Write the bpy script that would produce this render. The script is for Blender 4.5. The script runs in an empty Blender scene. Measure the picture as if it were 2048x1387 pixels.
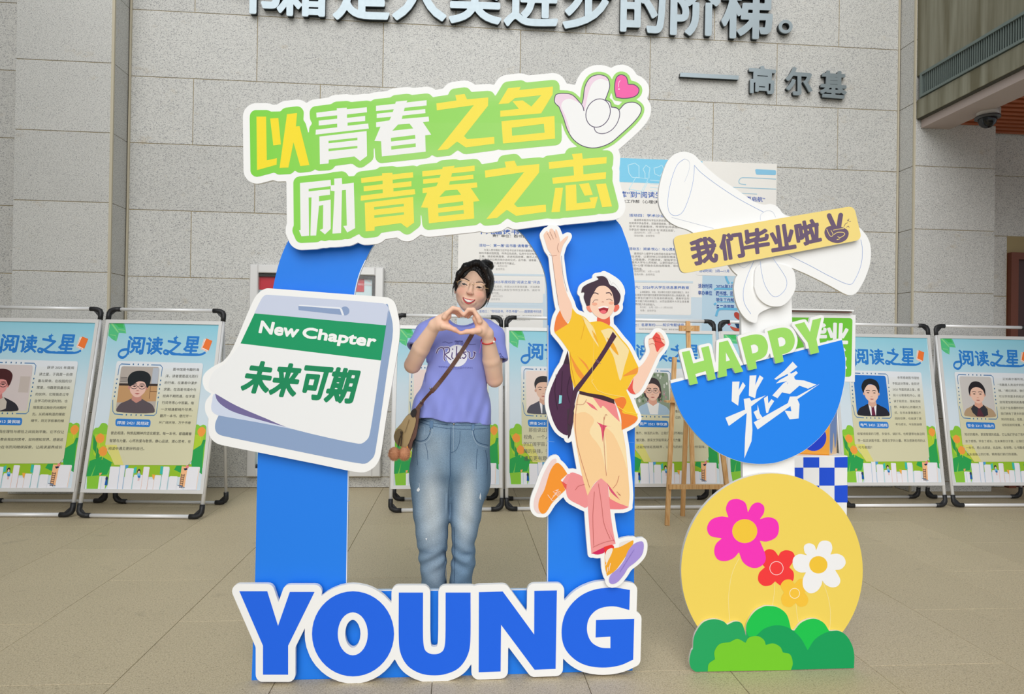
import bpy, bmesh, math, random
import numpy as np
from mathutils import Vector, Matrix, Euler
from mathutils.geometry import tessellate_polygon
from mathutils.bvhtree import BVHTree
random.seed(4); np.random.seed(4)
SC = bpy.context.scene
COL = SC.collection
# ------------------------------------------------------------------ camera
FPX = 1321.84
YAW, PITCH, ROLL = [math.radians(a) for a in (4.46895, 0.28021, 0.88166)]
CAMZ = 1.285
_cy, _sy, _cp, _sp = math.cos(YAW), math.sin(YAW), math.cos(PITCH), math.sin(PITCH)
CF = np.array([_sy*_cp, _cy*_cp, _sp]); _r = np.array([_cy, -_sy, 0.0]); _u = np.cross(_r, CF)
CR = math.cos(ROLL)*_r + math.sin(ROLL)*_u
CU = -math.sin(ROLL)*_r + math.cos(ROLL)*_u
CC = np.array([0, 0, CAMZ])
cam_d = bpy.data.cameras.new('camera'); cam = bpy.data.objects.new('camera', cam_d); COL.objects.link(cam)
cam.matrix_world = Matrix(((CR[0], CU[0], -CF[0], 0), (CR[1], CU[1], -CF[1], 0), (CR[2], CU[2], -CF[2], CAMZ), (0, 0, 0, 1)))
cam_d.sensor_fit = 'HORIZONTAL'; cam_d.sensor_width = 36; cam_d.lens = FPX/2048*36
cam_d.clip_start = 0.05; cam_d.clip_end = 200
SC.camera = cam
# ------------------------------------------------------------------ light: bright overcast sky in front of the porch
w = bpy.data.worlds.new('sky'); SC.world = w; w.use_nodes = True
w.node_tree.nodes['Background'].inputs[0].default_value = (0.86, 0.93, 1.0, 1)
w.node_tree.nodes['Background'].inputs[1].default_value = 0.55
def area(name, loc, target, sx, sy, power, col=(1, 1, 1)):
    l = bpy.data.lights.new(name, 'AREA'); l.shape = 'RECTANGLE'; l.size = sx; l.size_y = sy; l.energy = power; l.color = col
    o = bpy.data.objects.new(name, l); COL.objects.link(o); o.location = loc
    o.rotation_euler = (Vector(target)-Vector(loc)).to_track_quat('-Z', 'Y').to_euler()
    return o
sl_ = bpy.data.lights.new('overcast_daylight', 'SUN'); sl_.energy = 2.45; sl_.angle = math.radians(55); sl_.color = (1.0, 0.985, 0.965)
so_ = bpy.data.objects.new('overcast_daylight', sl_); COL.objects.link(so_); so_.rotation_euler = Vector((0.16, 1.0, -0.62)).to_track_quat('-Z', 'Y').to_euler()
SC.view_settings.view_transform = 'Standard'; SC.view_settings.look = 'None'
SC.view_settings.gamma = 1.0; SC.view_settings.exposure = 0.0; SC.view_settings.use_curve_mapping = False

# ------------------------------------------------------------------ geometry helpers
def ray(px, py): return CF*FPX + CR*(px-1024) - CU*(py-693.5)
def onY(px, py, Y):
    d = ray(px, py); return CC + d*(Y/d[1])
def onX(px, py, X):
    d = ray(px, py); return CC + d*(X/d[0])
def floorpt(px, py):
    d = ray(px, py); return CC - d*(CAMZ/d[2])
def lin(h):
    if isinstance(h, str):
        h = h.lstrip('#'); c = [int(h[i:i+2], 16)/255 for i in (0, 2, 4)]
    else: c = h
    return tuple((x/12.92 if x <= 0.04045 else ((x+0.055)/1.055)**2.4) for x in c)
class Crop:      # reads a point measured in an enlarged view of the photo
    def __init__(s, x0, y0, k): s.x0, s.y0, s.k = x0, y0, k
    def __call__(s, pts): return [(s.x0+p[0]/s.k, s.y0+p[1]/s.k)+tuple(p[2:]) for p in pts]
def smooth(pts, n=5, closed=True):
    """Catmull-Rom through the points; a third item 'c' keeps a corner."""
    P = [np.array(p[:2], float) for p in pts]; corner = [len(p) > 2 for p in pts]; N = len(P); out = []
    for i in range(N if closed else N-1):
        p1, p2 = P[i], P[(i+1) % N]
        p0 = P[(i-1) % N] if (closed or i > 0) else p1
        p3 = P[(i+2) % N] if (closed or i+2 < N) else p2
        m1 = (p2-p0)*0.5; m2 = (p3-p1)*0.5
        L = np.linalg.norm(p2-p1)
        if corner[i]: m1 = (p2-p1)
        if corner[(i+1) % N]: m2 = (p2-p1)
        for m in (m1, m2):
            q = np.linalg.norm(m)
            if q > 1.4*L and q > 0: m *= 1.4*L/q
        for k in range(n):
            t = k/n
            out.append(tuple((2*t**3-3*t**2+1)*p1+(t**3-2*t**2+t)*m1+(-2*t**3+3*t**2)*p2+(t**3-t**2)*m2))
    if not closed: out.append(tuple(P[-1]))
    return out
def ell(cx, cy, rx, ry=None, n=28, a0=0, a1=360, rot=0):
    ry = ry or rx; full = abs(a1-a0) >= 360; r = math.radians(rot); out = []
    for i in range(n + (0 if full else 1)):
        a = math.radians(a0+(a1-a0)*i/n); x, y = rx*math.cos(a), ry*math.sin(a)
        out.append((cx+x*math.cos(r)-y*math.sin(r), cy+x*math.sin(r)+y*math.cos(r)))
    return out
def ribbon(pts, wd, closed=False):
    P = [np.array(p[:2], float) for p in pts]; L, R = [], []
    if closed: P = P+[P[0]]
    for i, p in enumerate(P):
        a, b = min(i+1, len(P)-1), max(i-1, 0)
        if closed: a, b = (1 if i == len(P)-1 else i+1), (len(P)-2 if i == 0 else i-1)
        d = P[a]-P[b]; d = d/(np.linalg.norm(d)+1e-9); n = np.array([-d[1], d[0]])
        ww = wd if not hasattr(wd, '__len__') else wd[0]+(wd[1]-wd[0])*i/(len(P)-1)
        L.append(tuple(p+n*ww/2)); R.append(tuple(p-n*ww/2))
    return [(L[i], L[i+1], R[i+1], R[i]) for i in range(len(P)-1)]
def rrect(quad, r, n=5):
    """rounded corners on a quad"""
    Q = [np.array(q, float) for q in quad]; out = []
    for i in range(4):
        a, b, c = Q[i-1], Q[i], Q[(i+1) % 4]
        u = (a-b)/np.linalg.norm(a-b); v = (c-b)/np.linalg.norm(c-b)
        for k in range(n+1):
            t = k/n; p0, p1, p2 = b+u*r, b, b+v*r
            out.append(tuple((1-t)**2*p0+2*t*(1-t)*p1+t*t*p2))
    return out
def quadmap(quad):
    TL, TR, BR, BL = [np.array(q, float) for q in quad]
    return lambda u, v: tuple((TL*(1-u)+TR*u)*(1-v)+(BL*(1-u)+BR*u)*v)
def homog(src, dst):
    A, b = [], []
    for (x, y), (X, Y) in zip(src, dst):
        A.append([x, y, 1, 0, 0, 0, -X*x, -X*y]); b.append(X)
        A.append([0, 0, 0, x, y, 1, -Y*x, -Y*y]); b.append(Y)
    h = list(np.linalg.solve(np.array(A, float), np.array(b, float)))+[1]
    def f(p):
        x, y = p[0], p[1]; d = h[6]*x+h[7]*y+1
        return ((h[0]*x+h[1]*y+h[2])/d, (h[3]*x+h[4]*y+h[5])/d)
    return f
# -------- text as flat outlines
_tc = {}
def text_geo(s, off=0.0, res=2):
    key = (s, off, res)
    if key in _tc: return _tc[key]
    c = bpy.data.curves.new('t', 'FONT'); c.body = s; c.offset = off; c.resolution_u = res
    o = bpy.data.objects.new('t', c); COL.objects.link(o)
    m = o.evaluated_get(bpy.context.evaluated_depsgraph_get()).to_mesh()
    V = [(v.co.x, v.co.y) for v in m.vertices]; Fc = [tuple(p.vertices) for p in m.polygons]
    o.evaluated_get(bpy.context.evaluated_depsgraph_get()).to_mesh_clear()
    bpy.data.objects.remove(o); bpy.data.curves.remove(c)
    _tc[key] = (V, Fc); return _tc[key]
def text_loops(s, res=2):
    V, Fc = text_geo(s, 0, res); cnt = {}
    for f in Fc:
        for i in range(len(f)):
            a, b = f[i], f[(i+1) % len(f)]; k = (min(a, b), max(a, b)); cnt.setdefault(k, []).append((a, b))
    nxt = {}
    for k, e in cnt.items():
        if len(e) == 1: nxt.setdefault(e[0][0], []).append(e[0][1])
    loops = []
    while nxt:
        a = next(iter(nxt)); lp = [a]; b = nxt[a].pop()
        if not nxt[a]: del nxt[a]
        while b != lp[0] and b in nxt:
            lp.append(b); c = nxt[b].pop()
            if not nxt[b]: del nxt[b]
            b = c
        if len(lp) > 2: loops.append([V[i] for i in lp])
    return loops
def text_in_quad(s, quad, off=0.0, box=None):
    """flat text stretched so that its ink fills the quad TL,TR,BR,BL"""
    V, Fc = text_geo(s, off); xs = [v[0] for v in V]; ys = [v[1] for v in V]
    x0, x1, y0, y1 = min(xs), max(xs), min(ys), max(ys)
    if box: y0, y1 = box
    m = quadmap(quad)
    W = [m((x-x0)/(x1-x0), (y1-y)/(y1-y0)) for x, y in V]
    return W, Fc
def loops_in_quad(s, quad):
    L = text_loops(s, 5); A = [p for l in L for p in l]
    x0, x1 = min(p[0] for p in A), max(p[0] for p in A); y0, y1 = min(p[1] for p in A), max(p[1] for p in A)
    m = quadmap(quad)
    return [[m((x-x0)/(x1-x0), (y1-y)/(y1-y0)) for x, y in l] for l in L]
# -------- outlines grown by a distance (sticker borders)
def inside_mask(loops, X, Y):
    c = np.zeros(X.shape, int)
    for l in loops:
        P = np.array(l); Q = np.roll(P, -1, 0)
        for (x0, y0), (x1, y1) in zip(P, Q):
            if y0 == y1: continue
            hit = ((y0 > Y) != (y1 > Y)) & (X < (x1-x0)*(Y-y0)/(y1-y0)+x0)
            c += hit
    return (c % 2) == 1
def grow(groups, r, h=1.5):
    """groups: list of loop-lists (even-odd inside each, union of all); returns the contour loops at distance r"""
    A = np.array([p[:2] for g in groups for l in g for p in l]); pad = abs(r)+3*h
    x0, y0 = A.min(0)-pad; x1, y1 = A.max(0)+pad
    xs = np.arange(x0, x1+h, h); ys = np.arange(y0, y1+h, h); X, Y = np.meshgrid(xs, ys, indexing='ij')
    D = np.full(X.shape, 1e9)
    for g in groups:
        dg = np.full(X.shape, 1e9)
        for l in g:
            P = np.array([p[:2] for p in l]); Q = np.roll(P, -1, 0)
            for a, b in zip(P, Q):
                m = abs(r)+4*h
                i0 = max(0, int((min(a[0], b[0])-m-x0)/h)); i1 = int((max(a[0], b[0])+m-x0)/h)+2
                j0 = max(0, int((min(a[1], b[1])-m-y0)/h)); j1 = int((max(a[1], b[1])+m-y0)/h)+2
                xx, yy = X[i0:i1, j0:j1], Y[i0:i1, j0:j1]; ab = b-a; L2 = ab@ab+1e-12
                t = np.clip(((xx-a[0])*ab[0]+(yy-a[1])*ab[1])/L2, 0, 1)
                d = np.hypot(xx-a[0]-t*ab[0], yy-a[1]-t*ab[1])
                dg[i0:i1, j0:j1] = np.minimum(dg[i0:i1, j0:j1], d)
        ins = inside_mask([[p[:2] for p in l] for l in g], X, Y)
        D = np.minimum(D, np.where(ins, -dg, dg))
    F = np.clip(D, -50, 50)-r
    B = F < 0; segs = {}
    cells = np.argwhere((B[:-1, :-1] != B[1:, :-1]) | (B[:-1, :-1] != B[:-1, 1:]) | (B[1:, 1:] != B[1:, :-1]) | (B[1:, 1:] != B[:-1, 1:]))
    def cut(i, j, k, l):
        a, b = F[i, j], F[k, l]; t = a/(a-b)
        return (xs[i]+(xs[k]-xs[i])*t, ys[j]+(ys[l]-ys[j])*t)
    for i, j in cells:
        c = [(i, j), (i+1, j), (i+1, j+1), (i, j+1)]; s = [B[q] for q in c]; e = []
        for k in range(4):
            a, b = c[k], c[(k+1) % 4]
            if s[k] != s[(k+1) % 4]:
                key = (min(a, b), max(a, b)); e.append((key, s[k]))
        if len(e) == 2:
            a, b = (e[0][0], e[1][0]) if e[0][1] else (e[1][0], e[0][0])
            segs.setdefault(a, []).append(b)
        elif len(e) == 4:
            ex = [k for k, sg in e if sg]; en = [k for k, sg in e if not sg]
            for a in ex:
                b = min(en, key=lambda q: abs(q[0][0]-a[0][0])+abs(q[0][1]-a[0][1])+abs(q[1][0]-a[1][0])+abs(q[1][1]-a[1][1])); en.remove(b)
                segs.setdefault(a, []).append(b)
    loops = []
    while segs:
        a = next(iter(segs)); lp = [a]; b = segs[a].pop()
        if not segs[a]: del segs[a]
        while b != lp[0] and b in segs:
            lp.append(b); c = segs[b].pop()
            if not segs[b]: del segs[b]
            b = c
        if len(lp) > 6:
            pts = np.array([cut(*k[0], *k[1]) for k in lp])
            pts = (np.roll(pts, 1, 0)+2*pts+np.roll(pts, -1, 0))/4
            loops.append(simplify([tuple(p) for p in pts], 0.12*h+0.08))
    return loops
def simplify(pts, eps):
    if len(pts) < 8: return pts
    def dp(a):
        st = [(0, len(a)-1)]; keep = {0, len(a)-1}; A = np.array(a)
        while st:
            i, j = st.pop()
            if j-i < 2: continue
            d = A[j]-A[i]; L = np.hypot(*d)+1e-9
            q = np.abs((A[i+1:j, 0]-A[i, 0])*d[1]-(A[i+1:j, 1]-A[i, 1])*d[0])/L; k = int(q.argmax())
            if q[k] > eps: keep.add(i+1+k); st += [(i, i+1+k), (i+1+k, j)]
        return [a[i] for i in sorted(keep)]
    h = len(pts)//2
    return dp(pts[:h+1])[:-1]+dp(pts[h:]+[pts[0]])[:-1]
def area2(l): return sum(l[i][0]*l[(i+1) % len(l)][1]-l[(i+1) % len(l)][0]*l[i][1] for i in range(len(l)))/2
def fill_groups(loops):
    """split loops into outer + holes"""
    info = []
    for l in loops:
        p = l[0]; dep = 0
        for m in loops:
            if m is not l and inside_mask([m], np.array([p[0]+1e-4]), np.array([p[1]+1e-4]))[0]: dep += 1
        info.append(dep)
    groups = []
    for l, d in zip(loops, info):
        if d % 2 == 0:
            holes = [m for m, e in zip(loops, info) if e == d+1 and inside_mask([l], np.array([m[0][0]+1e-4]), np.array([m[0][1]+1e-4]))[0]]
            groups.append([l]+holes)
    return groups
def tess(group):
    V = [p for l in group for p in l]
    T = tessellate_polygon([[Vector((p[0], p[1], 0)) for p in l] for l in group])
    return V, [tuple(t) for t in T]
# -------- object helpers
MATS = {}
def mat(name, col, rough=0.6, metal=0.0, spec=0.5, **k):
    if name in MATS: return MATS[name]
    m = bpy.data.materials.new(name); m.use_nodes = True; b = m.node_tree.nodes['Principled BSDF']
    b.inputs['Base Color'].default_value = (*lin(col), 1); b.inputs['Roughness'].default_value = rough
    b.inputs['Metallic'].default_value = metal; b.inputs['Specular IOR Level'].default_value = spec
    for kk, v in k.items(): b.inputs[kk.replace('_', ' ')].default_value = v
    # faint procedural unevenness
    nt = m.node_tree; n = nt.nodes.new('ShaderNodeTexNoise'); n.inputs['Scale'].default_value = 30
    mx = nt.nodes.new('ShaderNodeMapRange'); mx.inputs[3].default_value = max(0, rough-0.06); mx.inputs[4].default_value = min(1, rough+0.06)
    tc = nt.nodes.new('ShaderNodeTexCoord'); nt.links.new(tc.outputs['Object'], n.inputs['Vector'])
    nt.links.new(n.outputs['Fac'], mx.inputs[0]); nt.links.new(mx.outputs[0], b.inputs['Roughness'])
    MATS[name] = m; return m
def mat_print():
    if 'printed_sheet' in MATS: return MATS['printed_sheet']
    m = mat('printed_sheet', 'ffffff', 0.55, spec=0.25); nt = m.node_tree
    a = nt.nodes.new('ShaderNodeAttribute'); a.attribute_name = 'Col'
    nt.links.new(a.outputs['Color'], nt.nodes['Principled BSDF'].inputs['Base Color']); return m
def mesh_obj(name, V, Fc, m, parent=None, base=None, smooth_=False, colors=None):
    me = bpy.data.meshes.new(name)
    b = np.array(base if base is not None else (parent['_b'] if parent is not None and '_b' in parent else (0, 0, 0)), float)
    V = np.asarray(V, float)-b
    me.from_pydata([tuple(v) for v in V], [], Fc)
    if m: me.materials.append(m)
    if smooth_: me.polygons.foreach_set('use_smooth', [True]*len(me.polygons))
    if colors is not None:
        at = me.color_attributes.new('Col', 'FLOAT_COLOR', 'POINT')
        at.data.foreach_set('color', np.array(colors, np.float32).ravel())
    me.update()
    o = bpy.data.objects.new(name, me); COL.objects.link(o)
    if parent is not None: o.parent = parent
    else: o.location = tuple(b)
    return o
def tag(o, label=None, cat=None, group=None, kind=None):
    if label: o['label'] = label
    if cat: o['category'] = cat
    if group: o['group'] = group
    if kind: o['kind'] = kind
    return o
def thing(name, loc, label, cat, group=None, rz=0):
    o = bpy.data.objects.new(name, None); COL.objects.link(o); o.location = loc; o.rotation_euler = (0, 0, rz)
    o.empty_display_size = 0.1; o['_b'] = tuple(float(c) for c in loc)
    return tag(o, label, cat, group)
def part(parent, name, V, Fc, m, smooth_=False, colors=None, label=None):
    """world-coordinate verts; parent is a thing whose base is stored (or a part of it)"""
    b = parent['_b']; o = mesh_obj(name, V, Fc, m, parent, b, smooth_, colors)
    if parent.parent is not None: pass
    # sub-parts: parent part sits at the thing's origin, so the same base holds
    o['_b'] = tuple(b)
    if label: o['label'] = label
    return o
class MB:
    def __init__(s): s.V, s.F = [], []
    def add(s, V, Fc):
        n = len(s.V); s.V += [tuple(map(float, v)) for v in V]; s.F += [tuple(i+n for i in f) for f in Fc]; return s
    def box(s, x0, x1, y0, y1, z0, z1, M=None):
        V = [(x, y, z) for x in (x0, x1) for y in (y0, y1) for z in (z0, z1)]
        if M is not None: V = [tuple(M @ Vector(v)) for v in V]
        return s.add(V, [(0, 1, 3, 2), (4, 6, 7, 5), (0, 4, 5, 1), (2, 3, 7, 6), (0, 2, 6, 4), (1, 5, 7, 3)])
    def bbox(s, x0, x1, y0, y1, z0, z1, b=0.004, side='-y'):
        """box with the edges of its front face bevelled (front is -y, or +z with side='z')"""
        if side == '-y':
            V = [(x0, y1, z0), (x1, y1, z0), (x1, y1, z1), (x0, y1, z1), (x0, y0+b, z0), (x1, y0+b, z0), (x1, y0+b, z1), (x0, y0+b, z1),
                 (x0+b, y0, z0+b), (x1-b, y0, z0+b), (x1-b, y0, z1-b), (x0+b, y0, z1-b)]
        elif side == '-x':
            V = [(x1, y0, z0), (x1, y1, z0), (x1, y1, z1), (x1, y0, z1), (x0+b, y0, z0), (x0+b, y1, z0), (x0+b, y1, z1), (x0+b, y0, z1),
                 (x0, y0+b, z0+b), (x0, y1-b, z0+b), (x0, y1-b, z1-b), (x0, y0+b, z1-b)]
        else:
            V = [(x0, y0, z0), (x1, y0, z0), (x1, y1, z0), (x0, y1, z0), (x0, y0, z1-b), (x1, y0, z1-b), (x1, y1, z1-b), (x0, y1, z1-b),
                 (x0+b, y0+b, z1), (x1-b, y0+b, z1), (x1-b, y1-b, z1), (x0+b, y1-b, z1)]
        Fc = [(8, 9, 10, 11)]+[(8-4+i, 8-4+(i+1) % 4, 8+(i+1) % 4, 8+i) for i in range(4)]+[(i, (i+1) % 4, 4+(i+1) % 4, 4+i) for i in range(4)]
        return s.add(V, Fc)
    def tube(s, pts, r, n=10, caps=True, flat=1.0):
        P = [np.array(p, float) for p in pts]; rr = r if hasattr(r, '__len__') else [r]*len(P); base = len(s.V); V = []; prev = None
        for i, p in enumerate(P):
            t = P[min(i+1, len(P)-1)]-P[max(i-1, 0)]; t = t/(np.linalg.norm(t)+1e-12)
            if prev is None: a = np.cross(t, [0, 0, 1.0] if abs(t[2]) < 0.9 else [1.0, 0, 0])
            else: a = prev-(prev@t)*t
            a = a/np.linalg.norm(a); prev = a; b = np.cross(t, a)
            for k in range(n):
                q = 2*math.pi*k/n; V.append(p+rr[i]*(math.cos(q)*a+math.sin(q)*b*flat))
        Fc = [(i*n+k, i*n+(k+1) % n, (i+1)*n+(k+1) % n, (i+1)*n+k) for i in range(len(P)-1) for k in range(n)]
        if caps: Fc += [tuple(range(n-1, -1, -1)), tuple((len(P)-1)*n+k for k in range(n))]
        return s.add(V, Fc)
    def bar(s, a, b, wx, wy, up=(0, 0, 1)):
        """square-section bar from a to b"""
        a, b = np.array(a, float), np.array(b, float); t = (b-a)/np.linalg.norm(b-a); y = np.array([0, 1.0, 0])
        x = np.cross(y, t); x /= np.linalg.norm(x); y = np.cross(t, x)
        V = [p+sx*x*wx/2+sy*y*wy/2 for p in (a, b) for sx, sy in ((-1, -1), (1, -1), (1, 1), (-1, 1))]
        return s.add(V, [(3, 2, 1, 0), (4, 5, 6, 7)]+[(i, (i+1) % 4, 4+(i+1) % 4, 4+i) for i in range(4)])
    def sphere(s, c, r, n=14, M=None):
        r = r if hasattr(r, '__len__') else (r, r, r); V = []
        for i in range(n//2+1):
            th = math.pi*i/(n//2)
            for k in range(n):
                ph = 2*math.pi*k/n; v = Vector((r[0]*math.sin(th)*math.cos(ph), r[1]*math.sin(th)*math.sin(ph), r[2]*math.cos(th)))
                if M is not None: v = M @ v
                V.append((c[0]+v[0], c[1]+v[1], c[2]+v[2]))
        return s.add(V, [(i*n+k, (i+1)*n+k, (i+1)*n+(k+1) % n, i*n+(k+1) % n) for i in range(n//2) for k in range(n)])
    def obj(s, parent, name, m, smooth_=False, label=None): return part(parent, name, s.V, s.F, m, smooth_, label=label)
def slab(parent, name, loops, Y, th, m, label=None, edge=None):
    """board cut to an outline (photo points) standing on the plane y=Y, th thick, thickness going back"""
    mb = MB()
    for g in fill_groups(loops):
        V, T = tess(g); n = len(V)
        Wf = [onY(p[0], p[1], Y) for p in V]; Wb = [(q[0], Y+th, q[2]) for q in Wf]
        Fc = []
        for t in T:
            a, b, c = (Wf[i] for i in t); up = (b[0]-a[0])*(c[2]-a[2])-(b[2]-a[2])*(c[0]-a[0])
            t = t if up > 0 else t[::-1]
            Fc.append(t); Fc.append(tuple(i+n for i in t[::-1]))
        o = 0
        for k, l in enumerate(g):
            L = len(l); A = area2([(Wf[o+i][0], Wf[o+i][2]) for i in range(L)]); ccw = (A > 0) == (k == 0)
            for i in range(L):
                a, b = o+i, o+(i+1) % L
                Fc.append((a, a+n, b+n, b) if ccw else (a, b, b+n, a+n))
            o += L
        mb.add(Wf+Wb, Fc)
    o = mb.obj(parent, name, m, label=label)
    if edge:
        o.data.materials.append(edge)
        for p in o.data.polygons: p.material_index = 0 if p.normal.y < -0.9 else 1
    return o
class Art:
    """flat printed artwork: coloured shapes on one sheet, each layer a hair above the last"""
    def __init__(s, place, step=0.00004): s.place = place; s.step = step; s.V, s.F, s.C = [], [], []; s.k = 0
    def _put(s, V2, Fc, col, cols=None):
        n = len(s.V); s.k += 1
        W = [s.place(p, s.k*s.step) for p in V2]; s.V += W
        for f in Fc: s.F.append(tuple(i+n for i in f))
        if cols is None: c = (*lin(col), 1); s.C += [c]*len(V2)
        else: s.C += [(*lin(c), 1) for c in cols]
    def poly(s, loops, col, grad=None):
        if not hasattr(loops[0][0], '__len__'): loops = [loops]
        for g in fill_groups([[p[:2] for p in l] for l in loops]) if len(loops) > 1 else [[[p[:2] for p in loops[0]]]]:
            V, T = tess(g); s._put(V, T, col, [grad(p) for p in V] if grad else None); s.k -= 1
        s.k += 1; return s
    def many(s, polys, col):
        for p in polys: s.poly(p, col); s.k -= 1
        s.k += 1; return s
    def line(s, pts, wd, col, sm=None, closed=False):
        if sm: pts = smooth(pts, sm, closed)
        for q in ribbon(pts, wd, closed): s._put(list(q), [(0, 1, 2, 3)], col); s.k -= 1
        s.k += 1; return s
    def bold(s, t, quad, col, r, h=1.0, tf=None):
        for g in fill_groups(grow([loops_in_quad(t, quad)], r, h)):
            V, T = tess(g); s._put([tf(p) for p in V] if tf else V, T, col); s.k -= 1
        s.k += 1; return s
    def text(s, t, quad, col, off=0.0, box=None):
        V, Fc = text_in_quad(t, quad, off, box); s._put(V, Fc, col); return s
    def dots(s, pts, r, col, n=10):
        for p in pts: s._put(ell(p[0], p[1], r, r, n), [tuple(range(n))], col); s.k -= 1
        s.k += 1; return s
    def obj(s, parent, name, label=None):
        o = part(parent, name, s.V, s.F, mat_print(), colors=s.C, label=label); o['kind'] = 'stuff'; return o
def planeY(Y):
    return lambda p, off: tuple(onY(p[0], p[1], Y)+np.array([0, -off, 0]))
# ------------------------------------------------------------------ stone
def stone_mat(name, base, dark, light, scale=1.0, stain=None, rough=0.75, tint=0.05, fleck=(0.30, 0.42)):
    m = bpy.data.materials.new(name); m.use_nodes = True; nt = m.node_tree; N = nt.nodes; Lk = nt.links; b = N['Principled BSDF']
    b.inputs['Roughness'].default_value = rough; b.inputs['Specular IOR Level'].default_value = 0.3
    geo = N.new('ShaderNodeNewGeometry'); mp = N.new('ShaderNodeMapping'); Lk.new(geo.outputs['Position'], mp.inputs['Vector'])
    mp.inputs['Scale'].default_value = (1, 1, 1.6)
    def noise(sc, det, rg):
        n = N.new('ShaderNodeTexNoise'); n.inputs['Scale'].default_value = sc*scale; n.inputs['Detail'].default_value = det; n.inputs['Roughness'].default_value = rg
        Lk.new(mp.outputs[0], n.inputs['Vector']); return n
    def ramp(src, a, c):
        r = N.new('ShaderNodeMapRange'); r.inputs[1].default_value = a; r.inputs[2].default_value = c; Lk.new(src.outputs['Fac'], r.inputs[0]); return r
    def mix(fac, a, c, blend='MIX'):
        x = N.new('ShaderNodeMix'); x.data_type = 'RGBA'; x.blend_type = blend
        if fac is None or isinstance(fac, float): x.inputs[0].default_value = fac or 0
        else: Lk.new(fac, x.inputs[0])
        for i, s in ((6, a), (7, c)):
            if isinstance(s, str): x.inputs[i].default_value = (*lin(s), 1)
            else: Lk.new(s, x.inputs[i])
        return x.outputs[2]
    n1 = noise(62, 3, 0.65); n2 = noise(95, 2, 0.5); n3 = noise(1.1, 4, 0.6); n4 = noise(38, 2, 0.5)
    c = mix(ramp(n2, 0.38, 0.62).outputs[0], base, light)
    r = ramp(n1, fleck[0], fleck[1]); inv = N.new('ShaderNodeMath'); inv.operation = 'SUBTRACT'; inv.inputs[0].default_value = 1; Lk.new(r.outputs[0], inv.inputs[1])
    c = mix(inv.outputs[0], c, dark)
    r4 = ramp(n4, 0.58, 0.72); mm = N.new('ShaderNodeMath'); mm.operation = 'MULTIPLY'; mm.inputs[1].default_value = 0.35; Lk.new(r4.outputs[0], mm.inputs[0])
    c = mix(mm.outputs[0], c, dark)
    if stain:
        r3 = ramp(noise(2.3, 5, 0.7), 0.62, 0.78); m3 = N.new('ShaderNodeMath'); m3.operation = 'MULTIPLY'; m3.inputs[1].default_value = 0.45; Lk.new(r3.outputs[0], m3.inputs[0])
        c = mix(m3.outputs[0], c, stain)
    oi = N.new('ShaderNodeObjectInfo'); mr = N.new('ShaderNodeMapRange'); mr.inputs[3].default_value = 1-tint; mr.inputs[4].default_value = 1+tint; Lk.new(oi.outputs['Random'], mr.inputs[0])
    r5 = N.new('ShaderNodeMapRange'); r5.inputs[3].default_value = 0.94; r5.inputs[4].default_value = 1.05; Lk.new(n3.outputs['Fac'], r5.inputs[0])
    mu = N.new('ShaderNodeMath'); mu.operation = 'MULTIPLY'; Lk.new(mr.outputs[0], mu.inputs[0]); Lk.new(r5.outputs[0], mu.inputs[1])
    v = N.new('ShaderNodeVectorMath'); v.operation = 'SCALE'; Lk.new(c, v.inputs[0]); Lk.new(mu.outputs[0], v.inputs['Scale'])
    Lk.new(v.outputs[0], b.inputs['Base Color'])
    bp = N.new('ShaderNodeBump'); bp.inputs['Strength'].default_value = 0.12; bp.inputs['Distance'].default_value = 0.002; Lk.new(n1.outputs['Fac'], bp.inputs['Height']); Lk.new(bp.outputs[0], b.inputs['Normal'])
    MATS[name] = m; return m
M_STONE = stone_mat('granite_wall', 'c5c4bf', '7c7c80', 'dddcd7', 1.7, 'b5a078', fleck=(0.33, 0.47))
M_FLOOR = stone_mat('granite_floor', 'bcac8d', '857863', 'd3c5a6', 1.9, '7d725e', rough=0.5, tint=0.035, fleck=(0.28, 0.42))
M_JOINT = mat('joint_mortar', 'a08f68', 0.9)
M_FJOINT = mat('floor_joint', '57503f', 0.9)
M_BEIGE = mat('joint_bead', 'c6bda6', 0.8)
YW = 6.18
def structure(name, kind_parts=None, loc=(0, 0, 0)):
    o = bpy.data.objects.new(name, None); COL.objects.link(o); o.location = loc; o['_b'] = tuple(loc); o['kind'] = 'structure'; return o
# floor: bed + tiles 0.6 x 1.13 in running bond
bed = MB().box(-6.5, 9.5, -6.0, YW+0.3, -0.08, -0.006)
floor = mesh_obj('floor', bed.V, bed.F, M_FJOINT); floor['kind'] = 'structure'; floor['_b'] = (0, 0, 0)
for i in range(-10, 14):
    x0 = 0.512+0.6*i; x1 = x0+0.6
    ph = 2.62 if (i % 2 == 0) else 3.19
    for j in range(-3, 5):
        y0 = ph+1.135*j; y1 = min(y0+1.135, YW)
        if y1 < 0.2 or y0 >= YW: continue
        y0 = max(y0, -0.3)
        # outside of the view near the camera
        if y1 < 2.2 and abs(x0+0.3) > 2.6: continue
        g = 0.0012
        MB().bbox(x0+g, x1-g, y0+g, y1-g, -0.03, random.uniform(-0.0006, 0.0), 0.0015, 'z').obj(floor, 'floor_tile', M_FLOOR)
mb = MB().box(-6.5, 9.5, -6.0, -0.3, -0.02, -0.0005)
mb.obj(floor, 'floor_apron', M_FLOOR)
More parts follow.
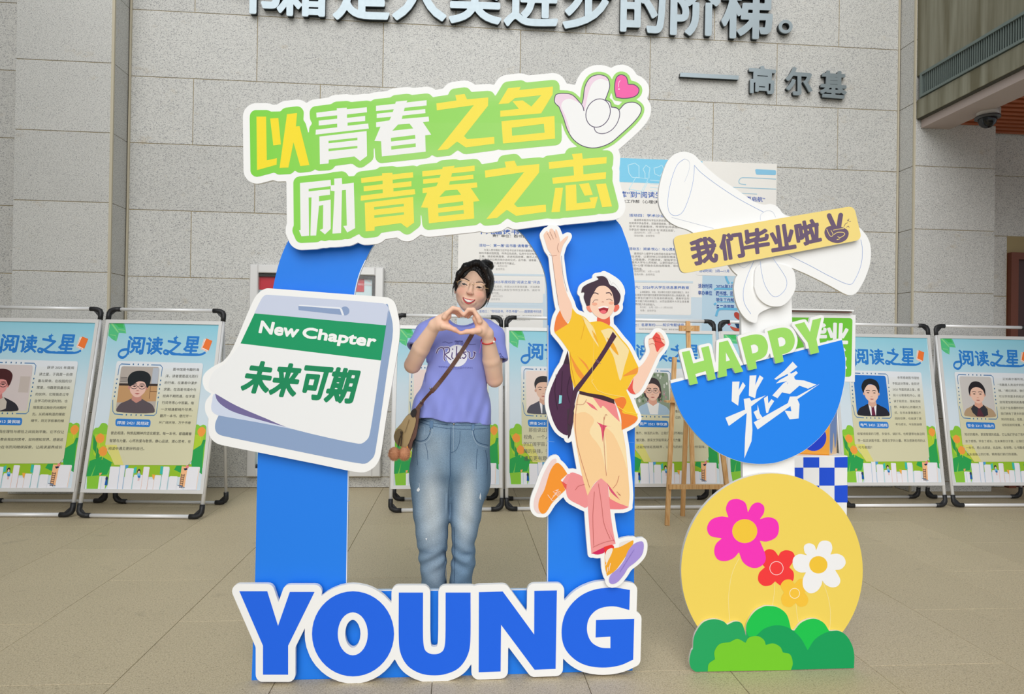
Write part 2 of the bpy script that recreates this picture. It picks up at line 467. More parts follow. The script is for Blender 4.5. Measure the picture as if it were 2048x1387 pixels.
# back wall
bk = MB().box(-7.0, 9.5, YW+0.005, YW+0.3, 0, 6.2)
wall = mesh_obj('wall_back', bk.V, bk.F, M_JOINT); wall['kind'] = 'structure'; wall['_b'] = (0, 0, 0)
def slabs(parent, xs, z0, z1, yf, g=0.0025, depth=0.0055):
    for a, b in zip(xs[:-1], xs[1:]):
        MB().bbox(a+g, b-g, yf+random.uniform(0, 0.0012), yf+depth, z0+g, z1-g, 0.0025).obj(parent, 'stone_slab', M_STONE)
XL, XR = -3.0, 4.262
P_ = [XL, -2.445, -1.32, -0.09, 1.14, 2.392, 3.643, XR]; Q_ = [XL, -1.89, -0.755, 0.52, 1.765, 3.02, XR]
z = -0.503
rows = []
for k in range(-3, 8):
    z0, z1 = 1.9+0.6*(k-1)-0.003, 1.9+0.6*k-0.003
    if z1 < 0.05: continue
    rows.append((k, max(z0, 0.0), min(z1, 6.1)))
for k, z0, z1 in rows:
    slabs(wall, P_ if k % 2 == 1 else Q_, z0, z1, YW)
    slabs(wall, [-6.9, -5.9, -4.9, -3.805], z0, z1, YW)
    slabs(wall, [5.096, 5.42] if z0 < 2.2 else [5.096, 6.3, 7.5, 8.7], z0, z1, YW)
    if z0 < 2.2: slabs(wall, [6.5, 7.5, 8.7], z0, z1, YW)
# projecting piers (left and right)
def pier(name, x0, x1, yf, sides):
    c = MB().box(x0+0.006, x1-0.006, yf+0.005, YW+0.03, 0, 6.1)
    o = mesh_obj(name, c.V, c.F, M_JOINT); o['kind'] = 'structure'; o['_b'] = (0, 0, 0)
    for k, z0, z1 in rows:
        MB().bbox(x0, x1-(0.016 if 'r' in sides else 0), yf, yf+0.03, z0+0.0025, z1-0.0025, 0.0025).obj(o, 'stone_slab', M_STONE)
        if 'r' in sides:      # cheek facing right
            m = MB(); m.box(x1-0.006, x1, yf+0.02, YW-0.004, z0+0.0025, z1-0.0025); m.obj(o, 'stone_slab', M_STONE)
        if 'l' in sides:
            MB().bbox(x0-0.004, x0+0.006, yf+0.02, YW-0.004, z0+0.0025, z1-0.0025, 0.002, '-x').obj(o, 'stone_slab', M_STONE)
    return o
pl = pier('wall_left', -3.805, -3.008, 5.92, 'r')
MB().box(-3.026, -3.004, 5.917, 5.935, 0, 6.1).obj(pl, 'corner_bead', M_BEIGE)
MB().box(-3.0, -2.985, YW-0.014, YW+0.01, 0, 6.1).obj(pl, 'corner_bead', M_BEIGE)
pr = pier('wall_right', 4.275, 5.096, 5.96, 'l')
MB().box(4.268, 4.284, 5.957, 5.975, 0, 6.1).obj(pr, 'corner_bead', M_BEIGE)
MB().box(4.25, 4.264, YW-0.012, YW+0.01, 0, 6.1).obj(pr, 'corner_bead', M_BEIGE)
# brown door at the right edge
M_DOOR = mat('dark_red_wood', '3a1610', 0.45); M_DFR = mat('brown_frame', '6b3218', 0.45)
d = structure('door_1')
m = MB(); m.box(5.423, 5.50, YW-0.05, YW+0.04, 0, 2.33); m.box(6.42, 6.5, YW-0.05, YW+0.04, 0, 2.33); m.box(5.50, 6.42, YW-0.05, YW+0.04, 2.262, 2.33); m.obj(d, 'door_frame', M_DFR)
MB().box(5.50, 6.42, YW-0.005, YW+0.035, 0, 2.262).obj(d, 'door_panel', M_DOOR)
MB().box(5.50, 5.506, YW-0.02, YW-0.005, 0, 2.262).obj(d, 'door_seal', mat('seal', '8a7a70'))
# side building edge on the right: fascia, grille, soffit
M_FASC = None
def streak_mat():
    m = mat('weathered_render', '86826a', 0.85); nt = m.node_tree; N = nt.nodes
    g = N.new('ShaderNodeNewGeometry'); mp = N.new('ShaderNodeMapping'); mp.inputs['Scale'].default_value = (1, 5, 0.35); nt.links.new(g.outputs['Position'], mp.inputs['Vector'])
    n = N.new('ShaderNodeTexNoise'); n.inputs['Scale'].default_value = 2.2; n.inputs['Detail'].default_value = 5; nt.links.new(mp.outputs[0], n.inputs['Vector'])
    r = N.new('ShaderNodeValToRGB'); r.color_ramp.elements[0].color = (*lin('6d6852'), 1); r.color_ramp.elements[1].color = (*lin('979583'), 1); r.color_ramp.elements[0].position = 0.35; r.color_ramp.elements[1].position = 0.68
    nt.links.new(n.outputs['Fac'], r.inputs[0]); nt.links.new(r.outputs[0], N['Principled BSDF'].inputs['Base Color']); return m
M_FASC = streak_mat()
YB0, YB1 = -7.0, 5.955
tr = structure('trim_1')
m = MB(); m.box(4.288, 4.6, YB0, YB1, 3.54, 3.715); m.box(4.288, 4.6, YB0, YB1, 3.945, 6.1); m.obj(tr, 'fascia', M_FASC)
MB().box(4.36, 4.6, YB0, YB1, 3.715, 3.945).obj(tr, 'recess_back', mat('recess', '2a2c2a', 0.9))
MB().box(4.335, 4.62, YB0, YB1, 3.455, 3.54).obj(tr, 'soffit_strip', mat('soffit_paint', 'b9a9a2', 0.6))
MB().box(4.30, 4.5, YB0, YB1, 3.53, 3.54).obj(tr, 'drip_edge', mat('drip', '4a473c', 0.8))
M_GR = mat('grey_louvre', '74807c', 0.5, 0.3)
gr = thing('ventilation_grille', (4.288, 5.9, 3.715), 'long grey ventilation grille with upright bars in the wall edge at the upper right', 'vent')
m = MB(); m.box(4.274, 4.30, YB0, 5.90, 3.722, 3.745); m.box(4.274, 4.30, YB0, 5.90, 3.925, 3.95); m.box(4.274, 4.30, 5.872, 5.90, 3.745, 3.925); m.obj(gr, 'grille_frame', M_GR)
y = 5.862
while y > 3.6:
    MB().box(4.286, 4.315, y-0.009, y, 3.745, 3.925).obj(gr, 'louvre_bar', M_GR); y -= 0.0245
ws_ = MB().box(-4.95, -4.6, -7.0, YW, 0, 6.1); ws_ = mesh_obj('added_shade_wall', ws_.V, ws_.F, M_STONE); ws_['kind'] = 'structure'  # unseen wall added out of view to shade the left side
ce = structure('ceiling')
MB().box(4.62, 9.0, YB0, YW, 3.60, 3.66).obj(ce, 'ceiling_void', mat('ceiling_void', '2c1d16', 0.9))
M_SLAT = mat('wood_slat', 'a8552a', 0.5); y = YW-0.05
while y > 2.6:
    MB().box(4.62, 7.5, y-0.05, y, 3.50, 3.545).obj(ce, 'ceiling_slat', M_SLAT); y -= 0.095
sc = thing('security_camera', tuple(onY(1975, 225, 5.5)), 'small dome security camera hanging below the slatted ceiling', 'camera')
c = onY(1975, 238, 5.5); M_CW = mat('camera_housing', 'c2bcb6', 0.4)
MB().tube([(c[0], c[1], 3.50), (c[0], c[1], c[2]+0.02)], 0.085, 24).obj(sc, 'housing', M_CW, True)
MB().tube([(c[0], c[1], c[2]+0.022), (c[0], c[1], c[2]+0.004)], 0.098, 24).obj(sc, 'collar', mat('camera_collar', '4a4a4c', 0.4), True)
MB().sphere((c[0], c[1], c[2]+0.004), (0.074, 0.074, 0.085), 20).obj(sc, 'dome', mat('dark_dome', '0e0f14', 0.08), True)
MB().box(c[0]+0.06, c[0]+0.11, c[1]-0.02, c[1]+0.02, c[2]+0.03, 3.5).obj(sc, 'bracket', M_CW)
# ------------------------------------------------------------------ raised metal characters on the wall
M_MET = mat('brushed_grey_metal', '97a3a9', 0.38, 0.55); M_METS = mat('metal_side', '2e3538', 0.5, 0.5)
def metal_char(ch, quad, label, group, r=3.0, depth=0.05):
    """quad on the photo of the character's em box; built at real size on the wall"""
    L = loops_in_quad(ch, quad); hs = 1.0 if r > 2 else 0.5; L = grow([L], r, hs)
    Yf = YW-depth-0.012; c = onY(*quad[3], Yf)
    t = thing('wall_character', (float(c[0]), Yf, float(c[2])), label, 'letter', group)
    o = slab(t, 'character_face', L, Yf, 0.012, M_MET)
    o2 = slab(t, 'character_body', grow([L], -0.3, hs), Yf+0.012, depth, M_METS)
    return t
big = [('书', 462, 560, 26), ('籍', 556, 652, 31), ('是', 668, 776, 39), ('人', 787, 890, 40), ('类', 900, 1000, 46), ('进', 1010, 1113, 52), ('步', 1128, 1222, 57), ('的', 1243, 1328, 64), ('阶', 1343, 1437, 70), ('梯', 1445, 1542, 76)]
ordn = ['leftmost', 'second', 'third', 'fourth', 'fifth', 'sixth', 'seventh', 'eighth', 'ninth', 'tenth']
for (ch, x0, x1, yb), od in zip(big, ordn):
    hh = 108
    metal_char(ch, [(x0+2, yb-hh-2), (x1+2, yb-hh+2), (x1, yb), (x0, yb-3)], f'large grey metal character {ch} along the top of the wall, {od} from the left', 'large metal characters on the wall', 3.0)
L = [ell(1571.5, 53, 14, 13.5, 26), ell(1571.5, 53, 7.5, 7.5, 20)]
c = onY(1571, 67, YW-0.06); t = thing('wall_character', (float(c[0]), YW-0.062, float(c[2])), 'small round metal full stop ring after the large characters', 'letter', 'large metal characters on the wall')
slab(t, 'character_face', L, YW-0.062, 0.012, M_MET); slab(t, 'character_body', [ell(1571.5, 53, 13.6, 13.1, 26), ell(1571.5, 53, 7.9, 7.9, 20)], YW-0.05, 0.05, M_METS)
for ch, q, nm in (('高', [(1500, 131), (1551, 135), (1548, 187), (1500, 184)], 'first and largest'), ('尔', [(1574, 134), (1622, 138), (1624, 191), (1573, 187)], 'middle'), ('基', [(1644, 142), (1692, 144), (1692, 196), (1642, 192)], 'last and rightmost')):
    metal_char(ch, q, f'small grey metal character {ch}, {nm} of the three in the author name', 'author name characters', 1.7, 0.04)
q = [(1361, 145), (1478, 151), (1477, 159), (1360, 153)]
c = onY(1361, 153, YW-0.05); t = thing('wall_character', (float(c[0]), YW-0.05, float(c[2])), 'long thin metal dash before the author name', 'letter', 'author name characters')
slab(t, 'character_face', [q], YW-0.052, 0.012, M_MET); slab(t, 'character_body', [q], YW-0.04, 0.04, M_METS)
# ------------------------------------------------------------------ large printed panel on the wall
M_PANEL = mat('panel_board', 'efece6', 0.6); M_WHITE = mat('white_board', 'f4f4f3', 0.6)
Yp = YW-0.02
bp = onY(1252, 316, Yp); x0p, x1p, ztop, zbot = -0.035, 3.022, 3.122, 0.95
wp = thing('wall_panel', (x0p, Yp, zbot), 'large pale blue and cream printed panel of activity texts fixed to the stone wall', 'poster')
pb = MB().bbox(x0p, x1p, Yp, YW, zbot, ztop, 0.001).obj(wp, 'panel_sheet', M_PANEL)
def W2P(X, Z, Y):      # photo position of a wall point (to design the print in photo units)
    v = np.array([X, Y, Z])-CC; zc = v@CF; return (1024+FPX*(v@CR)/zc, 693.5-FPX*(v@CU)/zc)
A = Art(planeY(Yp-0.0006))
TLp, TRp, BRp, BLp = [W2P(*q, Yp) for q in ((x0p, ztop), (x1p, ztop), (x1p, zbot), (x0p, zbot))]
m_ = quadmap([TLp, TRp, BRp, BLp])
def rect(u0, v0, u1, v1): return [m_(u0, v0), m_(u1, v0), m_(u1, v1), m_(u0, v1)]
A.poly(rect(0, 0.60, 0.77, 1), 'cfdde6'); A.poly(rect(0.77, 0.36, 1, 1), 'bcd5e4')
A.poly(rect(0.3, 0, 0.765, 0.105), '84cfee')
for px, pts in ((0, [(0, 0), (14, -4), (22, 2), (22, 26), (8, 24), (2, 16), (0, 0)]), (30, [(0, 8), (6, 0), (14, 6), (12, 16), (12, 26), (4, 26), (4, 16), (0, 8)]), (52, [(0, 6), (8, 4), (16, 0), (20, 10), (12, 22), (2, 18), (0, 6)])):
    A.line([(1256+px+a, 330+b) for a, b in pts], 1.3, 'c8ecf8')
A.line([(1258, 378), (1272, 354), (1296, 358), (1283, 382), (1258, 378), (1260, 383), (1284, 387), (1296, 363)], 1.3, 'c8ecf8')
for a in range(4): A.line([(1300, 360+7*a), (1322, 362+7*a)], 1.2, 'c8ecf8')
A.poly(rrect([(1510, 338), (1552, 340), (1552, 350), (1512, 349)], 3), '8cc7e6')
A.line([(1552, 358), (1485, 355), (1478, 361), (1480, 367), (1492, 369)], 1.6, '9fc9dd', 4); A.line([(1552, 378), (1460, 374)], 1.5, '9fc9dd'); A.line([(1514, 388), (1480, 386)], 1.2, '9fc9dd')
A.text('探寻知识“宝库”到“阅读生态”', [(1160, 380), (1345, 384), (1345, 397), (1160, 393)], '3c66b8', 0.012)
A.text('再启航”', [(1492, 392), (1530, 394), (1530, 404), (1492, 402)], '2c56b4', 0.012)
A.text('责任单位：学生工作部（心理健康中心）', [(1190, 397), (1345, 401), (1345, 408), (1190, 404)], '4a4a4e', 0.01)
A.text('十九届读书', [(955, 458), (1038, 459), (1038, 469), (955, 468)], '3c66b8', 0.02)
A.text('责任单位：图书馆、团委、学生工作部', [(985, 468), (1130, 471), (1130, 477), (985, 474)], '55585c', 0.01)
card = 'edeae5'
def block(x, y, w, title, lines, foot=(), lh=6.3, tcol='4a74c0', ind=10):
    """small paragraphs, y slopes with the wall's perspective"""
    s = 0.03*(1-(y-300)/400)
    tw = min(w, 8.6*len(title))
    A.text(title, [(x, y-3), (x+tw, y+s*tw-3), (x+tw, y+s*tw+3), (x, y+3)], tcol, 0.006)
    y += 9.5
    for k, l in enumerate(lines):
        x0 = x+(ind if k == 0 else 0); x1 = x+w if k < len(lines)-1 or len(l) > 22 else x0+len(l)*w/27
        A.text(l, [(x0, y-2.3), (x1, y+s*w-2.3), (x1, y+s*w+2.3), (x0, y+2.3)], '9b9895', 0.0); y += lh
    for l in foot:
        A.text(l, [(x+10, y-2.1), (x+10+4.6*len(l), y-1.5), (x+10+4.6*len(l), y+2.7), (x+10, y+2.1)], 'b4b1ae'); y += 6.1
for q in (((945, 546), (1090, 548), (1090, 552), (945, 550)), ((940, 605), (1092, 607), (1092, 612), (940, 610)), ((1088, 480), (1098, 480), (1098, 690), (1092, 690)), ((1250, 560), (1386, 562), (1386, 566), (1250, 564)), ((1250, 630), (1386, 631), (1386, 634), (1250, 633))): A.poly(list(q), 'cfdde6')
for (a, b, c2, d2) in ((948, 553, 1086, 604), (948, 614, 1086, 690), (1262, 567, 1382, 628), (1262, 637, 1384, 700), (1392, 440, 1480, 550)):
    A.poly(rrect([(a, b), (c2, b+3), (c2, d2+2), (a, d2)], 4), card)
block(958, 490, 130, '活动一：第一届“品书香·诵青春”朗读大赛', ['为深入贯彻落实习近平总书记关于阅读的重要指示，营造浓', '郁的书香校园氛围，传承红色经典，弘扬中华优秀传统文化', '之美，诵读经典篇章，讲述校园故事，展示人文素养。', '在世界读书日期间举办启动仪式，品书香、诵青春，激励', '学子举办第十九届读书节开幕式。'], ('活动时间：4月22日', '活动对象：全校师生'))
block(958, 563, 122, '活动二：2025年度校园“阅读之星”评选', ['为鼓励学生阅读，依据2025年度借阅量，评选表彰', '阅读先进，通过树立典型引导师生多读书、读好书', '营造良好阅读习惯。'], ('时间：4月23日', '对象：全校学生'))
block(958, 622, 125, '活动三：“你归还书，不负书香”——超期图书归还', ['为提高图书流通率，保障读者权益，图书馆流通部组织', '开展图书归还活动，方便读者免责归还超期图书和'], ())
block(1258, 430, 118, '活动四：学术沙龙·读书分享会', ['邀请青年教师与学生共享阅读心得，通过读书沙龙', '在阅读中学会思考，深度感悟经典，营造浓厚学习氛围', '读书”的读者集体，带领学生共读经典著作。', '为学生的“精神文化生活”与“阅读生态园”。'], ('活动时间：3月—11月', '活动对象：全校学生'))
block(1258, 497, 122, '活动五：阅读·悦心：与心灵和解，向阳', ['邀请校外心理学专业教师结合阅读疗愈主题，为广大', '师生讲授，以更好地认识自我和情绪，分享阅读', '与心理健康，开展讲座，增强学生心理素质。', '，重庆大学与心灵和解，以更积极的心态面对学习', '“阅读+心理”的融合实践指导服务，带领读者共同', '的校园氛围。'], ('活动时间：3月—12月', '活动对象：全校师生'), 5.9)
block(1270, 574, 108, '六：2026年大学生信息素养教育', ['以课程建设、讲座、培训等形式提升文献检索能力，充分', '利用图书馆丰富的馆藏资源和数据库的核心数据资源，提', '升学生代查代引及信息检索技能，提高学生的', '学习能力和创新能力，从而全面提升大学生信息素', '养的能力和创新能力。'], ('时间：3月1日—11月30日', '对象：全校学生'), 6.1)
block(1268, 649, 100, '七：名家有约——知识专题讲座', ['邀请名家和馆员到校开展专题讲座，激发学习热情'], ())
block(1398, 541, 60, '活动时间：3月—11月', [], ())
for k, (a, b) in enumerate((('活动时间', '2026年3月'), ('举办单位', '图书馆、团委'), ('', '学生工作部'), ('', '各二级学院'))):
    y = 567+13.5*k
    if a: A.text(a, [(1396, y), (1424, y+.6), (1424, y+9.6), (1396, y+9)], '2f57a8', 0.014)
    A.text(b, [(1432, y+1), (1468 if k != 1 else 1474, y+1.6), (1468 if k != 1 else 1474, y+10.6), (1432, y+10)], '2f57a8', 0.014)
for p, wd in (([(1451, 552), (1455, 562), (1458, 567)], 4), ([(1428, 579), (1434, 577), (1472, 578)], 3.6), ([(1432, 632), (1436, 620), (1444, 617), (1475, 618)], 4.6), ([(1428, 609), (1432, 606)], 4), ([(1437, 592), (1470, 593)], 1.4), ([(1434, 603), (1470, 604)], 1.4), ([(1462, 565), (1475, 565)], 3)):
    A.line(p, wd, '6cb8dd', 4)
# printed helper figures in the panel corner
A.poly(smooth([(1453, 643), (1462, 641), (1461, 648), (1457, 650)]), 'e0445a'); A.poly(smooth([(1468, 626), (1474, 624), (1482, 632), (1480, 640), (1470, 634)]), 'b8473a')
A.poly([(1468, 644), (1486, 640), (1486, 658), (1474, 656)], '1f3f63'); A.poly(smooth([(1460, 652), (1474, 656), (1486, 657), (1486, 662), (1468, 661)]), 'c85a44')
A.obj(pb, 'printed_artwork')
# ------------------------------------------------------------------ glazed notice cabinet behind the arch
M_ALU = mat('aluminium_frame', 'dedddb', 0.4, 0.15)
nc = thing('notice_cabinet', (-1.9, YW, 0.11), 'wall notice cabinet with pale metal frame and red sheet, behind the blue arch', 'cabinet')
xa, xb, za, zb = -1.9, -0.71, 0.112, 2.022
m = MB()
for a in ((xa, xa+0.075, za, zb), (xb-0.075, xb, za, zb), (xa+0.075, xb-0.075, za, za+0.075), (xa+0.075, xb-0.075, zb-0.075, zb)): m.bbox(a[0], a[1], YW-0.075, YW, a[2], a[3], 0.008)
m.obj(nc, 'cabinet_frame', M_ALU)
m = MB(); i = 0.075
for a in ((xb-i-0.03, xb-i, za+i, zb-i), (xa+i, xb-i-0.03, za+i, za+i+0.03), (xa+i, xb-i-0.03, zb-i-0.03, zb-i)): m.box(a[0], a[1], YW-0.05, YW-0.01, a[2], a[3])
m.obj(nc, 'inner_seal', mat('dark_seal', '2a2422', 0.5))
bd = MB().box(xa+i, xb-i-0.03, YW-0.02, YW-0.012, za+i+0.03, zb-i-0.03).obj(nc, 'backing', mat('pale_blue_backing', 'cfe2e6', 0.5))
MB().box(xa+i, -0.89, YW-0.026, YW-0.0205, 1.80, 1.93).obj(nc, 'red_sheet', mat('red_sheet', 'c8172e', 0.4))
A = Art(planeY(YW-0.027)); A.text('党员之家图书馆', [(716, 566), (743, 567), (743, 571), (716, 570)], 'f3d5d5', 0.01); A.line([(718, 556), (730, 558), (742, 564)], 0.8, 'e8b6ba', 4); A.obj(nc, 'red_sheet_print')
g = bpy.data.materials.new('clear_glass'); g.use_nodes = True; nt = g.node_tree; nt.nodes.clear(); ou = nt.nodes.new('ShaderNodeOutputMaterial'); tb = nt.nodes.new('ShaderNodeBsdfTransparent'); gb = nt.nodes.new('ShaderNodeBsdfGlossy'); gb.inputs['Roughness'].default_value = 0.05; fr = nt.nodes.new('ShaderNodeFresnel'); fr.inputs[0].default_value = 1.45; mx = nt.nodes.new('ShaderNodeMixShader')
tb.inputs[0].default_value = (0.99, 1, 1, 1)
mx.inputs[0].default_value = 0.018; nt.links.new(tb.outputs[0], mx.inputs[1]); nt.links.new(gb.outputs[0], mx.inputs[2]); nt.links.new(mx.outputs[0], ou.inputs[0]); M_GLASS = g
MB().box(xa+i, xb-i, YW-0.058, YW-0.054, za+i, zb-i).obj(nc, 'glass_pane', M_GLASS)
# ------------------------------------------------------------------ eight A-frame poster stands
M_TUBE = mat('white_metal_tube', 'ececec', 0.35, 0.15); M_ELB = mat('black_plastic', '1b1c1f', 0.5); M_BACK = mat('rear_tube', 'd6d6d6', 0.4, 0.2)
SW, SH, SD = 0.905, 1.575, 0.34       # stand width, height, lean of the front frame
def lean(z): return SD*z/SH
r = 0.0145
def elbow(cx, cz, sx, sz, y, dy=0):
    """elbow joint in the frame corner, arms run towards sx and sz"""
    m = MB(); a = 0.085
    def p(dx, dz): return (cx+sx*dx, y+(dy*dz*sz), cz+sz*dz)
    pts = [p(a, 0), p(0.05, 0), p(0.028, 0.004), p(0.009, 0.014), p(0.001, 0.032), p(0, 0.05), p(0, a)]
    m.tube(pts, [0.0185, 0.0185, 0.0195, 0.0195, 0.0195, 0.0185, 0.0185], 10)
    m.add([p(0.04, 0.0)[:1]+(y-0.006,)+p(0.04, 0.0)[2:], p(0.06, 0.012)[:1]+(y-0.006,)+p(0.06, 0.012)[2:], p(0.012, 0.06)[:1]+(y-0.006+dy*0.06*sz,)+p(0.012, 0.06)[2:], p(0.005, 0.03)[:1]+(y-0.006,)+p(0.005, 0.03)[2:]], [(0, 1, 2, 3)])
    return m
def rail_parts():
    P = {}
    m = MB(); m.tube([(r, lean(0.05), 0.05), (r, lean(SH-0.06), SH-0.06)], r); P['post'] = m
    m = MB(); m.tube([(0.06, lean(SH-r), SH-r), (SW-0.06, lean(SH-r), SH-r)], r); P['top_rail'] = m
    m = MB(); m.tube([(0.06, 0.0, r+0.004), (SW-0.06, 0.0, r+0.004)], r); P['bottom_rail'] = m
    return P
# print design measured on the second stand from the left, then carried to a unit rectangle
CB = Crop(0, 560, 2.773); C1 = Crop(190, 640, 7.704); C2 = Crop(190, 800, 7.3)
HB = homog([(209.9, 646.5), (440, 649.4), (409.3, 981.2), (158.7, 978.3)], [(0, 0), (1, 0), (1, 1), (0, 1)])
def hb(pts): return [HB(p) for p in pts]
PZ0, PZ1 = 0.205, 1.452; PX0, PX1 = 0.038, SW-0.038
def place_stand(p, off):
    u, v = p; z = PZ1+(PZ0-PZ1)*v; nx = SD/SH
    return (PX0+(PX1-PX0)*u, lean(z)-0.0125-off, z+nx*off*0)
def base_art(A, tint=0):
    top, mid, low = (np.array([int(h[i:i+2], 16)/255 for i in (0, 2, 4)]) for h in ('8fcfe2', 'd6e4ee', 'e6eaf0'))
    def sky(p):
        v = p[1]; u = p[0]; c = top*(1-min(1, v/0.42))+mid*min(1, v/0.42)
        return tuple(c*(0.93+0.07*u)+np.array([0.97, 0.97, 0.99])*(0.07*(1-u)))
    N = 8
    for j in range(N):
        V = [(0, j/N), (1, j/N), (1, (j+1)/N), (0, (j+1)/N)]; A._put(V, [(0, 1, 2, 3)], 'ffffff', [sky(p) for p in V]); A.k -= 1
    A.k += 1
    A.poly(hb(C1([(150, 60), (385, 60), (405, 120), (420, 210), (300, 200), (285, 260), (262, 330), (190, 295), (128, 240)])), '56c485')
    A.poly(hb(C1([(165, 60), (200, 60), (300, 190), (285, 200)])), '8ddb8d'); A.poly(hb(C1([(230, 60), (360, 60), (380, 130), (300, 120)])), '3fbb62')
    A.line(hb(C1([(160, 230), (250, 240), (262, 320)])), 0.004, '8ddb8d'); A.line(hb(C1([(290, 150), (400, 165), (412, 205)])), 0.004, '8ddb8d')
    # title
    B = '2a7fd0'
    for ch, q in (('阅', [(462, 252), (735, 262), (690, 522), (440, 520)]), ('读', [(765, 262), (1030, 268), (1000, 522), (735, 525)]), ('之', [(1095, 245), (1350, 300), (1300, 535), (1080, 530)]), ('星', [(1390, 252), (1635, 258), (1590, 535), (1345, 530)])):
        A.bold(ch, q, B, 7.5, 5.0, lambda p: HB(C1([p])[0]))
    A.line(hb(C1([(480, 320), (465, 430), (440, 520), (380, 570), (320, 560), (300, 515), (340, 465), (410, 450), (460, 452)])), 0.016, B, 4)
    A.line(hb(C1([(1120, 510), (1060, 515), (1035, 490), (1060, 462), (1120, 480), (1220, 515), (1400, 528), (1620, 528), (1720, 492)])), 0.014, B, 4)
    for x, y, s_ in ((1238, 268, 34), (800, 290, 26), (1518, 325, 34)):
        A.poly(hb(C1([(x, y-s_), (x+s_*.3, y-s_*.3), (x+s_, y), (x+s_*.3, y+s_*.3), (x, y+s_), (x-s_*.3, y+s_*.3), (x-s_, y), (x-s_*.3, y-s_*.3)])), B)
    A.poly(hb(C1([(1690, 285), (1790, 310), (1745, 490), (1640, 440)])), 'f7f2ee'); A.line(hb(C1([(1700, 290), (1650, 435), (1745, 475)])), 0.004, 'ef8a5c')
    A.poly(hb(C1([(1725, 280), (1825, 318), (1770, 465), (1665, 420)])), 'f47a35')
    # foliage
    A.poly(hb(smooth(CB([(450, 1160, 'c'), (455, 1050), (470, 900), (495, 820), (520, 812), (540, 788), (570, 795), (578, 830), (565, 920), (620, 1015, 'c'), (600, 1090), (560, 1160, 'c')]))), '8ccb3c')
    A.poly(hb(CB([(500, 850), (570, 850), (565, 940), (620, 1015), (560, 1060), (490, 960)])), 'b3d335')
    A.poly(hb(CB([(490, 850), (512, 900), (505, 960), (487, 930)])), '2f9a4a'); A.poly(hb(CB([(512, 920), (530, 960), (520, 1010), (503, 980)])), '2f9a4a')
    A.poly(hb(CB([(468, 1000), (540, 975), (622, 1018), (600, 1075), (445, 1088)])), '2aa552')
    A.poly(hb(CB([(505, 1020), (475, 1085), (482, 1088)])), '7fcf58'); A.poly(hb(CB([(605, 1010), (570, 1080), (578, 1082)])), '7fcf58')
    for x, y in ((530, 873), (548, 945)):
        A.poly(hb(smooth(CB([(x-25, y-8), (x, y-28), (x+24, y-12), (x+20, y+16), (x-4, y+28), (x-24, y+14)]))), 'f6a043'); A.line(hb(CB([(x-2, y+25), (x-6, y+48)])), 0.004, 'e3d04a')
    A.poly(hb(smooth(CB([(1092, 800, 'c'), (1110, 795), (1125, 803), (1145, 796), (1162, 812), (1150, 1040, 'c'), (1075, 1035, 'c')]))), '8ccb3c')
    A.poly(hb(CB([(1088, 850), (1150, 860), (1120, 950), (1085, 950)])), 'b3d335'); A.poly(hb(CB([(1145, 880), (1160, 880), (1140, 960), (1125, 930)])), '2f9a4a')
    A.poly(hb(CB([(1086, 938), (1150, 900), (1142, 1075), (1075, 1030)])), '2aa552')
    A.poly(hb(smooth(CB([(1112, 825), (1135, 808), (1158, 825), (1152, 850), (1132, 864), (1113, 848)]))), 'f6a043'); A.line(hb(CB([(1130, 862), (1130, 885)])), 0.004, 'e3d04a')
    A.poly(hb(CB([(600, 1012), (1080, 1018), (1078, 1090), (580, 1090)])), '97c32b'); A.poly(hb(C2([(1215, 950), (1300, 950), (1290, 1060), (1180, 1010)])), '2aa552')
    # books
    bk_ = [(0, 110, 1105), (170, 322, 962), (330, 412, 935), (418, 545, 985), (550, 690, 1085), (700, 795, 965), (775, 868, 1150), (878, 985, 1090), (1008, 1108, 962), (1112, 1240, 1105), (1225, 1330, 1240), (1385, 1590, 965)]
    for a, b, t in bk_:
        A.poly(hb(C2([(a, t+8), (a+12, t), (b-6, t+4), (b, t+20), (b-(1305-t)*.13, 1310), (a-(1305-t)*.13, 1310)])), 'eeedf3')
    for (a, t, c) in ((330, 935, '7fb2dd'), (412, 935, '8fb6dc'), (545, 1010, '8fd3d0'), (700, 975, 'f0c3b0'), (790, 1000, 'f0c3b0'), (868, 1150, 'e9c9b8'), (1000, 965, '7fd0cf'), (1110, 1000, 'a9d6dd'), (1575, 990, 'f3c9a0'), (40, 1120, 'a8dbe0')):
        A.line(hb(C2([(a, t), (a-(1305-t)*.13, 1305)])), 0.0035, c)
    A.poly(hb(C2([(412, 930), (462, 932), (455, 975), (415, 1000)])), '4aa3dc'); A.poly(hb(C2([(545, 985), (590, 965), (580, 1060), (545, 1065)])), '45c3b5'); A.poly(hb(C2([(968, 955), (1010, 962), (998, 1085), (955, 1070)])), '3cc0b0')
    A.poly(hb(C2([(835, 1080), (885, 1085), (862, 1165), (840, 1130)])), 'f6b04a'); A.poly(hb(C2([(1300, 960), (1395, 965), (1350, 1275), (1268, 1230)])), 'f8bd8b')
    A.poly(hb(C2([(0, 1060), (45, 1055), (20, 1095), (0, 1098)])), 'f6b06a')
    for a in ((1300, 1070, 1268, 1280), (1348, 1072, 1310, 1290)): A.line(hb(C2([(a[0], a[1]), (a[2], a[3])])), 0.004, '4b3a33')
    for k in range(7): A.line(hb(C2([(1298-4.5*k, 1090+30*k), (1342-5*k, 1092+30*k)])), 0.004, '4b3a33')
    A.line(hb(C2([(1240, 1240), (1355, 1278)])), 0.004, '54688c')
    A.poly(hb(smooth(C2([(1375, 930), (1400, 910), (1412, 940), (1405, 985), (1370, 985)]))), 'f08a86'); A.poly(hb(C2([(1330, 990), (1385, 985), (1395, 1005), (1350, 1022)])), '1d2a44')
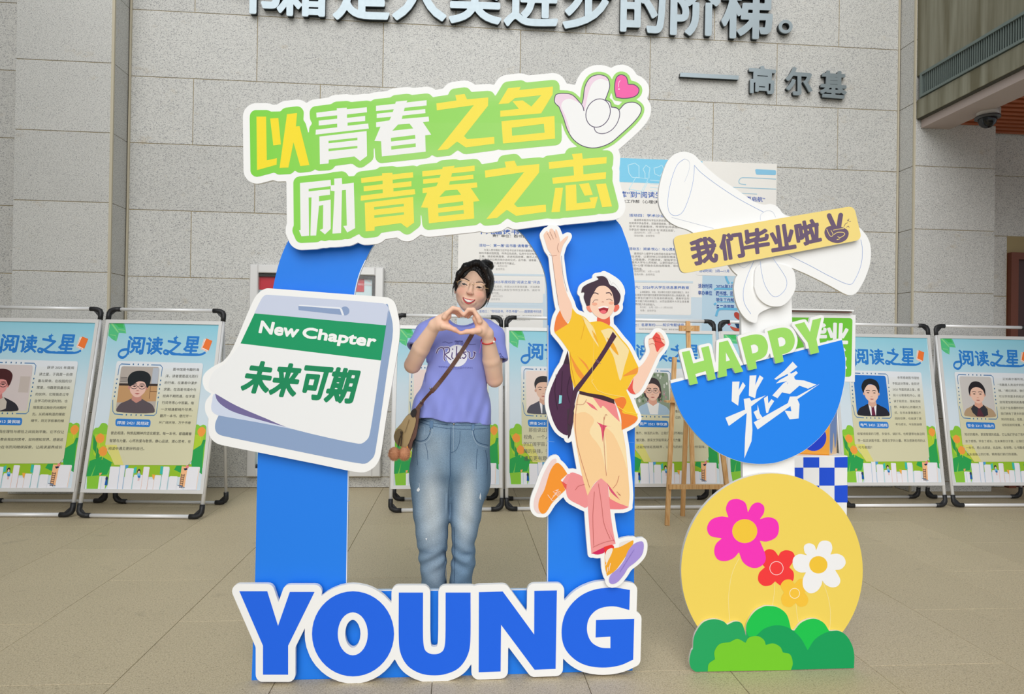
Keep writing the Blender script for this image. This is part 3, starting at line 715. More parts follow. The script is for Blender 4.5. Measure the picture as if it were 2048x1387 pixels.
    A.dots(hb(C2([(1400, 925)])), 0.010, '7a4a3a'); A.dots(hb(C2([(625, 1035)])), 0.014, '23262c'); A.dots(hb(C2([(625, 1048)])), 0.009, 'f3cdb5')
    A.poly(hb(C2([(600, 1065), (650, 1065), (655, 1100), (600, 1100)])), '7cc4ee'); A.poly(hb(C2([(605, 1100), (652, 1098), (645, 1130), (612, 1130)])), '2b7ac0')
    A.line(hb(C2([(618, 1130), (612, 1175)])), 0.004, 'e9a9a0'); A.line(hb(C2([(632, 1130), (628, 1175)])), 0.004, 'e9a9a0')
    A.poly(hb(C2([(105, 1135), (135, 1130), (130, 1240), (85, 1240)])), '1d5fae'); A.dots(hb(C2([(118, 1140)])), 0.011, '2a3a66')
    # card
    ct, cb_ = np.array([0.905, 0.92, 0.94]), np.array([0.85, 0.835, 0.70])
    def cg(p): t = min(1, max(0, (p[1]-0.26)/0.30)); return tuple(ct*(1-t)+cb_*t)
    TL, TR, BR, BL2, BL1 = hb(C1([(275, 622), (1690, 655)]))+hb(C2([(1452, 945), (240, 940), (92, 640)]))
    ring = rrect([TL, TR, BR, BL1], 0.03)
    L_ = rrect([TL, TR, BR, BL1], 0.03)[:18]; V = []
    # banded so the print's own colour change is followed
    vs = [0.22, 0.30, 0.36, 0.42, 0.48, 0.56]; xl = lambda v: TL[0]+(BL1[0]-TL[0])*(v-TL[1])/(BL1[1]-TL[1]); xr = lambda v: TR[0]+(BR[0]-TR[0])*(v-TR[1])/(BR[1]-TR[1])
    v0 = max(TL[1], TR[1]); A.poly(rrect([TL, TR, (xr(v0+.06), v0+.06), (xl(v0+.06), v0+.06)], 0.02), 'e7ebf0')
    vs = [v0+.035, v0+.1, v0+.16, v0+.22, v0+.3, 0.6]
    for a, b in zip(vs[:-1], vs[1:]): A.poly([(xl(a), a), (xr(a), a), (xr(b), b), (xl(b), b)], 'ffffff', cg); A.k -= 1
    A.k += 1
    A.poly([(xl(.6), .6), (xr(.6), .6), (BR[0], BR[1]-.03), (BR[0]-.03, BR[1]), BL2, BL1], 'd9d5b3'); A.poly([BL1, (BL1[0]+.1, BL1[1]), (BL2[0]+.08, BL2[1]), BL2], 'e2dc80')
    # dotted photo border
    fc = '3f7ab0'; wd = 0.006
    for pts in ([(295, 840), (318, 700), (350, 668), (495, 675)], [(838, 682), (990, 685), (1022, 720), (1005, 860)]): A.line(hb(C1(pts)), wd, fc)
    for pts in ([(235-30, 1215-1232), (207, 150), (235, 188), (365, 200)], [(700, 207), (850, 210), (885, 180), (910, 0)]): A.line(hb(C2(pts)), wd, fc)
    A.dots(hb(C1([(547, 673), (628, 675), (707, 678), (785, 680), (283, 900), (272, 965), (262, 1030), (252, 1095), (242, 1160), (997, 917), (989, 982), (981, 1047), (972, 1110), (963, 1177)])+C2([(418, 200), (493, 202), (571, 204), (647, 206)])), 0.0058, '3a6f9c')
    A.poly(rrect(hb(C2([(250, 255), (802, 270), (795, 380), (247, 366)])), 0.02), '3180d2')
PH = [HB(p) for p in C1([(350, 700), (978, 715)])+C2([(860, 172), (248, 155)])]
def portrait(A, kind):
    q = quadmap(PH); S = lambda pts: [q(x, y) for x, y in pts]; SM = lambda pts, n=4: [q(x, y) for x, y in smooth(pts, n)]
    bgc = {'room': 'b9aea6', 'pinkroom': 'd8cbc9', 'blue': '1e74d2', 'cream': 'f1dfd6', 'garden': '8d9c86', 'grey': 'cfcac6', 'pink': 'f3ded8'}[kind['bg']]
    A.poly(rrect(PH, 0.022), bgc)
    if kind['bg'] == 'room':
        A.poly(S([(0, .42), (1, .40), (1, .75), (0, .8)]), 'c79a6c'); A.poly(S([(0, .38), (1, .37), (1, .42), (0, .43)]), '3d302b'); A.poly(S([(.83, .02), (.99, .02), (.99, .37), (.83, .37)]), 'b9bfca')
        for k in range(4): A.line(S([(.02, .25+.03*k), (.2, .25+.03*k)]), 0.003, '4a4644')
        A.line(S([(.82, .42), (.82, .7)]), 0.004, '6d4a33'); A.line(S([(.82, .54), (1, .54)]), 0.004, '6d4a33')
    if kind['bg'] == 'garden':
        for k in range(60): A.dots(S([(random.uniform(.04, .96), random.uniform(.03, .7))]), random.uniform(.006, .014), random.choice(['5f7a56', '6f8a63', 'c9cfc4', '4d5f49', 'dfe3dc', 'b98f93']), 6); A.k -= 1
        A.k += 1
    if kind['bg'] == 'pinkroom': A.poly(S([(.72, .25), (.97, .25), (.97, .6), (.72, .6)]), 'c9bcb4')
    sh = kind['coat']; x = kind.get('x', .5)
    def o(pts): return [((a-.5)*1.28+x, b*.97+.035) for a, b in pts]
    if kind.get('long'): A.poly(SM(o([(.30, .30), (.36, .14), (.5, .09), (.64, .14), (.70, .30), (.71, .52), (.64, .60), (.36, .60), (.30, .5)])), kind['hair'])
    A.poly(SM([(x-.46, 1.0), (x-.42, .84), (x-.25, .76), (x-.1, .70), (x+.1, .70), (x+.26, .76), (x+.43, .84), (x+.47, 1.0)] if x > .4 else [(0, 1.0), (0, .82), (x-.1, .7), (x+.1, .7), (x+.3, .76), (x+.5, .86), (x+.55, 1)]), sh)
    if kind.get('suit'):
        A.poly(S(o([(.40, .69), (.60, .69), (.56, .99), (.44, .99)])), 'f4f1f4'); A.poly(S(o([(.47, .76), (.53, .76), (.55, .99), (.46, .99)])), kind['suit']); A.poly(S(o([(.45, .74), (.55, .74), (.53, .79), (.47, .79)])), kind['suit'])
    if kind.get('inner'): A.poly(S(o([(.36, .72), (.64, .72), (.60, 1), (.42, 1)])), kind['inner'])
    if kind.get('collar'): A.poly(S(o([(.30, .80), (.38, .69), (.48, .78), (.42, 1), (.33, .9)])), kind['collar']); A.poly(S(o([(.70, .80), (.62, .69), (.52, .78), (.60, 1), (.70, .95)])), kind['collar'])
    sk = kind['skin']
    A.poly(S(o([(.42, .56), (.58, .56), (.60, .72), (.5, .79), (.40, .72)])), kind['skin2'])
    A.poly(SM(o([(.335, .40), (.35, .26), (.5, .20), (.65, .26), (.665, .40), (.645, .54), (.56, .64), (.5, .66), (.44, .64), (.355, .54)])), sk)
    A.dots(S(o([(.325, .44), (.675, .44)])), 0.011, kind['skin2'])
    if kind['h'] == 'mop': hp = [(.29, .36), (.275, .22), (.35, .10), (.50, .06), (.65, .09), (.735, .2), (.72, .38), (.68, .44), (.62, .32), (.5, .30), (.42, .36), (.34, .42)]
    elif kind['h'] == 'short': hp = [(.32, .40), (.30, .26), (.36, .13), (.5, .08), (.64, .12), (.70, .26), (.68, .40), (.655, .30), (.58, .235), (.42, .245), (.345, .31)]
    elif kind['h'] == 'part': hp = [(.31, .42), (.28, .26), (.36, .10), (.52, .05), (.66, .11), (.71, .26), (.68, .42), (.65, .32), (.60, .23), (.48, .19), (.40, .25), (.345, .34)]
    else: hp = [(.31, .46), (.30, .28), (.38, .13), (.5, .085), (.62, .13), (.70, .28), (.69, .46), (.66, .34), (.60, .27), (.5, .235), (.40, .27), (.345, .34)]
    A.poly(SM(o(hp), 5), kind['hair'])
    for ex in (.425, .575):
        A.poly(S(o([(ex-.04, .415), (ex, .40), (ex+.04, .415), (ex, .43)])), '3a2a28'); A.line(S(o([(ex-.05, .365), (ex, .352), (ex+.05, .365)])), 0.004, kind['hair'])
    A.poly(S(o([(.48, .50), (.52, .50), (.53, .52), (.47, .52)])), kind['skin2']); A.poly(SM(o([(.45, .575), (.5, .565), (.55, .575), (.5, .592)])), 'b5605c')
    if kind.get('glass'):
        for ex in (.42, .58): A.line(S(o(ell(ex, .425, .066, .046, 14))), 0.0035, kind['glass'], closed=True)
        A.line(S(o([(.49, .42), (.51, .42)])), 0.003, kind['glass'])
def stand_text(A, tagt, lines9, rest, first=0, col='5d5c55'):
    A.text(tagt, hb(C2([(278, 288), (775, 302), (771, 352), (274, 340)])), 'f2f8fd', 0.009)
    for k, l in enumerate(lines9):
        if not l: continue
        k2 = k-1; x0, x1 = 1078-13.5*k2, 1618-14.5*k2; y = 850+101.5*k2; n = len(l); ind = 2 if k == 0 else 0
        pw = (x1-x0)/10.0
        a, b = (x0+pw*ind, x0+pw*10) if n+ind >= 8 else (x0+pw*ind, x0+pw*(ind+n))
        A.text(l, hb(C1([(a+4, y-24), (b-4, y-18), (b-10, y+28), (a-2, y+22)])), col, 0.0)
    for k, l in enumerate(rest):
        if not l: continue
        x0, x1 = 182-17*k, 1448-8*k; y0, y1 = 465+114*k, 478+112*k; full = 25 if len(l) > 21 else None
        f = 1.0 if full else len(l)/25
        xe = x0+(x1-x0)*f; ye = y0+(y1-y0)*f
        A.text(l, hb(C2([(x0, y0-24), (xe, ye-24), (xe-6, ye+24), (x0-6, y0+24)])), col, 0.0)
SK = dict(skin='f0c4ae', skin2='dfa68f')
K = [
 dict(bg='pinkroom', coat='2c2a33', skin='e79a96', skin2='cf7f7c', hair='4a1f22', h='mop', glass='3a2426', collar='c9bfb4', x=.22),
 dict(bg='room', coat='5d5258', skin='ecc0b2', skin2='c98d80', hair='1b2126', h='mop', glass='54474c', x=.5),
 dict(bg='pink', coat='8f97b0', hair='5a4a4c', h='girl', long=True, **SK),
 dict(bg='cream', coat='55525f', suit='5c6572', hair='2f2e33', h='short', skin='e8bfa8', skin2='d3a48e'),
 dict(bg='garden', coat='a9c2d6', inner='ecebe8', hair='3d3437', h='girl', long=True, glass='8d7b7d', **SK),
 dict(bg='cream', coat='40404c', suit='3d4a63', hair='2b2b30', h='short', **SK),
 dict(bg='blue', coat='24242f', suit='6b2540', hair='1d2026', h='part', skin='f0c9b5', skin2='dcae98'),
 dict(bg='grey', coat='b69a78', inner='5a2c38', collar='343238', hair='241f24', h='girl', **SK)]
TX = [
 ('电气 2413 黄佩瑜', ['获评 2025 年度阅', '读之星，于我是一份惊', '喜与荣幸。在校园的日', '常里，书籍是我最忠实', '的伙伴。它陪我走过专', '业学习的攻坚时刻，也', '陪我度过独处的闲暇时', '光。从机械构造的精密', '细节，到文学叙事的细'], ['腻情感，让我在理性与感性之间找到平衡。它不仅让', '我爱上阅读，教会我如何思考，如何感知世界。感谢这', '份荣誉，我会在书页间继续探索，让阅读滋养成长']),
 ('焊接 2421 吴翊政', ['图书馆是书籍的海', '洋，读者便是逐光而行', '的行者，在墨香中漫步', '求索，在浩瀚书海中与', '经典不期而遇，在字里', '行间寻得心中答案。每', '一次相逢都格外珍贵。', '翻开一本书，便打开一', '片广阔天地，万千书卷'], ['彼此相连，构筑起精神的坚实殿堂。每一本书，都蕴藏着', '智慧与力量。心怀热爱与敬畏，静心品读，潜心思考，在', '阅读中遇见更好的自己。']),
 ('', [], []),
 ('焊接 2413 ', [], ['那些读过的故事，给了我看', '视角，一个人的成长，从书', '的辽阔宇宙，就从书中打开', '障的抉择，于潇的人生路上', '遇见更有趣的彼此。']),
 ('房产 2521 李欣源', ['', '', '', '', '', '只', '看到', '己的', ''], ['情节、鲜活的人物，让我们学习不再枯燥', '慢沉静。原来文字能带来人大的力量', '还能悄悄拓宽眼界，让平凡的时光多了一份滋味。']),
 ('', [], []),
 ('电气 2421 王皓翔', ['非常感谢图书馆给', '予我这份荣誉，能获评', '2025 年度阅读之星，感', '到十分荣幸和开心。阅', '读于我而言，是拓宽视', '野、丰盈内心的最好方', '式，在书本里我遇见不', '同的世界，也收获了思', '考与成长。今后我会继'], ['续保持阅读的习惯，多读书、读好书，也希望带动身边同', '学一起走进图书馆，感受文字的力量。再次感谢老师的认', '可与鼓励！']),
 ('安全 2311 张晶丹', ['正如高尔基所说，', '“书籍是人类进步的阶', '梯。”通过阅读，我们', '可以学到更多的知识，', '变得更加聪明和勇敢。', '在这个信息爆炸的时代', '我们拥有了更多的获取', '知识的途径，但是，无', '论科技如何发展，书籍'], ['知识的载体，更是智慧的结晶，它让我们学会了思考，学', '会了感悟，学会了成长。在未来的日子里，让我们拿起每', '一本书，用心去阅读，去品味，去领悟。让书籍成为我们', '人生道路上的灯塔，照亮我们前行的道路。'])]
LB = ['poster stand at the far left edge, portrait of a person in glasses and dark jacket',
 'poster stand left of the blue calendar sign, portrait of a person with bushy black hair',
 'poster stand directly behind the smiling woman, mostly hidden by her and the calendar',
 'poster stand behind the right leg of the blue arch, portrait in grey suit and tie',
 'poster stand behind the wooden easel, portrait before green leaves',
 'poster stand behind the blue half disc, mostly hidden by it and the white pillar',
 'poster stand right of the blue half disc, portrait in dark suit on blue background',
 'poster stand at the far right edge, portrait of a woman in a tan jacket']
SP = [(-3.760, 5.155, -1.2, .345, .928), (-2.805, 5.118, -3.7, .345, .930), (-0.540, 5.232, 2.2, .30, .905), (0.375, 5.270, 1.5, .28, .905), (1.298, 5.300, 1.0, .26, .905), (2.232, 5.330, .6, .26, .93), (3.238, 5.345, .3, .25, .935), (4.215, 5.347, 0.0, .25, .94)]
# lean direction flips side to side in the photograph's left and right groups only through perspective
proto = {}
RD = 0.45      # how far back the rear foot stands
def rear_y(z): t = z/(SH-0.12); return RD+(lean(SH-0.12)-RD)*t
for i, (X, Y, rot, dep, wid) in enumerate(SP):
    t = thing('poster_stand', (X, Y, 0), LB[i], 'poster stand', 'reading star poster stands')
    t.rotation_euler = (0, 0, math.radians(rot)); t.scale = (wid/SW, dep/SD, 1); t['_b'] = (0.0, 0.0, 0.0)
    if not proto:
        P = rail_parts(); L = proto['list'] = []
        def reg(nm, mb_, m): L.append(mb_.obj(t, nm, m, True))
        for s_ in (0, 1):
            m = MB(); x = r if s_ == 0 else SW-r; m.tube([(x, lean(0.06), 0.06), (x, lean(SH-0.07), SH-0.07)], r); reg('front_post', m, M_TUBE)
        reg('top_rail', P['top_rail'], M_TUBE); reg('bottom_rail', P['bottom_rail'], M_TUBE)
        for sx, x in ((1, r), (-1, SW-r)):
            reg('corner_joint', elbow(x, SH-r, sx, -1, lean(SH-r), SD/SH), M_ELB); reg('corner_joint', elbow(x, 0.0185, sx, 1, 0.0, SD/SH), M_ELB)
        for s_, x in ((0, 0.02), (1, SW-0.02)):
            m = MB(); m.tube([(x+(0.012 if s_ else -0.0)*0, rear_y(0.06), 0.06), (x, lean(SH-0.12)+0.02, SH-0.12)], 0.0115); reg('rear_leg', m, M_BACK)
        m = MB(); m.tube([(0.07, RD, 0.017), (SW-0.07, RD, 0.017)], 0.0115); reg('rear_rail', m, M_BACK)
        for sx, x in ((1, 0.02), (-1, SW-0.02)): reg('corner_joint', elbow(x, 0.0185, sx, 1, RD, (lean(SH)-RD)/SH), M_ELB)
    else:
        for o in proto['list']:
            c = o.copy(); c.parent = t; COL.objects.link(c)
    m = MB()      # panel: aluminium edge + white board
    def prism(x0, x1, z0, z1, y0, y1):
        V = [(x, lean(z)+y, z) for x in (x0, x1) for y in (y0, y1) for z in (z0, z1)]
        m.add(V, [(0, 1, 3, 2), (4, 6, 7, 5), (0, 4, 5, 1), (2, 3, 7, 6), (0, 2, 6, 4), (1, 5, 7, 3)])
    zb, zt = 0.183, 1.478
    if 'panel' not in proto:
        prism(0.03, SW-0.03, zb+0.01, zt-0.01, -0.012, 0.004); pn = m.obj(t, 'panel', M_WHITE); proto['panel'] = pn
        m = MB(); prism(0.012, SW-0.012, zt-0.028, zt, -0.022, 0.006); prism(0.012, SW-0.012, zb, zb+0.026, -0.022, 0.006); prism(0.012, 0.036, zb+.026, zt-.028, -0.022, 0.006); prism(SW-0.036, SW-0.012, zb+.026, zt-.028, -0.022, 0.006)
        fr_ = m.obj(pn, 'panel_edge', M_ALU); proto['edge'] = fr_
        A = Art(place_stand); base_art(A); KB = A.k; ar = A.obj(pn, 'printed_background'); proto['art'] = ar
    else:
        pn = proto['panel'].copy(); pn.parent = t; COL.objects.link(pn)
        for nm in ('edge', 'art'):
            c = proto[nm].copy(); c.parent = pn; COL.objects.link(c)
    A = Art(place_stand); A.k = KB; portrait(A, K[i]); KB2 = A.k; A.obj(pn, 'printed_portrait')
    tg, l9, rs = TX[i]
    A = Art(place_stand); A.k = KB2
    if i == 3:
        A.text('焊接 2413 陈宇航', hb(C2([(278, 288), (775, 302), (771, 352), (274, 340)])), 'f2f8fd', 0.009)
        for k, l in enumerate(rs):
            y = 0.64+0.045*k; a = 0.14 if k else 0.19
            A.text(l, [(a, y), (a+0.0425*len(l), y), (a+0.0425*len(l), y+0.028), (a, y+0.028)], '6b6a62', 0.0)
    elif tg: stand_text(A, tg, l9, rs)
    if A.V: A.obj(pn, 'printed_text')
# ------------------------------------------------------------------ arch photo frame
T1 = Crop(450, 120, 3.467); T2 = Crop(850, 100, 3.302)
M_BLUE = mat('blue_board', '1c80f0', 0.5, spec=0.3); M_EDGE = mat('foam_edge', 'e9e7e3', 0.7)
YF = 2.62
fr = thing('photo_frame_standee', (-0.05, YF, 0), 'tall blue arch photo frame standee with title sign, calendar sign, jumping figure and YOUNG letters', 'photo frame')
outer = smooth([(503, 1363, 'c'), (510, 1165), (515, 930), (521, 800), (529, 700), (542, 600), (554, 540), (572, 490), (604, 440), (660, 400), (800, 372), (1000, 370), (1120, 380), (1190, 405), (1236, 444), (1249, 470), (1259, 500), (1265, 530), (1270, 575), (1271, 640), (1269.5, 900), (1268, 1170), (1265, 1340, 'c')], 5)
inner = smooth([(692, 1181, 'c'), (695, 1040), (697, 900), (700, 760), (704, 650), (709, 590), (718, 550), (731, 520), (747, 490), (775, 462), (830, 445), (900, 438), (980, 440), (1033, 459), (1060, 487), (1082, 525), (1092, 558), (1095, 600), (1095.5, 700), (1095, 1000), (1094, 1179, 'c')], 5)
arch = slab(fr, 'arch_board', [outer, inner], YF, 0.022, M_BLUE, edge=mat('pale_blue_edge', 'bcd4ee', 0.6))
A = Art(planeY(YF-0.0004))
for wl in (ribbon([(692, 1180.5), (1094, 1178.5)], 1.6), ribbon([(692.6, 1180), (695.5, 1000), (697.6, 860)], 1.6), ribbon(smooth([(704, 650), (709, 590), (718, 550), (731, 520)], 4, False), 1.6), ribbon([(1095.2, 1178), (1095.8, 1000), (1096, 650)], 1.4)): A.many(wl, 'f2f4f6')
A.line([(700, 1000), (694, 1002)], 1.0, '6aa8f5'); A.line([(1094, 882), (1109, 883)], 1.0, '6aaaf8'); A.line([(1245, 884), (1268, 884)], 1.0, '6aaaf8')
A.obj(arch, 'cut_edge_line')
# rear struts and feet
for px in (560, 1215):
    c = onY(px, 1350, YF)
    m = MB(); m.bar((c[0], YF+0.022, 1.1), (c[0], YF+0.46, 0.012), 0.035, 0.018); m.box(c[0]-0.02, c[0]+0.02, YF+0.02, YF+0.5, 0, 0.022); m.obj(fr, 'rear_strut', M_EDGE)
# ---- title sign
Yw_, Gr_, Wh_ = 'fbe32c', '97d94a', 'f3f3f2'
def mv(polys, dx, dy): return [[(p[0]+dx, p[1]+dy) for p in l] for l in polys]
def lerp_mv(polys, src, dst):
    """affine move by three reference points"""
    S = np.array([[*p, 1] for p in src], float); D = np.array(dst, float); Mx = np.linalg.solve(S, D)
    return [[tuple(np.array([p[0], p[1], 1.0])@Mx) for p in l] for l in polys]
YI = [[(218, 392), (285, 392), (290, 695), (360, 680), (358, 725), (222, 763)], [(313, 405), (370, 402), (388, 585), (335, 592)], [(430, 375), (500, 367), (492, 460), (517, 458), (585, 728), (522, 735), (475, 570), (440, 745), (378, 748)]]
QING = [[(633, 365), (775, 348), (775, 334), (845, 330), (845, 341), (983, 327), (985, 362), (846, 377), (846, 401), (972, 387), (972, 422), (850, 434), (850, 455), (993, 440), (997, 475), (628, 517), (630, 483), (778, 466), (778, 441), (650, 454), (650, 420), (778, 406), (778, 383), (635, 398)],
 [(655, 530), (982, 492), (985, 665), (937, 700), (897, 668), (720, 691), (718, 717), (658, 722)], [(718, 560), (918, 538), (918, 555), (718, 577)], [(718, 615), (918, 595), (918, 611), (718, 632)]]
QG = [[QING[0]], [QING[1], QING[2], QING[3]]]
CHUN = [[[(1047, 317), (1180, 303), (1185, 288), (1265, 280), (1258, 294), (1398, 278), (1398, 315), (1246, 331), (1240, 355), (1388, 340), (1390, 368), (1231, 385), (1226, 408), (1412, 392), (1415, 425), (1372, 431), (1430, 517), (1388, 522), (1392, 635), (1088, 668), (1082, 563), (1036, 561), (1078, 462), (1048, 465), (1048, 432), (1140, 418), (1152, 393), (1052, 402), (1052, 372), (1163, 360), (1170, 341), (1047, 354)],
 [(1200, 447), (1280, 441), (1305, 474), (1160, 490)], [(1150, 540), (1318, 519), (1320, 545), (1152, 565)], [(1152, 597), (1322, 577), (1323, 602), (1153, 621)]]]
ZHI = [[(75, 352), (208, 333), (200, 297), (262, 290), (277, 325), (418, 313), (416, 368), (258, 568), (278, 588), (457, 573), (459, 618), (270, 643), (212, 604), (150, 655), (82, 662), (322, 364), (78, 398)]]
MING = [[[(548, 252), (632, 243), (622, 264), (845, 241), (843, 292), (767, 418), (497, 441), (497, 401), (620, 388), (578, 338), (645, 332), (702, 373), (768, 298), (594, 317), (552, 352), (485, 357)]], [[(505, 470), (855, 435), (859, 585), (515, 617)], [(573, 513), (785, 487), (790, 545), (575, 566)]]]
LI = [[[(520, 852), (733, 830), (735, 874), (580, 893), (580, 910), (728, 895), (728, 933), (652, 943), (652, 980), (733, 967), (733, 1170), (693, 1208), (657, 1178), (679, 1168), (681, 1005), (652, 1010), (632, 1216), (592, 1217), (600, 952), (580, 953), (583, 1217), (530, 1221), (513, 1180), (524, 1177)]],
 [[(757, 822), (810, 817), (812, 860), (893, 850), (902, 1165), (848, 1195), (820, 1150), (845, 1147), (838, 900), (811, 903), (805, 1199), (745, 1203), (760, 908), (733, 905), (733, 868), (758, 866)]]]
ZHIW = [[[(817, 740), (980, 722), (970, 687), (1037, 680), (1042, 718), (1200, 705), (1198, 748), (1044, 764), (1046, 820), (1196, 805), (1194, 850), (845, 883), (840, 843), (984, 827), (980, 768), (820, 785)]], [[(860, 910), (912, 908), (890, 1068), (835, 1070)]],
 [[(928, 893), (998, 887), (1002, 1012), (1095, 1000), (1085, 975), (1143, 967), (1122, 1043), (930, 1062)]], [[(1017, 885), (1082, 877), (1108, 955), (1055, 962)]], [[(1130, 885), (1195, 880), (1235, 1032), (1170, 1038)]]]
G_ = {}
G_['yi'] = ([[T1(l)] for l in YI], Yw_)
G_['qing'] = ([[T1(l) for l in g] for g in QG], Wh_); G_['chun'] = ([[T1(l) for l in g] for g in CHUN], Wh_)
G_['zhi'] = ([[T2(l) for l in ZHI]], Yw_); G_['ming'] = ([[T2(l) for l in g] for g in MING], Yw_)
G_['li'] = ([[T1(l) for l in g] for g in LI], Wh_)
aq = ([(633, 365), (983, 327), (658, 722)], [(943, 818), (1303, 777), (975, 1187)])
G_['qing2'] = ([[T1(l) for l in lerp_mv(g, *aq)] for g in QG], Yw_)
b2 = lambda p: ((850+p[0]/3.302-450)*3.467, (100+p[1]/3.302-120)*3.467)
ac = ([(1047, 317), (1398, 278), (1392, 635)], [(1368, 770), b2((328, 762)), b2((325, 1112))])
G_['chun2'] = ([[T1(l) for l in lerp_mv(g, *ac)] for g in CHUN], Yw_)
az = ([(75, 352), (418, 313), (459, 618)], [(395, 795), (755, 752), (800, 1067)])
G_['zhi2'] = ([[T2(l) for l in lerp_mv(ZHI, *az)]], Yw_); G_['zhiw'] = ([[T2(l) for l in g] for g in ZHIW], Yw_)
hand = smooth(T2([(870, 292), (915, 286), (975, 298), (1035, 360, 'c'), (1045, 320), (1057, 240), (1092, 182), (1150, 163), (1203, 182), (1220, 235), (1205, 290), (1190, 328, 'c'), (1222, 345), (1230, 375, 'c'), (1262, 382), (1282, 395, 'c'), (1325, 352), (1385, 346), (1425, 375), (1422, 418), (1380, 475), (1300, 550), (1220, 615), (1130, 645), (1050, 636), (985, 595), (942, 530), (915, 450), (885, 375, 'c'), (857, 345), (858, 310)]), 5)
heart = smooth(T2([(1252, 262), (1256, 205), (1272, 172), (1300, 163), (1330, 180), (1342, 226, 'c'), (1382, 229), (1412, 255), (1405, 290), (1370, 312), (1310, 319), (1262, 312, 'c')]), 5)
allg = [g for v in G_.values() for g in v[0]]+[[hand], [heart]]
green = grow([g for v in G_.values() for g in v[0]], 13.2, 1.6)+grow([[hand]], 6.0, 1.6)+grow([[heart]], 6.5, 1.6)
gset = grow([[l] for l in green if len(l) > 3], 0.3, 1.6)
gset = [l for l in gset if abs(area2(l)) > 120]
white = [l for l in grow([[l] for l in green], 14.0, 2.0)]
white = [max(white, key=lambda l: abs(area2(l)))]
M_TITLE = mat('white_sign_board', 'f6f6f5', 0.5)
YT = YF-0.045
ts = slab(fr, 'title_sign', white, YT, 0.015, M_TITLE)
A = Art(planeY(YT-0.0004))
for g in fill_groups(gset):
    V, T = tess(g)
    def gc(p):
        t = min(1, max(0, (p[0]-490)/330)); return tuple(np.array([0.50, 0.84, 0.26])*(1-t)+np.array([0.645, 0.865, 0.46])*t)
    A._put(V, T, 'ffffff', [gc(p) for p in V]); A.k -= 1
A.k += 1
A.obj(ts, 'green_backing')
for nm, (gs, c) in G_.items():
    A = Art(planeY(YT-0.0006))
    for g in gs: A.poly(g, ('f8e553' if nm not in ('yi',) else Yw_) if c == Yw_ else c)
    o = A.obj(ts, 'printed_character'); del o['kind']
A = Art(planeY(YT-0.0006))
A.poly(hand, 'f4f4f4')
A.poly(smooth(T2([(858, 330), (866, 300), (915, 288), (975, 300), (1030, 352), (960, 322), (915, 335), (900, 375), (925, 430), (960, 540), (940, 530), (915, 450), (885, 378)]), 4), 'f0d5e6')
A.poly(smooth(T2([(1042, 350), (1050, 270), (1080, 190), (1140, 163), (1195, 178), (1212, 205), (1160, 190), (1110, 215), (1080, 280), (1060, 370), (1050, 400)]), 4), 'f0d5e6')
ink = '5a4f6a'
A.line(hand, 1.6, ink, closed=True)
for e in (T2([(1035, 360), (1045, 380), (1050, 403)]),): A.line(e, 1.7, ink)
A.poly([T2(ell(1202, 462, 84, 86, 26))[i] for i in range(26)], 'f4f4f4'); A.line(smooth(T2([(1230, 377), (1270, 384), (1286, 420), (1270, 480), (1230, 530), (1175, 552), (1130, 540), (1116, 508)]), 4, False), 1.5, ink)
fg = T2(ell(1143, 416, 78, 96, 30, rot=22)); A.poly(fg, 'f4f4f4'); A.line(fg, 1.6, ink, closed=True)
A.obj(ts, 'printed_hand_sign', 'white cartoon hand making a finger heart')
A = Art(planeY(YT-0.0006)); A.poly(heart, 'f468ae'); A.line(heart, 1.7, ink, closed=True); A.line(T2([(1290, 200), (1280, 215), (1278, 245)]), 1.1, 'fbe3f0', 3); A.dots(T2([(1281, 258)]), 1.6, 'fbe3f0'); A.obj(ts, 'printed_heart', 'pink heart with dark outline')
# ---- calendar sign
C6 = Crop(400, 560, 3.467); YC = YF-0.04
cal = smooth(C6([(375, 130), (410, 85), (450, 60), (490, 57), (900, 88), (1290, 118), (1335, 138), (1358, 175), (1375, 250), (1385, 330), (1378, 440), (1335, 700), (1290, 960), (1258, 1180), (1240, 1250), (1195, 1305), (1110, 1332), (800, 1272), (480, 1208), (150, 1142), (100, 1120), (68, 1080), (57, 1020), (60, 960, 'c'), (36, 905), (40, 840), (78, 787, 'c'), (35, 755), (18, 700), (30, 650), (80, 605), (160, 562, 'c'), (205, 510), (250, 420), (325, 240)]), 5)
cs = slab(fr, 'calendar_sign', [cal], YC, 0.015, M_TITLE)
A = Art(planeY(YC-0.0004))
A.poly(smooth(C6([(1290, 165), (1310, 200), (1338, 345), (1300, 620), (1215, 1190), (1185, 1245), (1125, 1272), (700, 1190), (165, 1080), (122, 1062), (105, 1030), (108, 985), (130, 935, 'c'), (500, 800, 'c'), (1000, 400, 'c')]), 4), '8fa6cb')
A.poly(smooth(C6([(378, 228, 'c'), (415, 150), (440, 112), (470, 101), (1265, 160), (1300, 180), (1308, 215), (1290, 316, 'c')]), 4), 'cdd5ea')
A.poly(smooth(C6([(108, 787), (84, 840), (78, 890), (95, 920), (135, 938), (400, 985), (660, 1035, 'c'), (400, 900)]), 4), 'd3dcf0')
A.poly(smooth(C6([(105, 786, 'c'), (118, 830), (160, 872), (240, 915), (420, 970), (655, 1032, 'c'), (450, 940), (250, 860)]), 4), '756c9e')
A.poly(smooth(C6([(283, 438, 'c'), (1256, 554, 'c'), (1215, 830), (1178, 1060), (1155, 1108), (1098, 1133), (660, 1036), (450, 955), (250, 868), (106, 786, 'c'), (60, 740), (90, 640), (180, 570)]), 4), 'f1f2f3')
A.line(C6([(1255, 390), (1262, 490)]), 0.8, '7288b4'); A.line(C6([(1305, 215), (1290, 316), (1250, 555)]), 0.9, '7f97c4')
A.poly(C6([(379, 230), (1291, 313), (1254, 556), (281, 438)]), '0f9a64')
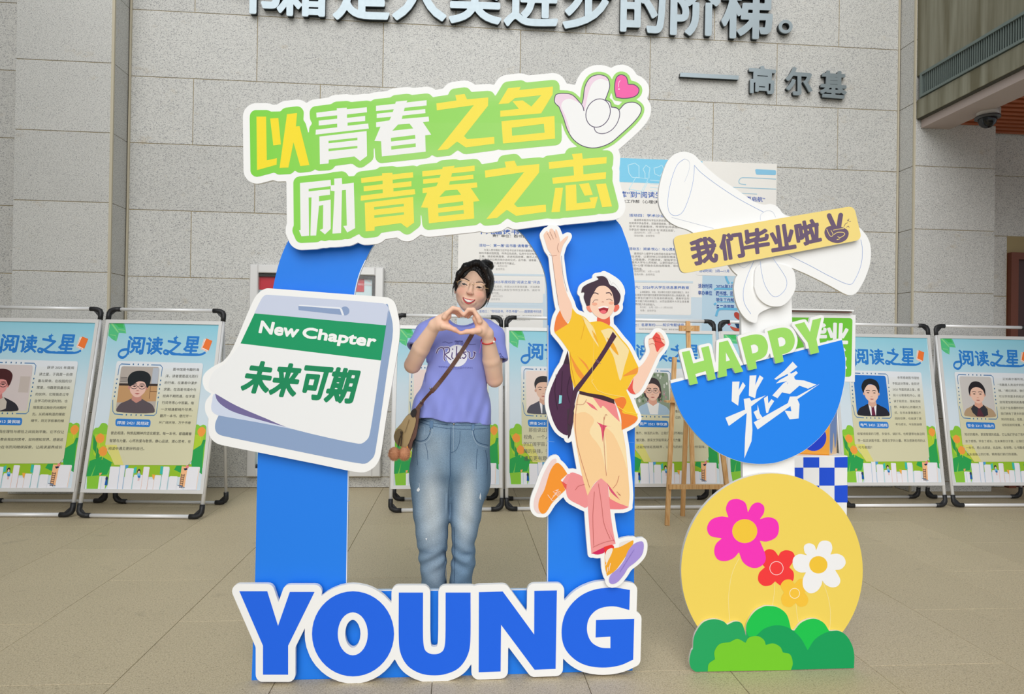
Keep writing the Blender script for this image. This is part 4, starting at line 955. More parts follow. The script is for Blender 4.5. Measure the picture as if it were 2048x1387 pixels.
A.poly(C6([(682, 178), (975, 200), (995, 242), (684, 207)]), '8ea3c9'); A.poly(C6(ell(1005, 213, 31, 31, 22)), '8ea3c9'); A.poly(C6([(690, 170), (970, 188), (985, 200), (1000, 243), (985, 243), (970, 200), (682, 178)]), 'e9edf6')
A.obj(cs, 'printed_calendar')
def word(A, s, quad, col, r, h=1.2): A.bold(s, quad, col, r, h); return A
A = Art(planeY(YC-0.0012)); word(A, 'New', C6([(428, 284), (690, 318), (672, 396), (410, 363)]), 'f6f7f6', 1.4, 0.5); word(A, 'Chapter', C6([(722, 328), (1226, 385), (1202, 486), (706, 415)]), 'f6f7f6', 1.4, 0.5); A.obj(cs, 'printed_words')
for ch, q in (('未', [(350, 560), (520, 580), (462, 785), (282, 768)]), ('来', [(545, 578), (716, 592), (650, 808), (477, 795)]), ('可', [(735, 598), (918, 612), (850, 828), (690, 812)]), ('期', [(935, 610), (1108, 626), (1050, 850), (862, 838)])):
    A = Art(planeY(YC-0.0012)); word(A, ch, C6(q), '128a5a', 2.6, 0.8); o = A.obj(cs, 'printed_character'); del o['kind']
# ---- YOUNG letters
CY = Crop(440, 1140, 2.327); YY = YF-0.04
LET = {'Y': [[(90, 97), (220, 97), (270, 258), (325, 100), (440, 100), (317, 350), (317, 485), (200, 485), (200, 350)]],
 'O': [ell(619, 295, 191, 198, 44), ell(618, 295, 70, 100, 32)],
 'U': [smooth([(832, 103, 'c'), (945, 103, 'c'), (945, 310), (952, 365), (972, 385), (997, 390), (1022, 385), (1042, 365), (1049, 310), (1050, 103, 'c'), (1166, 103, 'c'), (1165, 330), (1150, 400), (1110, 455), (1050, 482), (990, 488), (930, 478), (875, 445), (842, 390), (832, 320)], 5)],
 'N': [[(1205, 101), (1316, 98), (1462, 298), (1463, 95), (1568, 93), (1562, 458), (1464, 462), (1308, 253), (1306, 470), (1204, 474)]],
 'G': [smooth([(1908, 91, 'c'), (1830, 80), (1740, 90), (1665, 128), (1610, 195), (1590, 275), (1600, 350), (1640, 405), (1700, 440), (1780, 452), (1860, 442), (1923, 415, 'c'), (1928, 225, 'c'), (1750, 231, 'c'), (1748, 312, 'c'), (1817, 308, 'c'), (1817, 362, 'c'), (1770, 358), (1728, 332), (1708, 280), (1718, 222), (1760, 180), (1830, 167), (1905, 184, 'c')], 5)]}
wl = grow([[CY(l) for l in v] for v in LET.values()], 14.6, 1.6)
wl = [l for l in wl if abs(area2(l)) > 150]
ys = slab(fr, 'letter_board', wl, YY, 0.018, M_TITLE)
for k, v in LET.items():
    A = Art(planeY(YY-0.0005)); A.poly([CY(l) for l in v], '1c66ea'); o = A.obj(ys, 'printed_letter'); del o['kind']
# ---- jumping figure cutout
K1 = Crop(1030, 440, 3.648); K2 = Crop(1030, 760, 3.152); YK = YF-0.062
def s1(p, n=3): return smooth(K1(p), n)
def s2(p, n=3): return smooth(K2(p), n)
fig = []
def F(pts, col): fig.append((pts, col)); return pts
skin, sk2, dark = 'f7cfb8', 'ea9c82', '43303f'
bag = s1([(385, 950, 'c'), (352, 1048), (318, 1100), (262, 1225), (245, 1300), (252, 1380), (285, 1480), (330, 1545), (400, 1560), (440, 1400, 'c'), (425, 1230)])
F(bag, '4e2a4a')
F(s2([(328, 180, 'c'), (372, 180, 'c'), (362, 260), (352, 340), (334, 370, 'c'), (330, 300)]), dark)
F(s1([(385, 950, 'c'), (352, 1048, 'c'), (395, 1050, 'c')]), '3a2434')
# legs
F(s2([(350, 583), (395, 590), (425, 605, 'c'), (470, 700), (455, 800), (400, 782), (340, 748), (322, 700), (326, 640)]), 'ef9395')
F(s2([(300, 640), (330, 592, 'c'), (352, 588, 'c'), (326, 650, 'c')]), 'f2989a'); F(s2([(284, 630, 'c'), (326, 655, 'c'), (322, 692, 'c')]), 'e4574d')
F(s2([(588, 730, 'c'), (640, 768), (718, 798, 'c'), (680, 812), (600, 812, 'c')]), 'ee8185')
F(s2([(455, 725, 'c'), (500, 655), (540, 616, 'c'), (585, 648, 'c'), (600, 820), (615, 930), (634, 1030, 'c'), (560, 1055), (482, 1095, 'c'), (468, 930)]), 'f09a9a')
F(s2([(482, 1090, 'c'), (560, 1052), (570, 1050, 'c'), (562, 1085), (520, 1098)]), 'd3265e')
pants = s2([(400, 85, 'c'), (470, 85, 'c'), (545, 128), (600, 160), (640, 205), (668, 272), (690, 380), (702, 470), (714, 600), (722, 720), (716, 795, 'c'), (655, 775), (598, 745, 'c'), (588, 655, 'c'), (543, 617, 'c'), (500, 650), (457, 726, 'c'), (425, 610), (395, 460), (375, 330), (368, 250), (382, 140)])
F(pants, 'f7cf9a'); F(s2([(400, 85, 'c'), (385, 140), (372, 210), (440, 200), (500, 250), (470, 330), (540, 430), (578, 590), (575, 400), (560, 300), (620, 340), (680, 470), (705, 560), (700, 470), (668, 272), (640, 205), (560, 140), (470, 85, 'c')]), 'f8dfae')
F(s2([(470, 84, 'c'), (560, 100), (625, 135), (660, 262, 'c'), (610, 215), (555, 160), (540, 175), (500, 120)]), 'ef8a8c')
F(s2([(445, 133, 'c'), (490, 155), (522, 192, 'c'), (480, 170)]), 'e8707c'); F(s2([(515, 262, 'c'), (560, 282), (610, 292, 'c'), (570, 296), (552, 390, 'c'), (541, 300)]), 'dc4f70')
F(s2([(582, 650, 'c'), (620, 700), (662, 755, 'c'), (605, 705)]), 'd74f72'); F(s2([(560, 860, 'c'), (600, 960), (634, 1030, 'c'), (615, 1000)]), 'dc5278')
# socks, shoes
F(s2([(560, 1050, 'c'), (612, 1036), (622, 1062), (568, 1100, 'c')]), 'e8352f')
F(s2([(262, 500), (235, 500), (205, 540), (175, 600), (150, 670), (122, 745), (118, 800), (135, 832), (165, 838), (190, 812), (240, 600)]), 'eed3cf')
F(s2([(268, 520), (300, 545), (330, 590, 'c'), (288, 628, 'c'), (318, 690, 'c'), (270, 735), (232, 775), (195, 832), (165, 838), (147, 800), (155, 745), (185, 690), (215, 590), (240, 540)]), 'f5962e')
F(s2([(655, 1050, 'c'), (660, 1025), (695, 1012), (730, 1010), (700, 1040)]), 'e9e2dd')
F(s2([(565, 1105, 'c'), (600, 1065), (655, 1052), (700, 1030), (745, 1008), (735, 1050), (640, 1190), (580, 1232, 'c'), (568, 1180)]), 'f0a92c')
F(s2([(566, 1110, 'c'), (580, 1070), (615, 1058), (605, 1100), (575, 1150)]), 'efe6dc')
F(s2([(800, 1014), (812, 1045), (800, 1100), (760, 1145), (715, 1180), (690, 1220), (650, 1268), (612, 1284), (592, 1265), (603, 1225), (650, 1185), (690, 1130), (712, 1075), (750, 1030)]), 'a692dc')
# belt
F(s1([(470, 1243, 'c'), (560, 1262), (640, 1275), (722, 1300, 'c'), (726, 1340, 'c'), (600, 1300), (468, 1268, 'c')]), '402630')
# right arm and fist
F(s1([(880, 1090, 'c'), (930, 1050), (970, 990), (984, 950), (974, 905), (976, 868), (1002, 855), (1030, 816), (1062, 822), (1088, 862), (1096, 905), (1070, 950), (1040, 985), (985, 1105), (925, 1225), (890, 1262), (855, 1262), (855, 1180)]), skin)
F(s1([(1030, 818, 'c'), (1056, 842), (1068, 880), (1092, 912), (1060, 932), (1038, 962), (1024, 930), (1015, 880), (1002, 860)]), 'e9534a')
F(s1([(865, 1150, 'c'), (845, 1190), (820, 1232, 'c'), (845, 1262), (880, 1270, 'c'), (858, 1225)]), 'e8564a')
for a in ([(1015, 850), (1050, 845), (1078, 855)], [(1020, 875), (1060, 872), (1090, 885)], [(975, 865), (1000, 855), (1018, 862)]): pass
# neck, sleeve inside, raised arm
F(s1([(600, 700, 'c'), (690, 690, 'c'), (690, 768), (640, 765), (600, 750)]), 'e76349')
F(s1([(330, 652, 'c'), (300, 710), (285, 790), (290, 818, 'c'), (385, 758, 'c')]), 'ef8340')
F(s1([(218, 92), (232, 78), (246, 90), (254, 66), (270, 62), (284, 78), (292, 92), (296, 66), (308, 80), (324, 130), (330, 160, 'c'), (352, 138), (372, 122), (388, 116), (378, 140), (352, 178), (338, 225), (330, 262), (338, 330), (352, 440), (376, 530), (410, 605), (420, 660), (405, 720), (376, 748, 'c'), (345, 700), (318, 620), (300, 500), (280, 350), (270, 262), (240, 215), (222, 160), (208, 112)]), skin)
# shirt
shirt = s1([(418, 640, 'c'), (450, 680), (505, 705), (545, 745, 'c'), (620, 738), (700, 775), (735, 812), (780, 870), (830, 930), (900, 1072, 'c'), (893, 1115), (862, 1150), (820, 1230, 'c'), (812, 1240), (840, 1300), (868, 1370), (890, 1420), (892, 1455), (840, 1500), (778, 1528, 'c'), (772, 1420), (730, 1310, 'c'), (640, 1277), (545, 1262), (470, 1243, 'c'), (432, 1225, 'c'), (405, 1120), (395, 960, 'c'), (340, 880), (288, 818, 'c'), (385, 758, 'c'), (408, 715)])
F(shirt, 'f6c52e')
F(s1([(720, 1305, 'c'), (790, 1290), (812, 1330), (780, 1400), (850, 1420), (892, 1440), (870, 1480), (778, 1530, 'c'), (770, 1420)]), 'f07f35')
F(s1([(480, 690, 'c'), (545, 750), (580, 800), (610, 925, 'c'), (560, 850), (515, 760)]), 'f7dfa0')
F(s1([(625, 805, 'c'), (700, 790), (760, 860), (820, 930), (830, 960), (800, 1060), (770, 1170), (745, 1100), (720, 1000), (690, 940), (650, 850)]), 'f6dfa4')
F(s1([(400, 975, 'c'), (450, 1060), (520, 1160), (490, 1165), (440, 1100)]), 'f0963a'); F(s1([(455, 990, 'c'), (520, 1050), (545, 1110), (510, 1060)]), 'f0963a')
F(s1([(895, 1072, 'c'), (840, 1100), (785, 1138), (840, 1128), (890, 1115)]), 'f0963a'); F(s1([(560, 800, 'c'), (590, 840), (608, 905), (575, 850)]), 'f2b12c'); F(s1([(670, 855, 'c'), (720, 900), (755, 985), (700, 930)]), 'f2ab2b')
# bag strap over the shirt
F(K1([(713, 812), (740, 848), (630, 1020), (455, 1255), (420, 1400), (405, 1500), (382, 1480), (418, 1270), (432, 1225), (560, 1070), (650, 930)]), '4a2a42')
# head
F(s1([(520, 632), (535, 622), (556, 632), (568, 660), (550, 672), (528, 655)]), 'ef8e76'); F(s1([(722, 640), (735, 618), (755, 617), (760, 640), (742, 662), (722, 668)]), 'e9705c')
face = s1([(548, 640), (545, 590), (562, 530), (600, 488), (650, 478), (695, 492), (722, 540), (728, 610), (718, 660), (690, 700), (655, 722), (618, 715), (575, 685)])
F(face, 'f9d2b9')
hair = s1([(482, 528, 'c'), (492, 492), (530, 465), (580, 445), (608, 430), (592, 412, 'c'), (640, 408), (672, 430), (692, 472), (730, 490), (768, 545), (762, 595), (745, 618, 'c'), (722, 622, 'c'), (720, 580), (705, 525), (675, 490), (640, 478), (600, 490), (572, 535), (552, 572, 'c'), (546, 622, 'c'), (522, 626, 'c'), (508, 590), (500, 560), (505, 528)], 4)
F(hair, '43303f')
bodyl = [[p] for p, c in fig]
outl = grow(bodyl+[[s1([(640, 405), (700, 425), (755, 470), (776, 530), (740, 560)])]], 7.6, 1.3); outl = [max(outl, key=lambda l: abs(area2(l)))]
cf = slab(fr, 'jumping_figure_cutout', outl, YK, 0.014, M_TITLE, 'white-bordered cartoon person in yellow shirt leaping with one arm up')
A = Art(planeY(YK-0.0004))
for p, c in fig: A.poly(p, c)
A.poly(s1([(606, 636, 'c'), (645, 626), (683, 632, 'c'), (675, 665), (655, 682), (632, 680), (614, 662)]), 'a52632'); A.poly(s1([(606, 636, 'c'), (645, 624), (683, 632, 'c'), (676, 642), (645, 636), (612, 646)]), 'fbf3ee'); A.poly(s1([(618, 668), (642, 655), (666, 664), (655, 680), (634, 680)]), 'ef6d7a')
for q in ([(565, 606), (580, 583), (606, 582)], [(665, 580), (690, 576), (712, 590)]): A.line(K1(q), 0.9, '5a3a3c', 4)
for q in ([(548, 550), (580, 530), (608, 540)], [(662, 532), (690, 530), (705, 550)]): A.line(K1(q), 1.9, '43303f', 4)
A.poly(K1(ell(580, 612, 20, 11, 16)), 'f4b094'); A.poly(K1(ell(702, 604, 19, 11, 16)), 'f4b094'); A.line(K1([(632, 598), (640, 594), (648, 598)]), 0.8, 'c06b58')
A.line(K1([(250, 250), (275, 262), (305, 255)]), 0.5, 'b5715d'); ln = '8d5a4b'
for q in ([(270, 265), (285, 380), (300, 500), (318, 620)], [(338, 260), (350, 400), (380, 520)], [(318, 170), (308, 205), (322, 235)], [(235, 95), (262, 145)], [(255, 85), (280, 140)], [(285, 80), (300, 130)]): A.line(K1(q), 0.55, ln, 3)
for q in ([(1012, 848), (1056, 862), (1086, 870)], [(1008, 880), (1060, 890), (1092, 905)], [(975, 868), (1015, 858), (1024, 882)], [(978, 905), (1010, 900), (1030, 930)]): A.line(K1(q), 0.6, 'b9483f', 3)
A.line(K1([(570, 1160), (560, 1180), (600, 1240), (660, 1265), (800, 1290)]), 0.9, 'fbe58a'); A.line(K1([(568, 760), (575, 900), (565, 1100), (555, 1180)]), 0.5, 'fae27e'); A.line(K2([(640, 160), (700, 200), (775, 212)]), 1.4, 'fbe04c')
A.line(K1([(480, 870), (505, 760), (490, 700)]), 0.5, 'd89a28', 3); A.line(K1([(400, 960), (412, 1080), (440, 1210)]), 0.5, 'b56f28'); A.line(K1([(610, 1030), (585, 1015)]), 1.0, '8c6b8a'); A.line(K1([(625, 1045), (590, 1030)]), 0.6, '9c7a99')
A.poly(K1([(322, 1275), (342, 1278), (338, 1335), (318, 1338)]), '8bd5dd'); A.line(K1([(345, 1100), (340, 1200), (335, 1275)]), 0.7, '2b1828'); A.line(K1([(300, 1120), (290, 1250), (310, 1380)]), 0.8, '301b2e', 3); A.line(K1([(400, 1140), (380, 1240), (400, 1330)]), 0.8, '301b2e', 3)
for q in ([(400, 85), (380, 240), (395, 420), (470, 675)], [(385, 150), (430, 150), (450, 120)], [(560, 230), (560, 390), (575, 600)], [(500, 700), (490, 850), (495, 1040)], [(525, 650), (545, 780), (560, 900), (600, 1000)], [(380, 690), (400, 665), (438, 655)], [(490, 1050), (560, 1020), (625, 1005)], [(655, 600), (640, 650), (615, 680)], [(640, 700), (665, 725), (650, 715)], [(560, 250), (570, 215), (580, 220)]): A.line(K2(q), 0.65, 'b4564f', 3)
for k in range(4): A.line(K2([(228-4*k+k*14, 748-18*k), (262-4*k+k*6, 712-6*k), (280+k*3, 735-10*k)]), 0.8, 'fbf0e0')
A.line(K2([(205, 720), (235, 760), (285, 745), (240, 700), (275, 685)]), 0.9, 'fbf0e0')
for k in range(4): A.line(K2([(690-20*k+60, 1085+32*k-20), (720-20*k, 1110+32*k)]), 0.6, '8570c4', 3)
A.line(K2([(570, 1165), (590, 1120), (600, 1085)]), 1.2, 'f7f0e6'); A.line(K2([(590, 1200), (600, 1150)]), 1.2, 'f7f0e6'); A.line(K2([(578, 1210), (585, 1175)]), 1.2, 'f7f0e6')
A.obj(cf, 'printed_figure')
# hair highlight left unprinted
A = Art(planeY(YK-0.0004)); A.line(K1([(655, 408), (690, 440), (705, 470), (715, 455), (750, 490), (768, 530)]), 0.4, 'b8b4b8', 4); A.obj(cf, 'printed_hair_line')
# ------------------------------------------------------------------ right-hand standee: disc, pillar, half disc, bow
YR = 2.61
C5 = Crop(1300, 280, 3.468); C4 = Crop(1320, 600, 3.852); CD = Crop(1340, 930, 3.226)
st = thing('graduation_standee', (1.29, YR, 0), 'tall standee with white bow on top, blue half disc reading HAPPY, and yellow flower disc', 'standee')
M_YEL = mat('yellow_board', 'f2d55c', 0.5); 
pl_ = slab(st, 'white_pillar', [[(1482, 590), (1583, 575), (1590, 985), (1486, 985)]], YR+0.022, 0.02, M_TITLE)
c = onY(1535, 1340, YR); m = MB(); m.box(c[0]-0.095, c[0]+0.095, YR+0.024, YR+0.044, 0.0, onY(1535, 950, YR)[2]); m.box(c[0]-0.02, c[0]+0.02, YR+0.02, YR+0.45, 0, 0.022); m.bar((c[0], YR+0.044, 1.0), (c[0], YR+0.42, 0.012), 0.04, 0.018); m.obj(st, 'rear_support', M_EDGE)
disc = [p for p in ell(658, 680, 586, 628, 96)]
disc = [p for p in disc if p[1] < 1096]
disc = sorted(disc, key=lambda p: (math.degrees(math.atan2(p[1]-680, p[0]-658))-90) % 360)
sil = smooth([(165, 1331, 'c'), (135, 1305), (125, 1255), (138, 1195), (148, 1180), (152, 1120), (170, 1070), (215, 1012), (280, 992), (340, 1004), (370, 1028, 'c'), (700, 950, 'c'), (1040, 1069, 'c'), (1095, 1070), (1140, 1100), (1175, 1160), (1189, 1225), (1187, 1307, 'c')], 5)
bd_ = grow([[CD(disc)], [CD(sil)]], 0.01, 1.0); bd_ = [max(bd_, key=lambda l: abs(area2(l)))]
ds = slab(st, 'flower_disc', [CD(disc)], YR, 0.018, M_YEL, edge=M_EDGE)
A = Art(planeY(YR-0.0004))
for q in ([(445, 600), (400, 700), (378, 850), (385, 1000)], [(675, 760), (672, 830), (660, 905)], [(985, 745), (1020, 850), (1035, 950), (1030, 1060)], [(812, 890), (818, 950), (828, 1010)]): A.line(CD(q), 0.9, 'f7e7a4', 5)
A.obj(ds, 'printed_stems')
def flower(nm, pts, col, ring, lab):
    A = Art(planeY(YR-0.0006)); A.k = 3 if nm == 'w' else (2 if nm == 'g' else (1 if nm == 'r' else 4)); A.poly(smooth(CD(pts), 5), col); ring(A); o = A.obj(ds, 'printed_flower', lab); del o['kind']
flower('p', [(503, 303, 'c'), (488, 245), (455, 222), (418, 217), (380, 232), (361, 280), (377, 335, 'c'), (325, 330), (265, 352), (239, 405), (262, 455), (335, 470, 'c'), (295, 510), (286, 565), (310, 608), (360, 617), (410, 598), (445, 560, 'c'), (470, 622), (515, 656), (565, 660), (608, 630), (616, 580), (580, 487, 'c'), (630, 490), (688, 460), (703, 400), (685, 352), (635, 334), (580, 347, 'c'), (606, 305), (605, 262), (570, 239), (530, 255)], 'f633bb', lambda A: A.poly(CD(ell(482, 424, 81, 77, 40)), 'f4c83c'), 'large magenta flower with yellow centre')
flower('r', [(700, 585, 'c'), (715, 560), (750, 547), (792, 560), (804, 600), (770, 658, 'c'), (797, 690), (795, 740), (760, 775), (715, 775), (678, 748, 'c'), (650, 772), (605, 777), (570, 745), (575, 695), (612, 657, 'c'), (590, 625), (600, 570), (630, 542), (670, 548)], 'f43a3c', lambda A: A.line(CD(ell(687, 663, 43, 43, 30)), 1.2, 'f6d9d9', closed=True), 'red flower with ring centre')
flower('w', [(943, 548, 'c'), (930, 515), (895, 502), (865, 520), (868, 560), (885, 580, 'c'), (835, 572), (800, 592), (791, 630), (805, 670), (840, 690), (877, 690, 'c'), (857, 735), (862, 790), (900, 824), (945, 813), (975, 775), (983, 742, 'c'), (1005, 770), (1045, 787), (1085, 775), (1098, 735), (1065, 674, 'c'), (1105, 668), (1133, 632), (1120, 590), (1080, 570), (1035, 575, 'c'), (1047, 535), (1035, 497), (1000, 485), (965, 497)], 'f1f1f3', lambda A: A.poly(CD(ell(957, 641, 59, 56, 32)), 'f3c63a'), 'white flower with yellow centre')
flower('g', [(803, 765, 'c'), (780, 738), (740, 740), (714, 775), (735, 820, 'c'), (718, 855), (730, 900), (775, 914), (810, 888, 'c'), (840, 912), (880, 900), (892, 860), (868, 820, 'c'), (890, 790), (880, 745), (840, 732)], 'f6c53e', lambda A: A.line(CD(ell(804, 825, 32, 32, 26)), 1.0, 'fbf3d8', closed=True), 'small golden flower with ring centre')
M_GRN = mat('green_board', '0fa55e', 0.5)
hb_ = slab(st, 'grass_board', [CD(smooth([(490, 1100, 'c'), (497, 1030), (540, 950), (600, 912), (645, 907), (700, 918), (755, 965), (783, 1063, 'c'), (805, 1065, 'c'), (850, 1012), (925, 988), (990, 1014), (1027, 1068, 'c'), (1095, 1070), (1140, 1100), (1175, 1160), (1189, 1225), (1187, 1307, 'c'), (640, 1322), (165, 1331, 'c'), (135, 1305), (125, 1255), (138, 1195), (148, 1180), (152, 1120), (170, 1070), (215, 1012), (280, 992), (340, 1004), (370, 1028, 'c'), (420, 1007), (465, 1022)], 5))], YR-0.012, 0.011, M_GRN, edge=M_EDGE)
A = Art(planeY(YR-0.0126))
A.poly(CD(smooth([(508, 1110, 'c'), (490, 1060, 'c'), (497, 1015), (540, 950), (600, 912), (645, 907), (700, 918), (755, 965), (783, 1063, 'c'), (700, 1100, 'c')], 5)), '17c44f'); A.poly(CD(smooth([(800, 1068, 'c'), (850, 1012), (925, 988), (990, 1014), (1027, 1068, 'c'), (950, 1180, 'c'), (890, 1193, 'c')], 5)), '17c44f')
A.poly(CD(smooth([(508, 1103, 'c'), (555, 1100, 'c'), (610, 1052), (690, 1031), (770, 1050), (840, 1110), (888, 1192, 'c'), (935, 1122), (1000, 1080), (1060, 1066), (1095, 1070), (1140, 1100), (1175, 1160), (1189, 1225), (1187, 1307, 'c'), (500, 1320, 'c')], 5)), '0fa05a')
A.poly(CD(smooth([(243, 1329, 'c'), (250, 1280), (290, 1250, 'c'), (287, 1200), (320, 1152), (385, 1140, 'c'), (435, 1119), (487, 1144, 'c'), (510, 1110), (565, 1101), (605, 1125), (618, 1158, 'c'), (665, 1148), (710, 1170), (728, 1206, 'c'), (775, 1220), (792, 1275), (780, 1320, 'c')], 5)), '77cb2c')
A.obj(hb_, 'printed_hedge')
# half disc + HAPPY
arc = smooth([(80, 618, 'c'), (92, 680), (130, 800), (170, 885), (220, 960), (290, 1045), (370, 1118), (470, 1185), (590, 1235), (700, 1258), (800, 1262), (900, 1250), (1000, 1215), (1100, 1165), (1180, 1105), (1260, 1025), (1330, 920), (1375, 820), (1405, 720), (1425, 610), (1430, 520), (1427, 430), (1398, 292, 'c')], 5)
sd = slab(st, 'half_disc', [C4(arc)], YR, 0.016, M_TITLE)
A = Art(planeY(YR-0.0005))
A.poly(C4(smooth([(82, 640, 'c'), (92, 690), (130, 800), (170, 885), (220, 960), (290, 1045), (370, 1118), (470, 1183), (590, 1233), (700, 1256), (800, 1260), (900, 1248), (1000, 1213), (1100, 1163), (1180, 1103), (1260, 1023), (1330, 918), (1375, 818), (1403, 718), (1423, 610), (1428, 520), (1425, 430), (1402, 306, 'c')], 5)), '1f86f4')
A.obj(sd, 'printed_blue_field')
BY = [[[(557, 627), (613, 626), (606, 692), (638, 630), (659, 658), (612, 732), (602, 812), (552, 778)]], [[(690, 580), (743, 578), (733, 655), (768, 577), (797, 598), (745, 690), (733, 755), (684, 735)]],
 [[(645, 760), (690, 752), (702, 775), (815, 732), (702, 818), (712, 1000), (705, 1085), (650, 1217), (655, 1060), (668, 868), (530, 968), (504, 905), (655, 842)]],
 [[(720, 860), (750, 845), (752, 803), (770, 875), (792, 905), (748, 918)]], [[(800, 755), (830, 735), (834, 795), (858, 762), (880, 776), (845, 830), (832, 868), (818, 868)]],
 [[(722, 940), (985, 792), (1000, 742), (1055, 740), (1232, 643), (1058, 762), (1075, 800), (1068, 910), (998, 917), (960, 850), (1012, 855), (1005, 815), (752, 995)]],
 [[(1022, 473), (1059, 513), (1002, 558), (895, 612), (880, 606), (960, 540)]], [[(893, 641), (925, 612), (1048, 545), (1062, 560), (1028, 592), (985, 622)]],
 [[(1012, 580), (1045, 612), (1110, 618), (1205, 650), (1140, 681), (1040, 646)]], [[(985, 555), (1030, 572), (1045, 648), (1080, 652), (1000, 722), (935, 708), (985, 640)]], [[(988, 618), (975, 662), (905, 755), (865, 733), (950, 640)]]]
A = Art(planeY(YR-0.0009))
for g in BY: A.poly([C4(l) for l in g], 'f1f2f3')
A.obj(sd, 'printed_brush_characters')
HP = {'H': [[(168, 400), (228, 387), (256, 487), (340, 463), (316, 366), (376, 352), (431, 605), (370, 621), (352, 545), (272, 568), (293, 641), (230, 655)]],
 'A': [[(455, 325), (523, 310), (642, 548), (580, 563), (558, 520), (512, 531), (517, 583), (448, 598)], [(507, 400), (540, 462), (509, 471)]],
 'P': [smooth([(619, 291, 'c'), (700, 268), (760, 264), (805, 285), (831, 345), (822, 410), (790, 445), (737, 466, 'c'), (747, 526, 'c'), (682, 541, 'c')], 4), smooth([(699, 348, 'c'), (728, 340), (752, 355), (756, 385), (742, 402), (711, 410, 'c')], 4)],
 'P2': [smooth([(828, 238, 'c'), (900, 217), (965, 212), (1010, 235), (1038, 298), (1028, 360), (995, 398), (942, 418, 'c'), (954, 472, 'c'), (890, 489, 'c')], 4), smooth([(907, 292, 'c'), (935, 284), (960, 298), (966, 330), (950, 350), (920, 358, 'c')], 4)],
 'Y': [[(1037, 188), (1112, 168), (1156, 245), (1176, 152), (1243, 136), (1205, 300), (1226, 402), (1160, 419), (1138, 325)]]}
hl = grow([[C4(l) for l in v] for v in HP.values()], 5.6, 1.0)
def clip_above(l, a, b):
    f = lambda p: (b[0]-a[0])*(p[1]-a[1])-(b[1]-a[1])*(p[0]-a[0]); out = []
    for p, q in zip(l, l[1:]+l[:1]):
        fp, fq = f(p), f(q)
        if fp <= 0: out.append(p)
        if (fp < 0) != (fq < 0): t = fp/(fp-fq); out.append((p[0]+(q[0]-p[0])*t, p[1]+(q[1]-p[1])*t))
    return out
ln_ = C4([(82, 640), (1402, 306)])
hl = [clip_above(l, *ln_) for l in hl if abs(area2(l)) > 30]; hl = [l for l in hl if len(l) > 3]
ll = grow([hl]+[[C4(l) for l in v] for v in HP.values()], 0.05, 0.7); ll = [l for l in ll if abs(area2(l)) > 12]
hp = slab(st, 'happy_letter_board', ll, YR-0.016, 0.014, M_TITLE)
for v in HP.values():
    A = Art(planeY(YR-0.0165)); A.poly([C4(l) for l in v], '9fdc68'); o = A.obj(hp, 'printed_letter'); del o['kind']
# the lower halves of the letters lie on the blue field without a white border
# bow
bowp = smooth(C5([(235, 80), (300, 98), (345, 140), (400, 195), (480, 262), (600, 342), (720, 425), (790, 447), (835, 442), (885, 462), (925, 510), (975, 528), (1200, 560), (1420, 590), (1485, 640), (1520, 700), (1533, 770), (1525, 860), (1495, 950), (1465, 1010), (1435, 1055), (1395, 1074), (1350, 1065), (1240, 1005), (1100, 935), (983, 885, 'c'), (1005, 940), (1010, 1000), (985, 1080), (940, 1130), (870, 1150), (760, 1200), (740, 1262), (690, 1255), (640, 1210), (600, 1130), (583, 1040), (590, 970), (607, 935, 'c'), (575, 905), (550, 870), (450, 760), (290, 636), (190, 598), (125, 558), (80, 495), (60, 430), (62, 340), (85, 240), (120, 150), (170, 98)]), 5)
bw = slab(st, 'bow_board', [bowp], YR-0.006, 0.014, M_TITLE)
tail = smooth(C5([(724, 1018, 'c'), (745, 1080), (790, 1128), (850, 1152), (920, 1146), (972, 1100), (1005, 1040), (1010, 985), (985, 890), (850, 850), (740, 880)]), 5)
bw2 = slab(st, 'bow_tail_layer', [tail], YR-0.016, 0.009, M_TITLE)
A = Art(planeY(YR-0.0165)); ib = '6f95d8'
A.line(C5([(765, 840), (775, 920), (800, 1010), (850, 1080), (900, 1075), (945, 1020), (940, 950), (850, 815)]), 0.6, ib, 5); A.obj(bw2, 'blue_ink_line')
A = Art(planeY(YR-0.0065))
for q, cl in (([(240, 130), (190, 170), (150, 270), (125, 400), (130, 490), (170, 523), (225, 500), (270, 400), (300, 280), (308, 175)], 1), ([(240, 130), (272, 150), (270, 210), (240, 290)], 0), ([(308, 175), (360, 230), (480, 320), (620, 410), (790, 500)], 1), ([(150, 535), (300, 575), (440, 612)], 0), ([(765, 555), (770, 515), (810, 490), (850, 497), (872, 535)], 0), ([(960, 797), (1100, 865), (1250, 945), (1380, 1000), (1425, 960), (1465, 860), (1473, 760), (1463, 690)], 1), ([(720, 840), (680, 930), (648, 1040), (655, 1130), (700, 1205)], 1), ([(600, 850), (650, 885), (695, 850)], 0)):
    A.line(C5(q), 0.6 if cl else 0.5, ib if cl else 'b9c3d8', 5)
A.obj(bw, 'blue_ink_line')
bq = C5([(157, 668), (1415, 455), (1470, 690), (215, 928)])
M_BAN = mat('yellow_banner', 'f5dc84', 0.5)
bn = slab(st, 'yellow_banner', [rrect(bq, 14, 8)], YR-0.03, 0.012, M_BAN, edge=M_EDGE)
for ch, q in (('我', [(275, 695), (448, 668), (470, 838), (305, 866)]), ('们', [(478, 662), (628, 640), (655, 805), (500, 832)]), ('毕', [(645, 632), (815, 605), (828, 770), (665, 796)]), ('业', [(828, 605), (985, 580), (1010, 745), (850, 772)]), ('啦', [(1003, 575), (1160, 547), (1187, 700), (1030, 735)])):
    A = Art(planeY(YR-0.0305)); A.bold(ch, C5(q), '6d5a74', 2.1, 0.7); o = A.obj(bn, 'printed_character'); del o['kind']
